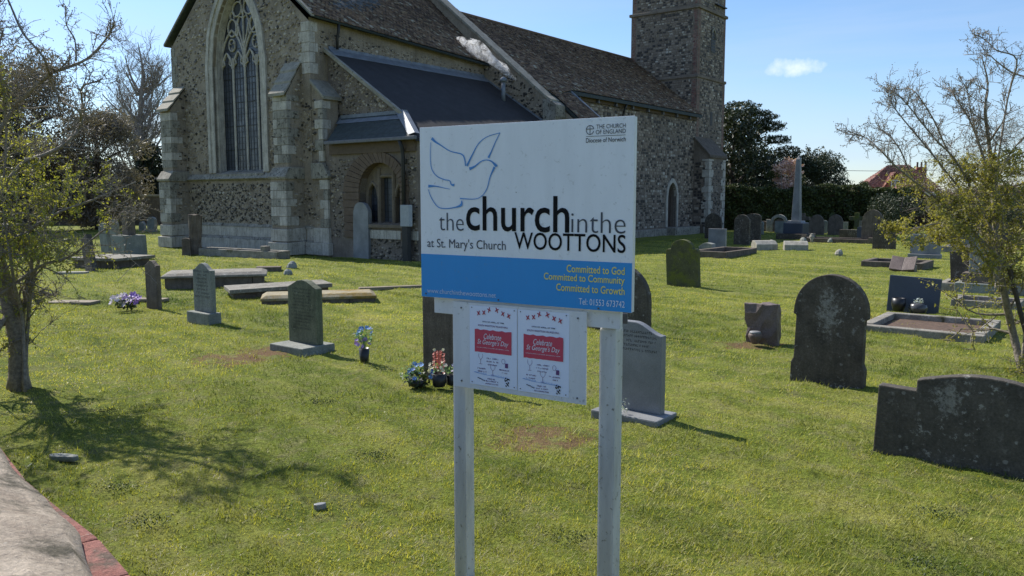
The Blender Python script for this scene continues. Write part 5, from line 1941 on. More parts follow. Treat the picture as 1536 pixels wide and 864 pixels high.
# right, middle distance
headstone("square grey headstone in the middle distance on the right", 11.75, 23.1, 0.78, 0.66, 'flat', "grave_granite", 0.12, (0.03, 0.3, 0.10))
headstone("dark square topped headstone left of the hawthorn branch tips", 12.38, 27.05, 0.72, 0.82, 'flat', "grave_dark", 0.10)
headstone("small pale square headstone before the tower buttress", 6.74, 26.7, 0.60, 0.68, 'flat', "grave_granite", 0.10)
headstone("dark round headed stone nearest the foot of the tower", 8.36, 29.6, 0.58, 1.08, 'round', "grave_dark", 0.12)
headstone("second dark round stone just behind the one by the tower", 9.35, 31.6, 0.62, 1.08, 'segment', "grave_dark", 0.12)
headstone("tall dark stone in shade touching the tower buttress", 8.35, 33.8, 0.72, 1.05, 'round', "grave_dark", 0.12)
headstone("low brown stone with hipped top left of the pale arch", 12.65, 41.0, 0.60, 0.52, 'gable', "grave_brown", 0.2)
headstone("brown rounded stone behind the low hipped one", 13.3, 43.5, 0.75, 0.95, 'round', "grave_brown", 0.12)
headstone("dark peaked stone right of the tall memorial shaft", 13.94, 37.3, 0.66, 0.92, 'lancet', "grave_brown", 0.12)
headstone("brown pointed arch stone in the far row before the hedge", 14.80, 37.3, 0.66, 0.93, 'lancet', "grave_brown", 0.12)
headstone("pale small stone between the two pointed stones", 14.9, 39.0, 0.35, 0.62, 'segment', "grave_grey", 0.10)
headstone("small square grey stone right of the pointed stones", 16.05, 39.4, 0.36, 0.52, 'flat', "grave_grey", 0.10)
headstone("large dark shouldered stone before the blue green conifer", 13.45, 30.4, 0.74, 1.25, 'lancet', "grave_brown", 0.14)
headstone("low dark block with pale top edge in the far row", 13.9, 33.6, 0.70, 0.38, 'flat', "grave_dark", 0.25)
headstone("short pale stone beside the tall memorial, left side", 11.5, 37.8, 0.35, 0.60, 'segment', "grave_grey", 0.10)
headstone("low pale stone behind the memorial base, right side", 13.0, 39.5, 0.5, 0.55, 'flat', "grave_grey", 0.10)
headstone("dark leaning headstone behind the right hawthorn trunk", 8.55, 15.3, 0.42, 0.70, 'flat', "grave_dark", 0.08, tilt=(0, -5))
headstone("far grey stone seen through the right hawthorn", 16.4, 30.5, 0.8, 0.9, 'segment', "grave_grey", 0.12)
headstone("far brown stone near the right edge before the hedge", 18.6, 31.0, 0.9, 0.8, 'round', "grave_brown", 0.12)
headstone("leaning grey stone half hidden by leaves in the right distance", 15.3, 27.4, 0.6, 0.75, 'segment', "grave_granite", 0.12, tilt=(0, 8))

# stone pedestal with the stump of a shaft
r_ = root("pedestal_tomb", "blocky stone pedestal with a broken shaft on top, left of the church", "tomb", -11.1, 23.6)
mb = MB()
mb.prism([(-0.38, -0.1), (-0.33, 0.62), (0.33, 0.62), (0.38, -0.1)], -0.34, 0.34)
mb.obj("pedestal", M["grave_grey"], r_, bevel=0.03)
mb = MB()
mb.prism([(-0.17, 0.62), (-0.15, 1.30), (0.15, 1.30), (0.17, 0.62)], -0.12, 0.12)
mb.obj("shaft", M["grave_brown"], r_, bevel=0.02)
mb = MB()
mb.box(-0.06, 0.08, -0.06, 0.06, 1.30, 1.44)
mb.obj("stump", M["grave_brown"], r_, bevel=0.02, jit=0.02)


def cross(label, x, y, w, h, t, mat, stepped=True):
    r_ = root("cross_gravestone", label, "gravestone", x, y)
    mb = MB()
    zc = h * 0.74
    mb.prism([(-t / 2, 0.1), (-t / 2, zc - t / 2), (-w / 2, zc - t / 2), (-w / 2, zc + t / 2), (-t / 2, zc + t / 2), (-t / 2, h), (t / 2, h), (t / 2, zc + t / 2), (w / 2, zc + t / 2), (w / 2, zc - t / 2), (t / 2, zc - t / 2), (t / 2, 0.1)], -t / 2, t / 2)
    mb.obj("cross", M[mat], r_, bevel=0.012)
    mb = MB()
    mb.box(-w * .42, w * .42, -w * .35, w * .35, -0.1, 0.12)
    mb.box(-w * .3, w * .3, -w * .25, w * .25, 0.12, 0.25)
    mb.obj("base", M[mat], r_, bevel=0.012)
    return r_


cross("weathered stone cross just right of the tall memorial shaft", 13.82, 38.7, 0.62, 0.95, 0.16, "grave_brown")
cross("weathered stone cross further right in the far row", 15.77, 37.3, 0.66, 1.0, 0.18, "grave_moss")

# pale arch monument with a roundel
r_ = root("memorial_arch", "pale arched monument with wing scrolls in the far row", "memorial", 13.16, 40.2)
mb = MB()
arch_band(mb, -0.30, 0.30, 0.0, 0.42, 0.30, 0.13, -0.08, 0.08, 12)
mb.obj("arch", M["grave_pale"], r_)
mb = MB()
mb.box(-0.62, -0.43, -0.07, 0.07, -0.05, 0.62)
mb.box(0.43, 0.62, -0.07, 0.07, -0.05, 0.58)
mb.obj("side_pier", M["grave_pale"], r_, bevel=0.02)
mb = MB()
mb.prism([(-0.30, -0.05), (-0.30, 0.5), (0, 0.68), (0.30, 0.5), (0.30, -0.05)], 0.0, 0.06)
mb.obj("back_panel", M["grave_brown"], r_)

# white heart-like marble with drapery
headstone("pale white marble stone with curved wing, far row on the right", 16.1, 37.6, 0.62, 0.78, 'ogee', "grave_pale", 0.10, tilt=(0, 4))
headstone("small shiny black stone beside the white marble one", 13.75, 32.0, 0.36, 0.55, 'serp', "grave_slate", 0.08)

# tall tapering memorial shaft
r_ = root("memorial_obelisk", "tall slender grey memorial shaft on a dark stepped base", "memorial", 11.75, 33.7, YAW)
mb = MB()
mb.box(-0.62, 0.62, -0.62, 0.62, -0.1, 0.22)
mb.obj("step", M["grave_dark"], r_, bevel=0.02)
mb = MB()
mb.box(-0.40, 0.40, -0.40, 0.40, 0.22, 0.66)
mb.obj("plinth", M["grave_slate"], r_, bevel=0.02)
mb = MB()
mb.prism([(-0.30, .66), (-0.26, .74), (0.26, .74), (0.30, .66)], -0.28, 0.28)
mb.obj("moulding", M["grave_granite"], r_, bevel=0.01)
mb = MB()
a0, a1, zt = 0.165, 0.085, 3.25
mb.add([(sx * a0, sy * a0, .74) for sx, sy in ((-1, -1), (1, -1), (1, 1), (-1, 1))] + [(sx * a1, sy * a1, zt) for sx, sy in ((-1, -1), (1, -1), (1, 1), (-1, 1))] + [(0, 0, zt + 0.16)],
       [(3, 2, 1, 0), (0, 1, 5, 4), (1, 2, 6, 5), (2, 3, 7, 6), (3, 0, 4, 7), (4, 5, 8), (5, 6, 8), (6, 7, 8), (7, 4, 8)])
mb.obj("shaft", M["grave_granite"], r_, bevel=0.012)


def kerbset(label, x, y, w, d, hk, t, mat="kerbstone", rz=YAW, name="grave_kerb", post=False, segs=1):
    r_ = root(name, label, "grave kerb", x, y, rz)
    g_ = random.Random(int(x * 100))
    for (x0, x1, y0, y1) in ((-w / 2, w / 2, -d / 2, -d / 2 + t), (-w / 2, w / 2, d / 2 - t, d / 2), (-w / 2, -w / 2 + t, -d / 2 + t, d / 2 - t), (w / 2 - t, w / 2, -d / 2 + t, d / 2 - t)):
        mb = MB()
        mb.box(x0 + .003, x1 - .003, y0 + .003, y1 - .003, -0.08, hk + g_.uniform(-.008, .008))
        mb.obj("kerb_stone", M[mat], r_, bevel=0.012, jit=0.012)
    if post:
        for sx in (-1, 1):
            for sy in (-1, 1):
                mb = MB()
                mb.box(sx * (w / 2 - t / 2) - t * .6, sx * (w / 2 - t / 2) + t * .6, sy * (d / 2 - t / 2) - t * .6, sy * (d / 2 - t / 2) + t * .6, -0.08, hk + 0.07)
                mb.obj("corner_block", M[mat], r_, bevel=0.015)
    mb = MB()
    mb.box(-w / 2 + t, w / 2 - t, -d / 2 + t, d / 2 - t, -0.05, 0.018)
    mb.obj("grave_bed", M["soil"], r_)
    return r_


# local x runs along CH_N, local y along CH_A
kerbset("long stone kerb set around a bare grave right of the big round stone", 5.45, 10.45, 1.40, 1.42, 0.085, 0.13)
kerbset("double stone kerbs behind the slate blue stone at the right edge", 9.0, 14.9, 1.9, 1.1, 0.12, 0.12)
kerbset("low kerb with corner blocks beneath the right hawthorn", 7.6, 12.9, 0.95, 0.7, 0.09, 0.10)
kerbset("dark stone kerb before the small pale headstone near the tower", 6.35, 24.3, 1.1, 2.4, 0.16, 0.14, "grave_brown")
kerbset("long low kerb with mixed stones in the far row below the memorial", 12.6, 31.2, 2.6, 1.2, 0.15, 0.15, "grave_brown", post=True)
kerbset("low dark kerb behind the open stone book", 9.6, 20.2, 1.4, 1.3, 0.14, 0.13, "grave_brown")
kerbset("pale kerbed grave far right behind the hawthorn", 14.6, 25.8, 1.6, 1.3, 0.16, 0.14)
kerbset("narrow kerb of old stone below the east window", -7.8, 23.55, 3.3, 0.5, 0.20, 0.12, "kerbstone", rz=R(-31))
r_ = root("kerb_block", "small square stone block on the kerb under the east window", "stone", -6.95, 22.9)
mb = MB()
mb.box(-0.1, 0.1, -0.1, 0.1, 0.0, 0.34)
mb.obj("block", M["kerbstone"], r_, bevel=0.02)

# stepped pedestal stone, right
r_ = root("pedestal_tomb", "stepped pedestal gravestone behind the right hawthorn", "tomb", 8.5, 14.75)
for (hw, z0_, z1_, mt) in ((0.34, -0.05, 0.16, "grave_grey"), (0.24, 0.16, 0.34, "grave_brown"), (0.15, 0.34, 0.92, "grave_granite")):
    mb = MB()
    mb.box(-hw, hw, -hw * .8, hw * .8, z0_, z1_)
    mb.obj("tier", M[mt], r_, bevel=0.015)


def ledger(label, x, y, w, d, z0, z1, mat, rz=YAW, bevel_top=0.0, under="grave_brown", over=0.06, tilt=(0, 0)):
    r_ = root("ledger_tomb", label, "tomb", x, y, rz)
    r_.rotation_euler = (R(tilt[0]), R(tilt[1]), rz)
    mb = MB()
    if bevel_top:
        b = bevel_top
        vs = [(-w / 2, -d / 2, z1 - .05), (w / 2, -d / 2, z1 - .05), (w / 2, d / 2, z1 - .05), (-w / 2, d / 2, z1 - .05), (-w / 2 + b, -d / 2 + b, z1), (w / 2 - b, -d / 2 + b, z1), (w / 2 - b, d / 2 - b, z1), (-w / 2 + b, d / 2 - b, z1),
              (-w / 2, -d / 2, z1 - .09), (w / 2, -d / 2, z1 - .09), (w / 2, d / 2, z1 - .09), (-w / 2, d / 2, z1 - .09)]
        mb.add(vs, [(4, 5, 6, 7), (0, 1, 5, 4), (1, 2, 6, 5), (2, 3, 7, 6), (3, 0, 4, 7), (8, 9, 1, 0), (9, 10, 2, 1), (10, 11, 3, 2), (11, 8, 0, 3), (11, 10, 9, 8)])
    else:
        mb.box(-w / 2, w / 2, -d / 2, d / 2, z1 - 0.07, z1)
    mb.obj("slab", M[mat], r_, bevel=0.01, jit=0.006)
    # the chest sides as separate stones
    g_ = random.Random(int(abs(x) * 50))
    zz = z1 - (0.09 if bevel_top else 0.07)
    for (ax_, s0, s1, c_) in (('x', -w / 2 + over, w / 2 - over, -d / 2 + over), ('x', -w / 2 + over, w / 2 - over, d / 2 - over - .08), ('y', -d / 2 + over, d / 2 - over, -w / 2 + over), ('y', -d / 2 + over, d / 2 - over, w / 2 - over - .08)):
        s = s0
        while s < s1 - .02:
            ww = min(g_.uniform(.45, .9), s1 - s)
            if s1 - s - ww < .2:
                ww = s1 - s
            mb = MB()
            if ax_ == 'x':
                mb.box(s + .004, s + ww - .004, c_, c_ + .08, -0.08, zz)
            else:
                mb.box(c_, c_ + .08, s + .004, s + ww - .004, -0.08, zz)
            mb.obj("side_stone", M[under], r_, bevel=0.01)
            s += ww
    return r_


ledger("low chest tomb with a slope edged inscribed slab behind the pale headstone", -5.84, 16.0, 1.92, 1.0, 0.0, 0.26, "ledger", bevel_top=0.10, rz=R(16))
ledger("grey flat topped ledger tomb with dark end stones behind the inscribed headstone", -4.16, 14.4, 1.75, 0.8, 0.0, 0.16, "ledger", rz=R(26), tilt=(0, -1))
ledger("low mossy orange lichened slab half sunk beside the ledger tomb", -3.22, 13.48, 1.85, 0.70, 0.0, 0.13, "ledger_moss", rz=R(14), bevel_top=0.08, over=0.02)
ledger("grey ledger slab on low side stones near the leaning dark slab", -10.0, 20.3, 1.5, 1.3, 0.0, 0.24, "ledger", rz=R(-18), over=0.10)
ledger("broad dark box tomb at the left edge behind the hawthorn", -16.0, 24.0, 3.0, 1.2, 0.0, 0.92, "grave_brown", rz=R(-5), under="grave_dark")
for (lb, x, y, w, d, rz) in (("left of two hipped body stones lying before the far row", 8.38, 27.0, 0.74, 0.45, R(8)), ("right of two hipped body stones lying before the far row", 9.28, 26.6, 0.74, 0.45, R(-12))):
    mb = MB()
    mb.prism([(-d / 2, -0.05), (-d / 2, 0.16), (-d * .1, 0.27), (d * .3, 0.28), (d / 2, 0.12), (d / 2, -0.05)], -w / 2, w / 2, ax='x')
    o = mb.obj("body_stone", M["grave_pale"], None, (x, y, 0), rz, bevel=0.015)
    tag(o, lb, "gravestone")
# flush and fallen pieces
for (lb, x, y, w, d, h, rz, mt) in (("flat flush slab nearly lost in the grass on the left", -7.15, 13.15, 0.75, 0.30, 0.022, R(-3), "dirt_flat"),
                                    ("pale flush slab beside the purple flowers", -6.05, 13.5, 0.55, 0.22, 0.022, R(-3), "dirt_flat"),
                                    ("thin fallen slab in the grass before the east window", -5.7, 19.0, 0.55, 0.35, 0.09, R(12), "grave_brown"),
                                    ("pale flat marker near the tilted dark slab", -9.9, 18.2, 0.7, 0.2, 0.04, R(5), "grave_pale"),
                                    ("long pale edging stone flush in the lawn behind the mossy slab", -2.3, 15.3, 1.2, 0.12, 0.03, R(20), "dirt_flat"),
                                    ("flat white stone lying in the shade of the left tree", -2.98, 5.25, 0.24, 0.08, 0.008, R(-8), "grave_grey"),
                                    ("bluish flat pebble lying in the foreground grass", -1.07, 4.37, 0.075, 0.045, 0.014, R(25), "grave_granite")):
    mb = MB()
    if w < 0.3:
        q_ = [(w / 2 * math.cos(t) * rnd.uniform(.8, 1.15), d / 2 * math.sin(t) * rnd.uniform(.8, 1.15)) for t in [k * 0.698 for k in range(9)]]
        mb.prism([(a_, b_) for a_, b_ in q_], -0.03, h, ax='z')
    else:
        mb.box(-w / 2, w / 2, -d / 2, d / 2, -0.03, h)
    o = mb.obj("flat_stone", M[mt], None, (x, y, -0.008 if w < 0.3 else 0), rz, bevel=0.012, jit=0.012)
    tag(o, lb, "stone")
for (lb, x, y, s_) in (("small rounded lump of stone beside the thin fallen slab", -5.30, 19.55, 0.13), ("small boulder at the head of the chest tomb", -4.95, 17.9, 0.10), ("pointed stone lump on the far kerb below the memorial", 10.95, 30.6, 0.16),
                       ("little cone of stone right of the pointed lump", 12.1, 30.9, 0.12), ("white tinged fallen flower urn lying on the far lawn", 9.75, 24.2, 0.12)):
    mb = MB()
    mb.lathe([(s_ * .8, -0.03), (s_, s_ * .3), (s_ * .8, s_ * .9), (s_ * .3, s_ * 1.3)], 9)
    o = mb.obj("stone_lump", M["grave_pale" if "white" in lb else "grave_grey"], None, (x, y, 0), rnd.uniform(0, 3), jit=s_ * .3, smooth=False)
    tag(o, lb, "stone")
# open stone book
r_ = root("stone_book", "open stone book propped on a low kerb, right middle distance", "gravestone", 9.1, 18.9, YAW)
for sx in (-1, 1):
    mb = MB()
    mb.add([(0, -0.10, 0.02), (sx * .27, -0.10, 0.05), (sx * .27, 0.20, 0.34), (0, 0.20, 0.30), (0, -0.06, -0.02), (sx * .27, -0.06, 0.0), (sx * .27, 0.26, 0.30), (0, 0.26, 0.26)],
           [(0, 1, 2, 3), (7, 6, 5, 4), (0, 4, 5, 1), (1, 5, 6, 2), (2, 6, 7, 3), (3, 7, 4, 0)])
    mb.obj("page", M["grave_pink"], r_, bevel=0.008)
mb = MB()
mb.box(-0.26, 0.26, 0.02, 0.30, -0.05, 0.12)
mb.obj("base", M["grave_pink"], r_)
headstone("tilted grey wedge of stone beside the small pale headstone", 6.2, 25.7, 0.45, 0.28, 'gable', "grave_grey", 0.3, tilt=(0, -12))


# ------------------------------------------------------------------ flowers and pots
def quads(n, C, size, g_, aspect=1.0, up=0.0):
    """n randomly turned small quads at centres C"""
    d1 = g_.normal(size=(n, 3))
    d1 /= np.linalg.norm(d1, axis=1)[:, None]
    d2 = g_.normal(size=(n, 3))
    d2[:, 2] += up
    d2 -= (d2 * d1).sum(1)[:, None] * d1
    d2 /= np.linalg.norm(d2, axis=1)[:, None]
    s = size * (0.6 + 0.8 * g_.random(n))[:, None]
    a, b = d1 * s * 0.5, d2 * s * 0.5 * aspect
    V = np.stack([C - a, C - b * .6, C + a, C + b * .6], 1).reshape(-1, 3)
    return V, np.arange(4 * n).reshape(-1, 4)


def blooms(parent, name, mat, n, cx, cz, rx, rz, size, seed, cy=0.0, ry=None, kind=True):
    g_ = np.random.default_rng(seed)
    P = g_.normal(size=(n, 3))
    P /= np.linalg.norm(P, axis=1)[:, None]
    P *= (0.55 + 0.45 * g_.random(n))[:, None]
    C = np.stack([cx + P[:, 0] * rx, cy + P[:, 1] * (ry or rx), cz + P[:, 2] * rz], -1)
    V, F = quads(n, C, size, g_)
    me = fast_mesh(name, V, F, M[mat], np.repeat(g_.random(n), 4))
    o = link(name, me, parent)
    if kind:
        o["kind"] = "stuff"
    return o


def stems(parent, n, r, h, z0, seed, mat="petal_green"):
    g_ = random.Random(seed)
    mb = MB()
    for _ in range(n):
        t, q = g_.uniform(0, 6.28), g_.uniform(0.2, 1)
        mb.tube([(0, 0, z0), (r * q * .5 * math.cos(t), r * q * .5 * math.sin(t), z0 + h * .6), (r * q * math.cos(t), r * q * math.sin(t), z0 + h)], 0.0025, 4)
    o = mb.obj("stems", M[mat], parent)
    o["kind"] = "stuff"


def flower(parent, mats, x, y, z_, s_, seed, name="flower"):
    """one flower head: ring of petals round a centre"""
    g_ = random.Random(seed)
    mb = MB()
    ax = Vector((g_.uniform(-.6, .6), g_.uniform(-1, -.2), g_.uniform(.2, 1))).normalized()
    u = ax.cross(Vector((0.2, 0.1, 1))).normalized()
    v = ax.cross(u)
    c = Vector((x, y, z_))
    for k in range(6):
        t = k * math.pi / 3
        d = u * math.cos(t) + v * math.sin(t)
        e = u * -math.sin(t) + v * math.cos(t)
        mb.add([c, c + d * s_ * .6 + e * s_ * .28 + ax * s_ * .15, c + d * s_ + ax * s_ * .3, c + d * s_ * .6 - e * s_ * .28 + ax * s_ * .15], [(0, 1, 2, 3)], 0, g_.random())
    o = mb.obj(name, M[mats], parent, fix=False)
    return o


def bunch(label, x, y, spec, pot=None, scale=1.0, cat="flowers", name="flower_bunch"):
    r_ = root(name, label, cat, x, y, 0.0)
    if pot:
        rp, hp_, mt = pot
        mb = MB()
        mb.lathe([(rp * .7, 0.0), (rp * .8, 0.01), (rp, hp_), (rp * .88, hp_), (rp * .7, hp_ * .8)], 16)
        mb.obj("vase", M[mt], r_, smooth=True)
    for i, (mt, n, cx, cy, cz, rx, rz, size) in enumerate(spec):
        g_ = random.Random(i * 31 + int(abs(x) * 100))
        if mt in ("petal_green", "ivy", "dried"):
            blooms(r_, "foliage", mt, n, cx, cz, rx, rz, size, i + 5, cy)
        else:
            for k in range(n):
                t, p_ = g_.uniform(0, 6.28), g_.uniform(-.5, 1.0)
                q = math.sqrt(max(0, 1 - p_ * p_ * .8))
                flower(r_, mt, cx + rx * q * math.cos(t), cy + rx * q * math.sin(t), cz + rz * p_, size, k * 7 + i)
    return r_


bunch("big bunch of purple and white flowers at the foot of the narrow dark headstone", -5.85, 12.25,
      [("ivy", 160, 0, 0, .09, .18, .08, .06), ("petal_purple", 16, 0.07, 0, .15, .12, .10, .05), ("petal_white", 18, -.08, -.03, .14, .13, .09, .05)], None)
r_ = bunch("black vase of blue, purple and green flowers standing alone on the lawn", -1.52, 8.24,
           [("petal_green", 110, 0, 0, .29, .10, .08, .035), ("petal_blue", 12, 0.01, -.02, .33, .075, .05, .026), ("petal_purple", 8, -.01, -.05, .22, .07, .05, .026), ("petal_cream", 4, -.07, 0, .28, .05, .04, .015)],
           (0.055, 0.16, "black_pot"))
stems(r_, 14, .07, .14, .14, 3)
bunch("mound of blue and green artificial flowers beside the left post", -0.86, 7.24,
      [("ivy", 120, 0, 0, .08, .14, .09, .04), ("petal_green", 90, -.04, -.02, .12, .12, .09, .03), ("petal_blue", 14, .03, -.03, .13, .11, .08, .026), ("petal_cream", 6, -.08, -.04, .11, .06, .06, .02)], (0.09, 0.06, "black_pot"))
r_ = bunch("tall red and cream flower spikes in a black pot by the left post", -0.66, 7.22,
           [("petal_green", 60, 0, 0, .17, .09, .05, .03), ("petal_cream", 10, 0, 0, .17, .10, .05, .022), ("petal_cream", 3, 0, 0, .34, .04, .02, .018)], (0.07, 0.12, "black_pot"))
for k in range(4):
    for q in range(9):
        flower(r_, "petal_red", -.045 + .03 * k, -.01 * (k % 2), .16 + q * .021 - .02 * abs(k - 1.5), .016, k * 20 + q)
stems(r_, 8, .05, .2, .12, 9, "petal_red")
bunch("small pot of white flowers tucked behind the left post", -0.55, 7.28, [("petal_green", 40, 0, 0, .14, .06, .05, .03), ("petal_white", 8, 0, 0, .16, .06, .04, .02)], (0.055, 0.10, "black_pot"))
bunch("dried pale sprig at the base of the polished granite stone", 0.865, 6.13, [("dried", 40, 0, 0, .10, .04, .07, .018)], None, cat="plant", name="dried_sprig")
r_ = root("pebble_heap", "little heap of white pebbles beside the dried sprig", "stones", 0.80, 6.12)
mb = MB()
for _ in range(26):
    a, b = rnd.uniform(-.05, .05), rnd.uniform(-.03, .03)
    s_ = rnd.uniform(.006, .012)
    mb.lathe([(s_ * .6, .035), (s_, .035 + s_ * .5), (s_ * .5, .035 + s_)], 5, c=(a, b))
mb.obj("pebbles", M["white_pebble"], r_)["kind"] = "stuff"
# pots by the slate stone
for (lb, x, y, r0, h, mt) in (("round dark pot before the slate blue stone, left one", 5.80, 12.1, .10, .20, "black_pot"),):
    mb = MB()
    mb.lathe([(r0 * .7, 0), (r0, h * .5), (r0 * .95, h), (r0 * .8, h), (r0 * .7, h * .7)], 14)
    tag(mb.obj("flower_pot", M[mt], None, (x, y, 0), smooth=True), lb, "pot")
r_ = root("flower_urn", "squat dark urn with pale dried top before the slate blue stone", "urn", 6.02, 11.95)
mb = MB()
mb.lathe([(.10, 0), (.13, .05), (.12, .12), (.05, .15)], 14)
mb.obj("bowl", M["pot_glaze"], r_, smooth=True)
blooms(r_, "dried_flowers", "dried", 60, 0, .17, .07, .05, .03, 4)
r_ = root("flower_urn", "rounded glossy stone urn before the rock faced stone", "urn", 2.84, 9.38)
mb = MB()
mb.lathe([(.035, 0), (.045, .02), (.075, .075), (.08, .10), (.07, .125), (.04, .135)], 18)
mb.obj("bowl", M["grave_pink"], r_, smooth=True)
mb = MB()
mb.lathe([(.072, .126), (.06, .145), (.03, .15)], 18)
mb.obj("lid", M["grave_granite"], r_, smooth=True)
for (lb, x, y, r0, h) in (("small pale urn on the kerb before the dark stones by the tower", 8.9, 27.9, .11, .26), ("pale figure like urn in the far row right of the memorial", 11.35, 30.8, .10, .34),
                          ("small stone urn beside the chancel corner far left", -15.3, 36.5, .18, .7)):
    r_ = root("flower_urn", lb, "urn", x, y)
    mb = MB()
    mb.lathe([(r0 * .7, 0), (r0 * .4, h * .25), (r0, h * .6), (r0 * .8, h * .8)], 12)
    mb.obj("bowl", M["grave_pale"], r_, smooth=True)
    mb = MB()
    mb.lathe([(r0 * .5, h * .8), (r0 * .7, h * .9), (r0 * .2, h)], 12)
    mb.obj("lid", M["grave_pale"], r_, smooth=True)
bunch("yellow daffodils at the foot of the nave wall", 2.55, 33.0, [("ivy", 60, 0, 0, .12, .25, .12, .12), ("petal_cream", 10, 0, 0, .25, .25, .06, .05)], None)

# ------------------------------------------------------------------ boundary wall in the foreground (left)
wl = root("boundary_wall", "low churchyard wall with rough concrete top and red brick edge, bottom left corner", "wall", -1.02, 1.55, 0.0)
# edge line of the coping, garden side, from near to far (world x, y), top at about 1.05 m
E0 = [(0.05, 0.35), (-0.33, 0.86), (-0.62, 1.27), (-0.87, 1.60), (-1.08, 1.82), (-1.46, 2.26), (-1.93, 2.80), (-2.9, 3.8), (-4.7, 5.5), (-8.2, 8.6)]
wm, wb, wbr = MB(), MB(), MB()
sub = []
for i in range(len(E0) - 1):
    for k in range(6):
        t = k / 6
        sub.append((E0[i][0] + (E0[i + 1][0] - E0[i][0]) * t, E0[i][1] + (E0[i + 1][1] - E0[i][1]) * t))
sub.append(E0[-1])
prof = [(-0.002, 0.94), (-0.004, 1.015), (-0.035, 1.05), (-0.12, 1.082), (-0.20, 1.095), (-0.30, 1.09), (-0.42, 1.05), (-0.47, 0.98), (-0.47, 0.92)]
vs, fs = [], []
K = len(prof)
for i, p in enumerate(sub):
    a = Vector(sub[max(i - 1, 0)])
    b = Vector(sub[min(i + 1, len(sub) - 1)])
    d = (b - a).normalized()
    nn_ = Vector((d.y, -d.x))        # towards the churchyard
    for j, (o_, z_) in enumerate(prof):
        q = noise.noise(Vector((p[0] * 4, p[1] * 4, j * .7))) * .022
        w0 = 0.02 * noise.noise(Vector((p[0] * 6, p[1] * 6, 5.0))) if j < 2 else 0
        vs.append((p[0] + 1.02 + nn_.x * (o_ + w0 - 0.015), p[1] - 1.55 + nn_.y * (o_ + w0 - 0.015), z_ + q))
    if i:
        for j in range(K - 1):
            fs.append(((i - 1) * K + j, i * K + j, i * K + j + 1, (i - 1) * K + j + 1))
wm.add(vs, fs)
wm.obj("coping", M["concrete_top"], wl, smooth=True)
# bricks of the wall face just under the coping, one by one near the camera
pts = [Vector(p) for p in E0[:7]]
acc = []
for a, b in zip(pts[:-1], pts[1:]):
    L_ = (b - a).length
    n_ = max(1, round(L_ / 0.225))
    for k in range(n_):
        acc.append((a + (b - a) * k / n_, a + (b - a) * (k + 1) / n_))
for row in range(13):
    zt_ = 1.0 - row * 0.075
    for k, (a, b) in enumerate(acc):
        d = (b - a).normalized()
        n_ = Vector((d.y, -d.x))
        sh = d * (0.11 if row % 2 else 0)
        a2, b2 = a + sh + d * .005, b + sh - d * .005
        pr = prb = 0.02 + rnd.uniform(-.004, .004)
        if row == 0:
            fpr = lambda kk: 0.052 * min(1, max(0.0, (9.0 - kk) / 3.8)) - .006
            pr, prb = fpr(k), fpr(k + 1)
            a2, b2 = a + d * .0012, b - d * .0012
        mb = MB()
        q = [a2 + n_ * pr, b2 + n_ * prb, b2 - n_ * .09, a2 - n_ * .09]
        mb.add([(v.x + 1.02, v.y - 1.55, zt_ - .065) for v in q] + [(v.x + 1.02, v.y - 1.55, zt_) for v in q], [(3, 2, 1, 0), (4, 5, 6, 7), (0, 1, 5, 4), (1, 2, 6, 5), (2, 3, 7, 6), (3, 0, 4, 7)])
        mb.obj("brick", M["red_brick_face"], wl, bevel=0.006)
cb_ = MB()
vs, fs = [], []
for i, p in enumerate(sub):
    a = Vector(sub[max(i - 1, 0)])
    b = Vector(sub[min(i + 1, len(sub) - 1)])
    d = (b - a).normalized()
    nn_ = Vector((d.y, -d.x))
    for (o_, z_) in ((-0.02, -.1), (-0.02, .90), (-0.42, .90), (-0.42, -.1)):
        vs.append((p[0] + 1.02 + nn_.x * o_, p[1] - 1.55 + nn_.y * o_, z_))
    if i:
        for j in range(3):
            fs.append(((i - 1) * 4 + j, i * 4 + j, i * 4 + j + 1, (i - 1) * 4 + j + 1))
cb_.add(vs, fs)
cb_.obj("wall_core", M["mortar"], wl)

# far boundary walls
def farwall(label, p0, p1, h, t, mat):
    a, b = Vector(p0), Vector(p1)
    d = b - a
    r_ = root("boundary_wall", label, "wall", a.x, a.y, math.atan2(d.y, d.x))
    mb = MB()
    mb.box(0, d.length, -t / 2, t / 2, -0.2, h)
    mb.obj("wall_body", M[mat], r_)
    x = 0
    while x < d.length:
        w = min(rnd.uniform(1.2, 1.8), d.length - x)
        mb = MB()
        mb.box(x + .01, x + w - .01, -t / 2 - .06, t / 2 + .06, h, h + .12)
        mb.obj("coping_stone", M["coping_stone"], r_, bevel=0.02)
        x += w
    for k in range(int(d.length / 4)):
        mb = MB()
        mb.box(k * 4 + 1, k * 4 + 1.4, -t / 2 - .15, -t / 2, -.2, h * .85)
        mb.obj("pier", M[mat], r_, bevel=0.02)
    return r_


farwall("long brown stone boundary wall beyond the graves left of the church", (-48, 47), (-17.5, 52.0), 1.75, 0.4, "grave_brown")

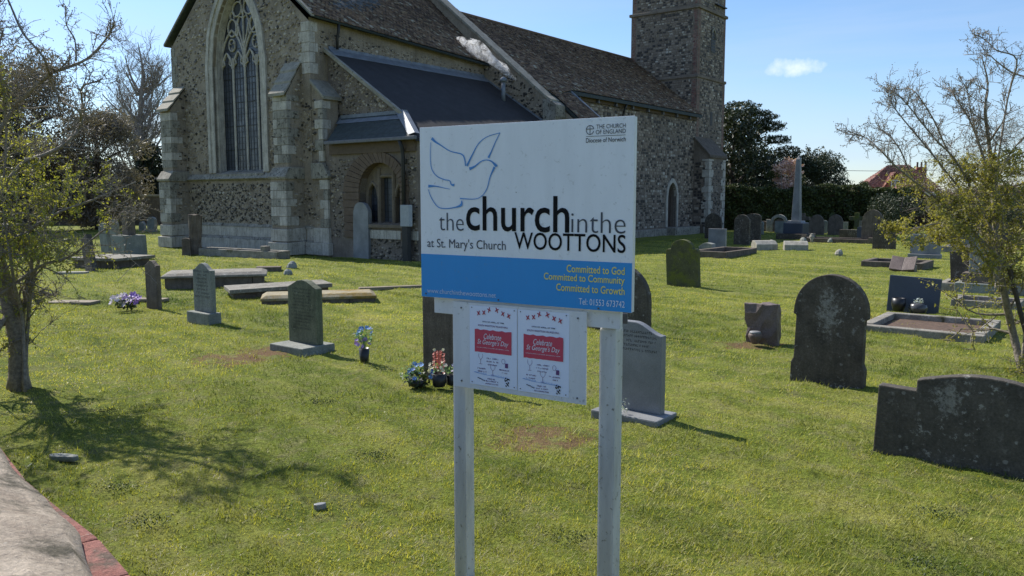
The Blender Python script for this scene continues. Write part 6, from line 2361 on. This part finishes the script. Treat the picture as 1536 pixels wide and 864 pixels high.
# ------------------------------------------------------------------ trees
def branches(seed, limbs, levels=3, nkid=5, klen=0.5, r0=0.03, spread=0.9, upb=0.15, minr=0.002):
    """limbs: list of (points, start radius, end radius). Returns wood MB and tip points"""
    g_ = random.Random(seed)
    wood = MB()
    tips = []

    def smooth(pts):
        P = [Vector(p) for p in pts]
        out = []
        n = len(P)
        for i in range(n - 1):
            a0, a1, a2, a3 = P[max(i - 1, 0)], P[i], P[i + 1], P[min(i + 2, n - 1)]
            for k in range(4):
                t = k / 4
                out.append(0.5 * ((2 * a1) + (-a0 + a2) * t + (2 * a0 - 5 * a1 + 4 * a2 - a3) * t * t + (-a0 + 3 * a1 - 3 * a2 + a3) * t ** 3))
        out.append(P[-1])
        return out

    def kid(p, d, ln, r, lev):
        n = 5 if lev < levels else 4
        pts = [p]
        dd = d.copy()
        for i in range(n):
            dd = (dd + Vector((g_.gauss(0, .17), g_.gauss(0, .17), g_.gauss(0, .17) + upb * .25))).normalized()
            pts.append(pts[-1] + dd * ln / n)
        wood.tube(pts, [max(minr, r * (1 - .75 * i / n)) for i in range(n + 1)], 4 if lev > 1 else 5, cap=False)
        if lev >= levels - 1:
            for q in pts[1:]:
                tips.append((q, lev))
        if lev < levels:
            for k in range(g_.randint(nkid - 2, nkid)):
                i = g_.randint(1, n)
                base = pts[i]
                sd_ = (dd * .5 + Vector((g_.gauss(0, spread), g_.gauss(0, spread), g_.gauss(upb, spread)))).normalized()
                kid(base, sd_, ln * g_.uniform(.4, .72), r * .5, lev + 1)

    for lim in limbs:
        pts, ra, rb, dens, kl = lim[:5]
        l0 = lim[5] if len(lim) > 5 else 1
        P = smooth(pts)
        n = len(P)
        wood.tube(P, [ra + (rb - ra) * i / (n - 1) for i in range(n)], 8 if ra > .04 else 6)
        tot = sum((P[i + 1] - P[i]).length for i in range(n - 1))
        for k in range(int(tot * dens)):
            t = g_.random() ** .75
            i = min(n - 2, int(t * (n - 1)))
            d = (P[i + 1] - P[i]).normalized()
            kf, ks = (.35, 1.0) if l0 == 1 else (.8, .62)
            side = (d * kf + Vector((g_.gauss(0, spread), g_.gauss(0, spread), g_.gauss(upb, spread))) * ks).normalized()
            kid(P[i], side, kl * g_.uniform(.5, 1.2) * (1.1 - .4 * t), (ra + (rb - ra) * t) * .45 + .001, l0)
        tips.append((P[-1], levels))
    return wood, tips


def leaves(name, parent, tips, per, size, spreadr, mat, seed, keep=1.0, aspect=.9, filt=None):
    g_ = np.random.default_rng(seed)
    T_ = [tuple(p) for p, l in tips if (filt is None or filt(p))]
    if not T_:
        return
    T_ = np.array(T_)
    T_ = T_[g_.random(len(T_)) < keep]
    C = np.repeat(T_, per, 0)
    C = C + g_.normal(size=C.shape) * spreadr
    V, F = quads(len(C), C, size, g_, aspect)
    c = np.clip(np.repeat(g_.random(len(T_)), per) * .6 + g_.random(len(C)) * .4, 0, 1)
    o = link(name, fast_mesh(name, V, F, M[mat], np.repeat(c, 4)), parent)
    o["kind"] = "stuff"
    return o


LT = {'trunk': [(-4.45, 7.2, -0.07), (-4.54, 7.35, 0.46), (-4.5, 7.16, 0.97), (-4.56, 7.06, 1.51), (-4.76, 7.27, 2.03), (-4.86, 7.32, 2.73)], 'L1': [(-4.59, 7.0, 1.9), (-4.31, 7.15, 2.45), (-3.87, 6.96, 2.72), (-3.7, 6.86, 2.75), (-3.6, 7.07, 2.87), (-3.45, 7.12, 3.05), (-3.27, 6.9, 3.14)], 'L2': [(-4.22, 6.9, 3.52), (-4.21, 7.05, 3.3), (-4.01, 6.86, 3.04), (-3.8, 6.76, 2.83), (-3.87, 6.97, 2.69), (-3.82, 7.02, 2.52), (-3.59, 6.8, 2.43), (-3.55, 6.81, 2.38), (-3.68, 7.03, 2.3)], 'L3': [(-4.5, 7.0, 1.56), (-4.28, 7.15, 1.97), (-3.94, 6.96, 2.06), (-3.72, 6.86, 2.14), (-3.7, 7.07, 2.3), (-3.69, 7.12, 2.45), (-3.57, 6.9, 2.61), (-3.42, 6.91, 2.66)], 'L3b': [(-3.66, 7.0, 2.84), (-3.74, 7.15, 3.04), (-3.7, 6.96, 3.12), (-3.65, 6.86, 3.26)], 'L4': [(-4.54, 6.9, 1.03), (-4.13, 6.95, 1.41), (-3.74, 6.76, 1.58), (-3.41, 6.66, 1.68), (-3.15, 6.87, 1.83)], 'L5': [(-4.45, 7.0, 0.85), (-4.05, 6.95, 1.11), (-3.68, 6.76, 1.21), (-3.37, 6.66, 1.41), (-3.14, 6.87, 1.64)], 'S1': [(-4.44, 7.3, 0.01), (-4.53, 7.45, 0.45), (-4.36, 7.26, 0.84), (-4.16, 7.16, 1.18), (-4.21, 7.37, 1.5), (-4.27, 7.42, 1.86), (-4.17, 7.2, 2.25)], 'S2': [(-4.28, 7.0, 0.0), (-4.35, 7.15, 0.62), (-4.28, 6.96, 0.94), (-4.24, 6.86, 1.23), (-4.4, 7.07, 1.68), (-4.36, 7.12, 2.25), (-4.25, 6.9, 2.83), (-4.2, 6.91, 3.07)], 'S3': [(-4.35, 7.1, 0.0), (-4.36, 7.25, 0.6), (-4.19, 7.06, 0.98), (-4.09, 6.96, 1.28), (-3.96, 7.17, 1.68), (-3.8, 7.22, 1.91)], 'L6': [(-4.7, 7.2, 1.9), (-4.5, 7.1, 2.53), (-4.47, 7.25, 3.06), (-4.28, 7.06, 3.56)],
      'B1': [(-4.7, 7.25, 1.4), (-4.9, 7.8, 2.0), (-4.7, 8.3, 2.5)], 'B2': [(-4.6, 7.2, 1.2), (-5.2, 7.3, 1.9), (-5.6, 7.2, 2.6)], 'B3': [(-4.5, 7.2, 1.0), (-4.4, 6.6, 1.5), (-4.5, 6.2, 2.0)]}
LR = {'trunk': (.085, .035, 3, .45), 'L1': (.022, .005, 22, .26, 2), 'L2': (.008, .012, 16, .24, 2), 'L3': (.024, .006, 16, .28, 2), 'L3b': (.009, .003, 16, .16, 2), 'L4': (.018, .005, 9, .42), 'L5': (.016, .004, 10, .40),
      'S1': (.018, .006, 9, .38), 'S2': (.018, .005, 6, .36), 'S3': (.022, .006, 8, .4), 'L6': (.016, .005, 16, .24, 2), 'B1': (.022, .006, 8, .45), 'B2': (.022, .006, 8, .45), 'B3': (.018, .006, 8, .4)}
lt = root("hawthorn_tree", "scrubby hawthorn coming into leaf at the left edge, half bare twigs against the sky", "tree", -4.45, 7.2, 0.0)
off = Vector((4.45, -7.2, 0))
wood, tips = branches(4, [([Vector(p) + off for p in LT[k]], *LR[k]) for k in LT], levels=3, nkid=5)
o = wood.obj("branches", M["bark_light"], lt, smooth=True, fix=False)
lowf = lambda p: (p.z > 1.05 or rnd.random() < .15) and (p.z > 1.5 or p.x < .75 or rnd.random() < .3) and p.z < 2.05 and p.x < 1.15 or (p.z < 2.9 and p.x < 0.2 and rnd.random() < .6)
leaves("leaves", lt, tips, 3, .024, .013, "leaf_spring", 1, .60, filt=lowf)
leaves("buds", lt, tips, 2, .014, .010, "leaf_brown", 2, .8, filt=lambda p: not lowf(p))
# thick old base of the trunk with knots
mb = MB()
mb.tube([(0.0, 0.0, -.1), (-.01, .02, .1), (-.03, .05, .45), (-.06, 0.0, .75), (-.14, -.02, 1.1)], [.125, .088, .065, .052, .04], 10)
mb.obj("trunk", M["bark_light"], lt, smooth=True, jit=0.03)

RT = {'trunk': [(4.99, 7.8, -0.02), (4.96, 7.95, 0.36), (4.73, 7.76, 0.78), (4.58, 7.66, 1.18), (4.63, 7.87, 1.67), (4.60, 7.92, 2.12), (4.40, 7.7, 2.5), (4.44, 7.75, 2.75), (4.34, 7.71, 3.0)], 'R1': [(4.53, 7.6, 1.3), (4.22, 7.75, 1.99), (3.86, 7.56, 2.25), (3.49, 7.46, 2.6), (3.39, 7.67, 2.72)], 'R2': [(4.46, 7.5, 1.19), (4.07, 7.65, 1.61), (3.52, 7.46, 1.95), (3.29, 7.36, 2.12), (3.23, 7.57, 2.25), (3.08, 7.62, 2.28)], 'R3': [(4.39, 7.3, 0.96), (4.16, 7.45, 1.36), (3.87, 7.26, 1.47), (3.58, 7.16, 1.44), (3.47, 7.37, 1.36)], 'R4': [(4.6, 7.8, 1.93), (4.75, 7.95, 2.63), (4.7, 7.76, 2.97), (4.45, 7.66, 3.04), (4.46, 7.87, 3.17), (4.37, 7.92, 3.24)], 'R5': [(5.08, 8.0, 2.82), (4.91, 8.15, 2.91), (4.63, 7.96, 2.99), (4.47, 7.86, 3.04), (4.37, 8.07, 3.07)], 'R6': [(4.68, 7.9, 1.55), (4.59, 8.05, 2.13), (4.35, 7.86, 2.43), (4.16, 7.76, 2.61), (4.19, 7.97, 2.75)], 'R7': [(4.93, 8.1, 0.74), (4.76, 8.25, 1.0), (4.38, 8.06, 1.21), (4.15, 7.96, 1.38)], 'R8': [(4.48, 7.6, 1.8), (4.69, 7.75, 2.11), (4.77, 7.56, 2.34)], 'R9': [(4.76, 7.9, 1.03), (5.08, 8.05, 1.48), (5.12, 7.86, 1.99), (5.2, 7.9, 2.7)], 'R10': [(4.77, 8.1, 1.67), (4.43, 8.25, 2.07), (4.11, 8.06, 2.45), (3.88, 7.96, 2.69), (3.88, 8.17, 2.77)], 'R11': [(4.7, 7.9, 1.35), (4.42, 8.05, 1.54), (3.92, 7.86, 1.77), (3.66, 7.76, 2.14), (3.62, 7.97, 2.31), (3.55, 8.02, 2.37)], 'S': [(4.97, 7.8, 0.0), (5.02, 7.85, 0.51), (4.93, 7.66, 1.05)],
      'R14': [(4.5, 7.8, 1.5), (4.0, 7.9, 2.15), (3.7, 8.0, 2.55), (3.62, 8.0, 2.72)], 'R15': [(4.55, 7.7, 1.75), (4.25, 7.6, 2.35), (4.15, 7.6, 2.75)], 'R16': [(4.6, 7.8, 1.1), (4.2, 7.6, 1.5), (3.85, 7.5, 1.65)], 'R17': [(4.7, 7.8, 1.0), (4.5, 7.5, 1.6), (4.3, 7.4, 2.0)],
      'R12': [(4.7, 7.85, .9), (5.3, 7.9, 1.5), (5.7, 7.7, 2.2)], 'R13': [(4.6, 7.8, 1.2), (4.6, 8.4, 1.7), (4.4, 8.8, 2.3)]}
RR_ = {'trunk': (.042, .004, 8, .38), 'R1': (.012, .003, 24, .20, 2), 'R2': (.012, .003, 24, .18, 2), 'R3': (.010, .003, 14, .24), 'R4': (.010, .003, 14, .16, 2), 'R5': (.009, .003, 14, .15, 2), 'R6': (.012, .003, 24, .22, 2),
       'R7': (.010, .003, 11, .28), 'R8': (.011, .004, 11, .30), 'R9': (.013, .005, 11, .34), 'R14': (.010, .003, 24, .18, 2), 'R15': (.010, .003, 24, .18, 2), 'R16': (.011, .003, 14, .34), 'R17': (.011, .003, 14, .32), 'R10': (.012, .003, 22, .22, 2), 'R11': (.012, .003, 22, .24, 2), 'S': (.02, .008, 5, .25), 'R12': (.013, .005, 8, .42), 'R13': (.012, .005, 7, .42)}
rt_ = root("hawthorn_tree", "young hawthorn with small yellow green leaves at the right edge", "tree", 4.99, 7.8, 0.0)
off = Vector((-4.99, -7.8, 0))
wood, tips = branches(9, [([Vector(p) + off for p in RT[k]], *RR_[k]) for k in RT], levels=3, nkid=5)
wood.obj("branches", M["bark_light"], rt_, smooth=True, fix=False)
lowr = lambda p: p.z < 2.15 - .25 * max(0, -p.x - .6)
leaves("leaves", rt_, tips, 3, .026, .014, "leaf_right", 3, .70, filt=lowr)
leaves("buds", rt_, tips, 2, .013, .010, "leaf_brown", 4, .8, filt=lambda p: not lowr(p))
mb = MB()
mb.tube([(4.66, 7.6, 1.05), (4.93, 7.72, .42), (5.1, 7.8, -.1)], .022, 6)
mb.tube([(4.80, 7.55, .50), (5.05, 7.7, .62)], .012, 5)
tag(mb.obj("tree_stake", M["stake_wood"]), "dark wooden stake leaning against the right hawthorn", "stake")

# litter lying on the turf
g2 = np.random.default_rng(90)
n = 900
r_l = 2.3 + 12 * g2.random(n) ** 1.6
a_l = R(40) * (2 * g2.random(n) - 1)
lx, ly = r_l * np.sin(a_l), r_l * np.cos(a_l)
C = np.stack([lx, ly, gz(lx, ly) + .018 + .012 * g2.random(n)], -1)
V, F = quads(n, C, .016, g2, .8)
o = link("fallen_leaves", fast_mesh("fallen_leaves", V, F, M["grass_dry"], np.repeat(g2.random(n), 4)))
tag(o, "dead leaves and bits of straw scattered over the lawn", kind="stuff")
n = 3500
cc = np.array([(1.15, 3.05), (0.9, 3.3), (-1.9, 4.1), (-2.3, 4.6), (-0.9, 5.2), (1.9, 3.6), (-1.2, 3.4), (2.3, 4.2), (-3.2, 6.3), (0.3, 3.9), (-2.6, 3.9), (-1.6, 6.6)])
k = g2.integers(0, len(cc), n)
C = np.concatenate([cc[k] + g2.normal(size=(n, 2)) * np.array([.07, .05]), (.004 + .03 * g2.random((n, 1)))], 1)
V, F = quads(n, C, .012, g2, .8)
o = link("lawn_moss", fast_mesh("lawn_moss", V, F, M["ivy"], np.repeat(g2.random(n), 4)))
tag(o, "small dark weedy clumps among the grass", kind="stuff")

# dark leafy growth along the foot of the foreground wall
g2 = np.random.default_rng(8)
n = 9000
k = g2.integers(3, 7, n)
t = g2.random(n)
P0, P1 = np.array(E0)[k], np.array(E0)[k + 1]
cxy = P0 + (P1 - P0) * t[:, None] + np.stack([0.05 + .10 * g2.random(n) ** 2.5, .05 + .10 * g2.random(n) ** 2.5], -1)
C = np.stack([cxy[:, 0], cxy[:, 1], .02 + .75 * g2.random(n) * np.clip(1 - .5 * t, .2, 1)], -1)
V, F = quads(n, C, .022, g2, .9)
o = link("wall_ivy", fast_mesh("wall_ivy", V, F, M["ivy"], np.repeat(g2.random(n), 4)))
tag(o, "dark ivy growing along the churchyard side of the foreground wall", kind="stuff")


def crown(name, parent, clumps, n, size, mat, seed, aspect=.9, up=0.0, shell=.45, flat=1.0):
    """leaf faces spread through a set of ellipsoid clumps (cx, cy, cz, rx, ry, rz)"""
    g_ = np.random.default_rng(seed)
    Cs, cc = [], []
    wts = np.array([c[3] * c[4] * c[5] for c in clumps]) ** .75
    wts /= wts.sum()
    for c, w in zip(clumps, wts):
        m = max(6, int(n * w))
        P = g_.normal(size=(m, 3))
        P /= np.linalg.norm(P, axis=1)[:, None]
        P *= (shell + (1 - shell) * g_.random(m) ** .6)[:, None] * (1 + .18 * np.sin(P[:, :1] * 7 + c[0] * 3) * np.cos(P[:, 2:] * 6 + c[1]))
        Cs.append(np.array(c[:3]) + P * np.array(c[3:6]))
        cc.append(np.clip(g_.random(m) * .7 + .3 * g_.random(), 0, 1))
    C = np.concatenate(Cs)
    V, F = quads(len(C), C, size, g_, aspect, up)
    o = link(name, fast_mesh(name, V, F, M[mat], np.repeat(np.concatenate(cc), 4)), parent)
    o["kind"] = "stuff"
    return o


def clumpset(seed, cx, cz, rx, rz, ry, n, r0, shape='round'):
    g_ = random.Random(seed)
    out = []
    for _ in range(n):
        t, p = g_.uniform(0, 6.283), g_.uniform(-1, 1)
        q = math.sqrt(max(0, 1 - p * p)) * g_.uniform(.35, 1.0)
        if shape == 'cone':
            q = (1 - (p + 1) / 2) * g_.uniform(.3, 1.0) + .05
        r_ = r0 * g_.uniform(.6, 1.3)
        out.append((cx + rx * q * math.cos(t), ry * q * math.sin(t), cz + rz * p, r_, r_, r_ * g_.uniform(.6, .9)))
    return out


def tree(label, x, y, h, rx, zc, rz, n, size, mat, seed, shape='round', nc=26, r0=None, trunk=.25, cat="tree", name="tree", extra=None, aspect=.9):
    r_ = root(name, label, cat, x, y, 0.0)
    mb = MB()
    g_ = random.Random(seed)
    mb.tube([(0, 0, -.3), (.1, 0, h * .3), (0, .1, h * .6), (.05, 0, h * .86)], [trunk, trunk * .8, trunk * .5, trunk * .15], 8)
    for k in range(9):
        t = g_.uniform(0, 6.28)
        z0_ = h * g_.uniform(.2, .7)
        mb.tube([(0, 0, z0_), (rx * .4 * math.cos(t), rx * .4 * math.sin(t), z0_ + h * .1), (rx * .8 * math.cos(t), rx * .8 * math.sin(t), z0_ + h * .16)], [trunk * .3, trunk * .2, trunk * .05], 5)
    mb.obj("trunk", M["bark_dark"], r_, smooth=True)
    cl_ = clumpset(seed, 0, zc, rx, rz, rx, nc, r0 or rx * .36, shape) + (extra or [])
    crown("crown", r_, cl_, n, size, mat, seed, aspect)
    return r_


# right background
tree("tall dark evergreen against the right side of the tower", 12.2, 45.5, 5.9, 1.5, 3.2, 2.9, 9000, .20, "leaf_dark", 21, nc=34, r0=.95, name="evergreen_tree")
tree("broad dark evergreen right of the one beside the tower", 14.2, 48.0, 4.4, 1.9, 2.2, 2.0, 10000, .20, "leaf_dark", 22, nc=28, r0=.9, name="evergreen_tree")
r_ = root("pine_tree", "pine with flat topped crown rising above the evergreens", "tree", 14.3, 50.5, 0.0)
mb = MB()
mb.tube([(0, 0, -.3), (.1, 0, 3), (.3, 0, 5.0), (.2, 0, 6.6)], [.28, .22, .16, .06], 8)
cl_ = []
for (bx, bz, rx, rz_) in ((-1.5, 6.6, 1.1, .5), (-.4, 7.0, 1.3, .55), (.7, 6.6, 1.2, .45), (1.5, 6.0, 1.0, .35), (-1.9, 5.9, .9, .4), (.3, 5.9, 1.1, .4), (1.9, 5.2, .9, .3), (2.6, 4.5, .9, .35), (3.4, 4.0, .9, .35), (1.8, 3.9, 1.2, .5), (2.8, 3.3, 1.2, .5), (3.9, 3.2, .9, .5), (-.8, 5.0, 1.2, .5)):
    cl_.append((bx, 0, bz, rx, rx * .8, rz_))
    mb.tube([(.2, 0, bz - 1.0), (bx * .5, 0, bz - .5), (bx, 0, bz)], [.10, .07, .03], 5)
mb.obj("trunk", M["bark_dark"], r_, smooth=True)
crown("crown", r_, cl_, 16000, .20, "leaf_pine", 23, .45)
tree("rounded dark conifer behind the hedge right of the memorial", 18.9, 50.5, 4.3, 1.7, 2.4, 1.7, 16000, .18, "leaf_pine", 24, nc=30, r0=.85, name="conifer_tree", extra=[(-.8, 0, 4.5, .25, .25, .45), (-.4, 0, 4.0, .5, .5, .5)], aspect=.5)
r_ = root("magnolia_tree", "magnolia covered in pale pink blossom before the dark trees", "tree", 14.7, 44.3, 0.0)
mb = MB()
g_ = random.Random(2)
mb.tube([(0, 0, -.2), (0, 0, 1.2), (.1, 0, 2.4)], [.12, .09, .04], 7)
for k in range(14):
    t = g_.uniform(0, 6.28)
    mb.tube([(0, 0, g_.uniform(.5, 1.6)), (.5 * math.cos(t), .5 * math.sin(t), 2.0), (.9 * math.cos(t), .9 * math.sin(t), g_.uniform(2.4, 3.4))], [.04, .03, .01], 5)
mb.obj("trunk", M["bark_far"], r_, smooth=True)
crown("blossom", r_, clumpset(5, .1, 2.85, .75, .75, .6, 26, .42), 3200, .13, "blossom", 6, shell=.1)
crown("leaves", r_, clumpset(7, .1, 2.3, 1.2, .9, .9, 22, .35), 2200, .13, "leaf_hedge", 8)

# hedge
hg = root("hedge", "tall clipped dark hedge behind the far row of graves", "hedge", 10.0, 43.2, 0.0)
n = 30000
g2 = np.random.default_rng(31)
x_ = g2.random(n) * 11.2
top_ = 2.15 + .10 * np.sin(x_ * 1.1) + .07 * np.sin(x_ * 4.0)
face = g2.random(n)
z_ = np.where(face < .7, top_ * g2.random(n), top_ - .05 + .16 * g2.random(n))
y_ = np.where(face < .7, -.05 - .22 * g2.random(n), 1.3 * g2.random(n) - .2) + .1 * np.sin(x_ * 5 + z_ * 4)
V, F = quads(n, np.stack([x_, y_, z_], -1), .12, g2)
o = link("foliage", fast_mesh("foliage", V, F, M["leaf_hedge"], np.repeat(np.clip(g2.random(n), 0, 1), 4)), hg)
o["kind"] = "stuff"
mb = MB()
mb.box(0.1, 11.1, .05, 1.1, -.2, 2.0)
mb.obj("inner_growth", M["soil"], hg)
hg = root("hedge", "reddish brown twiggy hedge running on to the right", "hedge", 21.0, 43.8, R(-8))
n = 24000
x_ = g2.random(n) * 16
top_ = 2.05 + .16 * np.sin(x_ * 1.7) + .10 * np.sin(x_ * 5.1)
face = g2.random(n)
z_ = np.where(face < .65, top_ * g2.random(n), top_ - .1 + .35 * g2.random(n) ** 2)
y_ = np.where(face < .65, -.05 - .25 * g2.random(n), 1.3 * g2.random(n) - .2)
V, F = quads(n, np.stack([x_, y_, z_], -1), .16, g2, .3, up=1.0)
o = link("twigs", fast_mesh("twigs", V, F, M["twig_hedge"], np.repeat(g2.random(n), 4)), hg)
o["kind"] = "stuff"
mb = MB()
mb.box(0.1, 15.9, .05, 1.1, -.2, 1.8)
mb.obj("inner_growth", M["soil"], hg)
tree("spreading blue green conifer bush before the brown hedge", 18.6, 39.0, 1.9, 1.5, .9, .85, 6000, .14, "leaf_pine", 25, nc=22, r0=.6, trunk=.08, cat="shrub", name="conifer_bush", aspect=.4)
tree("second low conifer bush behind the right hawthorn", 22.4, 38.0, 1.9, 2.0, .8, .8, 6000, .14, "leaf_pine", 26, nc=22, r0=.7, trunk=.08, cat="shrub", name="conifer_bush", aspect=.4)
tree("brown leafless tree rising behind the right hawthorn", 34.0, 58.0, 6.5, 4.5, 4.0, 3.2, 12000, .22, "leaf_brown", 27, nc=40, r0=1.2, name="bare_tree", aspect=.18)
tree("rounded brown tree beyond the hedge at the far right edge", 42.0, 56.0, 8.0, 5.0, 4.6, 4.0, 12000, .24, "leaf_brown", 28, nc=40, r0=1.4, name="bare_tree", aspect=.18)
tree("small pale green bush peeping over the hedge beside the wires", 24.5, 56.0, 2.7, .7, 2.3, .5, 900, .12, "leaf_hedge", 29, nc=8, r0=.35, trunk=.05, cat="shrub", name="bush")

# left background
tree("big dark brown leafless tree crowding the left edge", -24.6, 41.0, 8.4, 3.4, 4.6, 3.9, 30000, .30, "leaf_brown", 31, nc=60, r0=1.3, name="bare_tree", aspect=.3)
tree("brown twiggy tree right of the big leafless one", -22.0, 43.5, 6.0, 2.5, 3.2, 2.6, 22000, .26, "leaf_brown", 32, nc=44, r0=1.0, name="bare_tree", aspect=.28)
tree("ivy clad tree filling the gap behind the left hawthorn", -25.5, 38.0, 5.4, 3.2, 3.4, 2.9, 12000, .22, "leaf_hedge", 33, nc=34, r0=1.1, name="ivy_tree")
tree("dark yew against the left side of the chancel", -24.9, 56.5, 5.2, 2.2, 2.6, 2.6, 12000, .22, "leaf_dark", 34, nc=34, r0=.9, name="yew_tree", shape='cone')
tree("low dark evergreen left of the yew behind the wall", -29.5, 57.0, 4.2, 2.6, 2.2, 2.0, 10000, .22, "leaf_dark", 35, nc=34, r0=.9, name="evergreen_tree")
tree("dark thicket of evergreens far left beyond the wall", -33.0, 52.0, 5.0, 4.5, 2.6, 2.4, 12000, .24, "leaf_dark", 36, nc=34, r0=1.2, name="evergreen_tree")

# tall bare tree left of the church
bt = root("bare_tree", "tall spreading leafless tree standing left of the chancel", "tree", -28.0, 62.0, 0.0)
g_ = random.Random(12)
limbs = [([(0, 0, -.3), (.1, 0, 2.5), (0, .2, 5.0), (.2, 0, 8.5), (.5, 0, 11.0), (.1, .3, 13.2)], .40, .02, 1.6, 3.0)]
for k in range(26):
    t = g_.uniform(0, 6.28)
    z0_ = g_.uniform(2.0, 10.0)
    ln = g_.uniform(4.0, 6.6) * (1.05 - z0_ / 18)
    el = g_.uniform(.35, 1.1)
    pts = [Vector((.05, 0, z0_))]
    for q in range(4):
        el2 = el + .12 * q
        pts.append(pts[-1] + Vector((math.cos(t) * math.cos(el2), math.sin(t) * math.cos(el2), math.sin(el2))) * ln / 4)
    limbs.append((pts, .11, .03, 2.6, 2.2))
wood, tips = branches(13, limbs, levels=3, nkid=5, minr=.009, spread=.6, upb=.35)
wood.obj("branches", M["bark_far"], bt, fix=False)

# distant belt of trees that closes the horizon all round
n = 42000
g2 = np.random.default_rng(77)
th_ = g2.random(n) * 2 * np.pi
rr_ = 150 + 40 * g2.random(n)
hh_ = (5.0 + 2.2 * np.sin(th_ * 23) + 1.4 * np.sin(th_ * 61 + 1)) * g2.random(n)
C = np.stack([rr_ * np.sin(th_), rr_ * np.cos(th_), hh_ * .55], -1)
V, F = quads(n, C, 2.4, g2)
o = link("distant_wood", fast_mesh("distant_wood", V, F, M["leaf_brown"], np.repeat(g2.random(n), 4)))
tag(o, "far belt of bare woodland round the horizon", kind="stuff")

# ------------------------------------------------------------------ red house behind the hedge
hs = root("house", "red brick house with red tiled hipped roof beyond the hedge", "house", 33.2, 70.0, R(-14))
hs.scale = (0.66, 0.66, 0.85)
mb = MB()
mb.box(-4.2, 4.2, 0, 7, -.2, 3.1)
mb.obj("wall", M["red_brick_far"], hs)
mb = MB()
e, rz0, rz1 = .4, 3.0, 5.3
vs = [(-4.2 - e, -e, rz0), (4.2 + e, -e, rz0), (4.2 + e, 7 + e, rz0), (-4.2 - e, 7 + e, rz0), (-1.0, 3.5, rz1), (1.6, 3.5, rz1)]
mb.add(vs, [(0, 1, 5, 4), (1, 2, 5), (2, 3, 4, 5), (3, 0, 4), (3, 2, 1, 0)])
rf = mb.obj("roof", M["red_brick_far"], hs)


def quadroof(nm, q, nu, rows, seed, par):
    q = [Vector(v) for v in q]
    S_ = lambda a, b: tuple((q[0] * (1 - a) + q[1] * a) * (1 - b) + (q[3] * (1 - a) + q[2] * a) * b)
    return tile_roof(nm, S_, nu, rows, .03, seed, par, M["red_tiles"], .3)


quadroof("roof_tiles", [vs[0], vs[1], vs[5], vs[4]], 30, 16, 1, rf)
quadroof("roof_tiles", [vs[3], vs[0], vs[4], vs[4]], 22, 16, 2, rf)
# front gable bay
mb = MB()
mb.prism([(-2.2, 2.9), (-.9, 4.35), (.4, 2.9)], -1.2, 3.0)
gb = mb.obj("gable_bay", M["red_brick_far"], hs)
for sx in (-1, 1):
    quadroof("roof_tiles", [(-.9 + sx * 1.75, -1.35, 2.65), (-.9 + sx * 1.75, 2.6, 2.65), (-.9, 2.6, 4.50), (-.9, -1.35, 4.50)], 10, 9, 3 + sx, gb)
mb = MB()
mb.box(-1.35, -.45, -1.26, -1.2, 3.0, 3.65)
w_ = mb.obj("window", M["leaded_glass"], hs)
mb = MB()
for (a, b, c_, d) in ((-1.42, -1.33, 2.95, 3.70), (-.47, -.38, 2.95, 3.70), (-.93, -.87, 2.95, 3.7), (-1.42, -.38, 3.64, 3.72), (-1.42, -.38, 2.92, 3.0)):
    mb.box(a, b, -1.30, -1.22, c_, d)
mb.obj("frame", M["white_paint"], w_, fix=False)
for x_ in (2.6, 3.1, 3.6):
    mb = MB()
    mb.lathe([(.13, 5.1), (.11, 5.5), (.14, 5.6)], 8, c=(x_, 3.5))
    mb.obj("chimney_pot", M["terracotta"], rf)
mb = MB()
mb.box(2.5, 3.7, 3.2, 3.8, 3.6, 5.1)
mb.obj("chimney", M["red_brick_far"], rf)
ga = root("garage", "low outbuilding with bright red pantile roof before the red house", "outbuilding", 30.4, 63.0, R(-14))
ga.scale = (0.72, 0.8, 0.84)
mb = MB()
mb.prism([(-2.6, -.2), (-2.6, 2.1), (0, 3.1), (2.6, 2.1), (2.6, -.2)], 0, 4)
mb.obj("wall", M["red_brick_far"], ga)
for sx in (-1, 1):
    quadroof("roof_tiles", [(sx * 2.9, -.2, 2.0), (sx * 2.9, 4.2, 2.0), (0, 4.2, 3.18), (0, -.2, 3.18)], 12, 10, 8 + sx, ga)
mb = MB()
mb.box(1.5, 3.8, -.8, 1.0, 2.15, 2.5)
mb.obj("white_hood", M["white_paint"], ga, bevel=.05)
for k, (z0_, z1_) in enumerate(((3.95, 3.95), (2.1, 2.0))):
    mb = MB()
    pts = [(19.0 + 2.2 * i, 62 + i * .4, z0_ + (z1_ - z0_) * i / 8 - .22 * math.sin(math.pi * i / 8)) for i in range(9)]
    mb.tube(pts, .018 if k == 0 else .012, 4)
    tag(mb.obj("overhead_wire", M["wire"]), "upper overhead wire reaching the red house" if k == 0 else "lower overhead wire reaching the red house", "wire")

# repeats of one kind share a group
GROUPS = {"gravestone": "gravestones standing in the churchyard", "grave_kerb": "kerb sets laid round the graves", "ledger_tomb": "low ledger and chest tombs", "pedestal_tomb": "pedestal tombs",
          "cross_gravestone": "stone crosses in the far row", "body_stone": "body stones lying in the grass", "flat_stone": "flat stones lying in the grass", "stone_lump": "small stone lumps on the lawn",
          "flower_bunch": "bunches of flowers on graves", "flower_urn": "flower urns on graves", "hawthorn_tree": "hawthorns at the edges of the lawn", "bare_tree": "leafless trees beyond the churchyard",
          "evergreen_tree": "dark evergreens beyond the churchyard", "conifer_bush": "conifer bushes before the hedge", "hedge": "hedges behind the far graves", "overhead_wire": "overhead wires", "boundary_wall": "churchyard boundary walls"}
for o in list(scene.objects):
    if o.parent is None and o.name.split(".")[0] in GROUPS and "group" not in o:
        o["group"] = GROUPS[o.name.split(".")[0]]
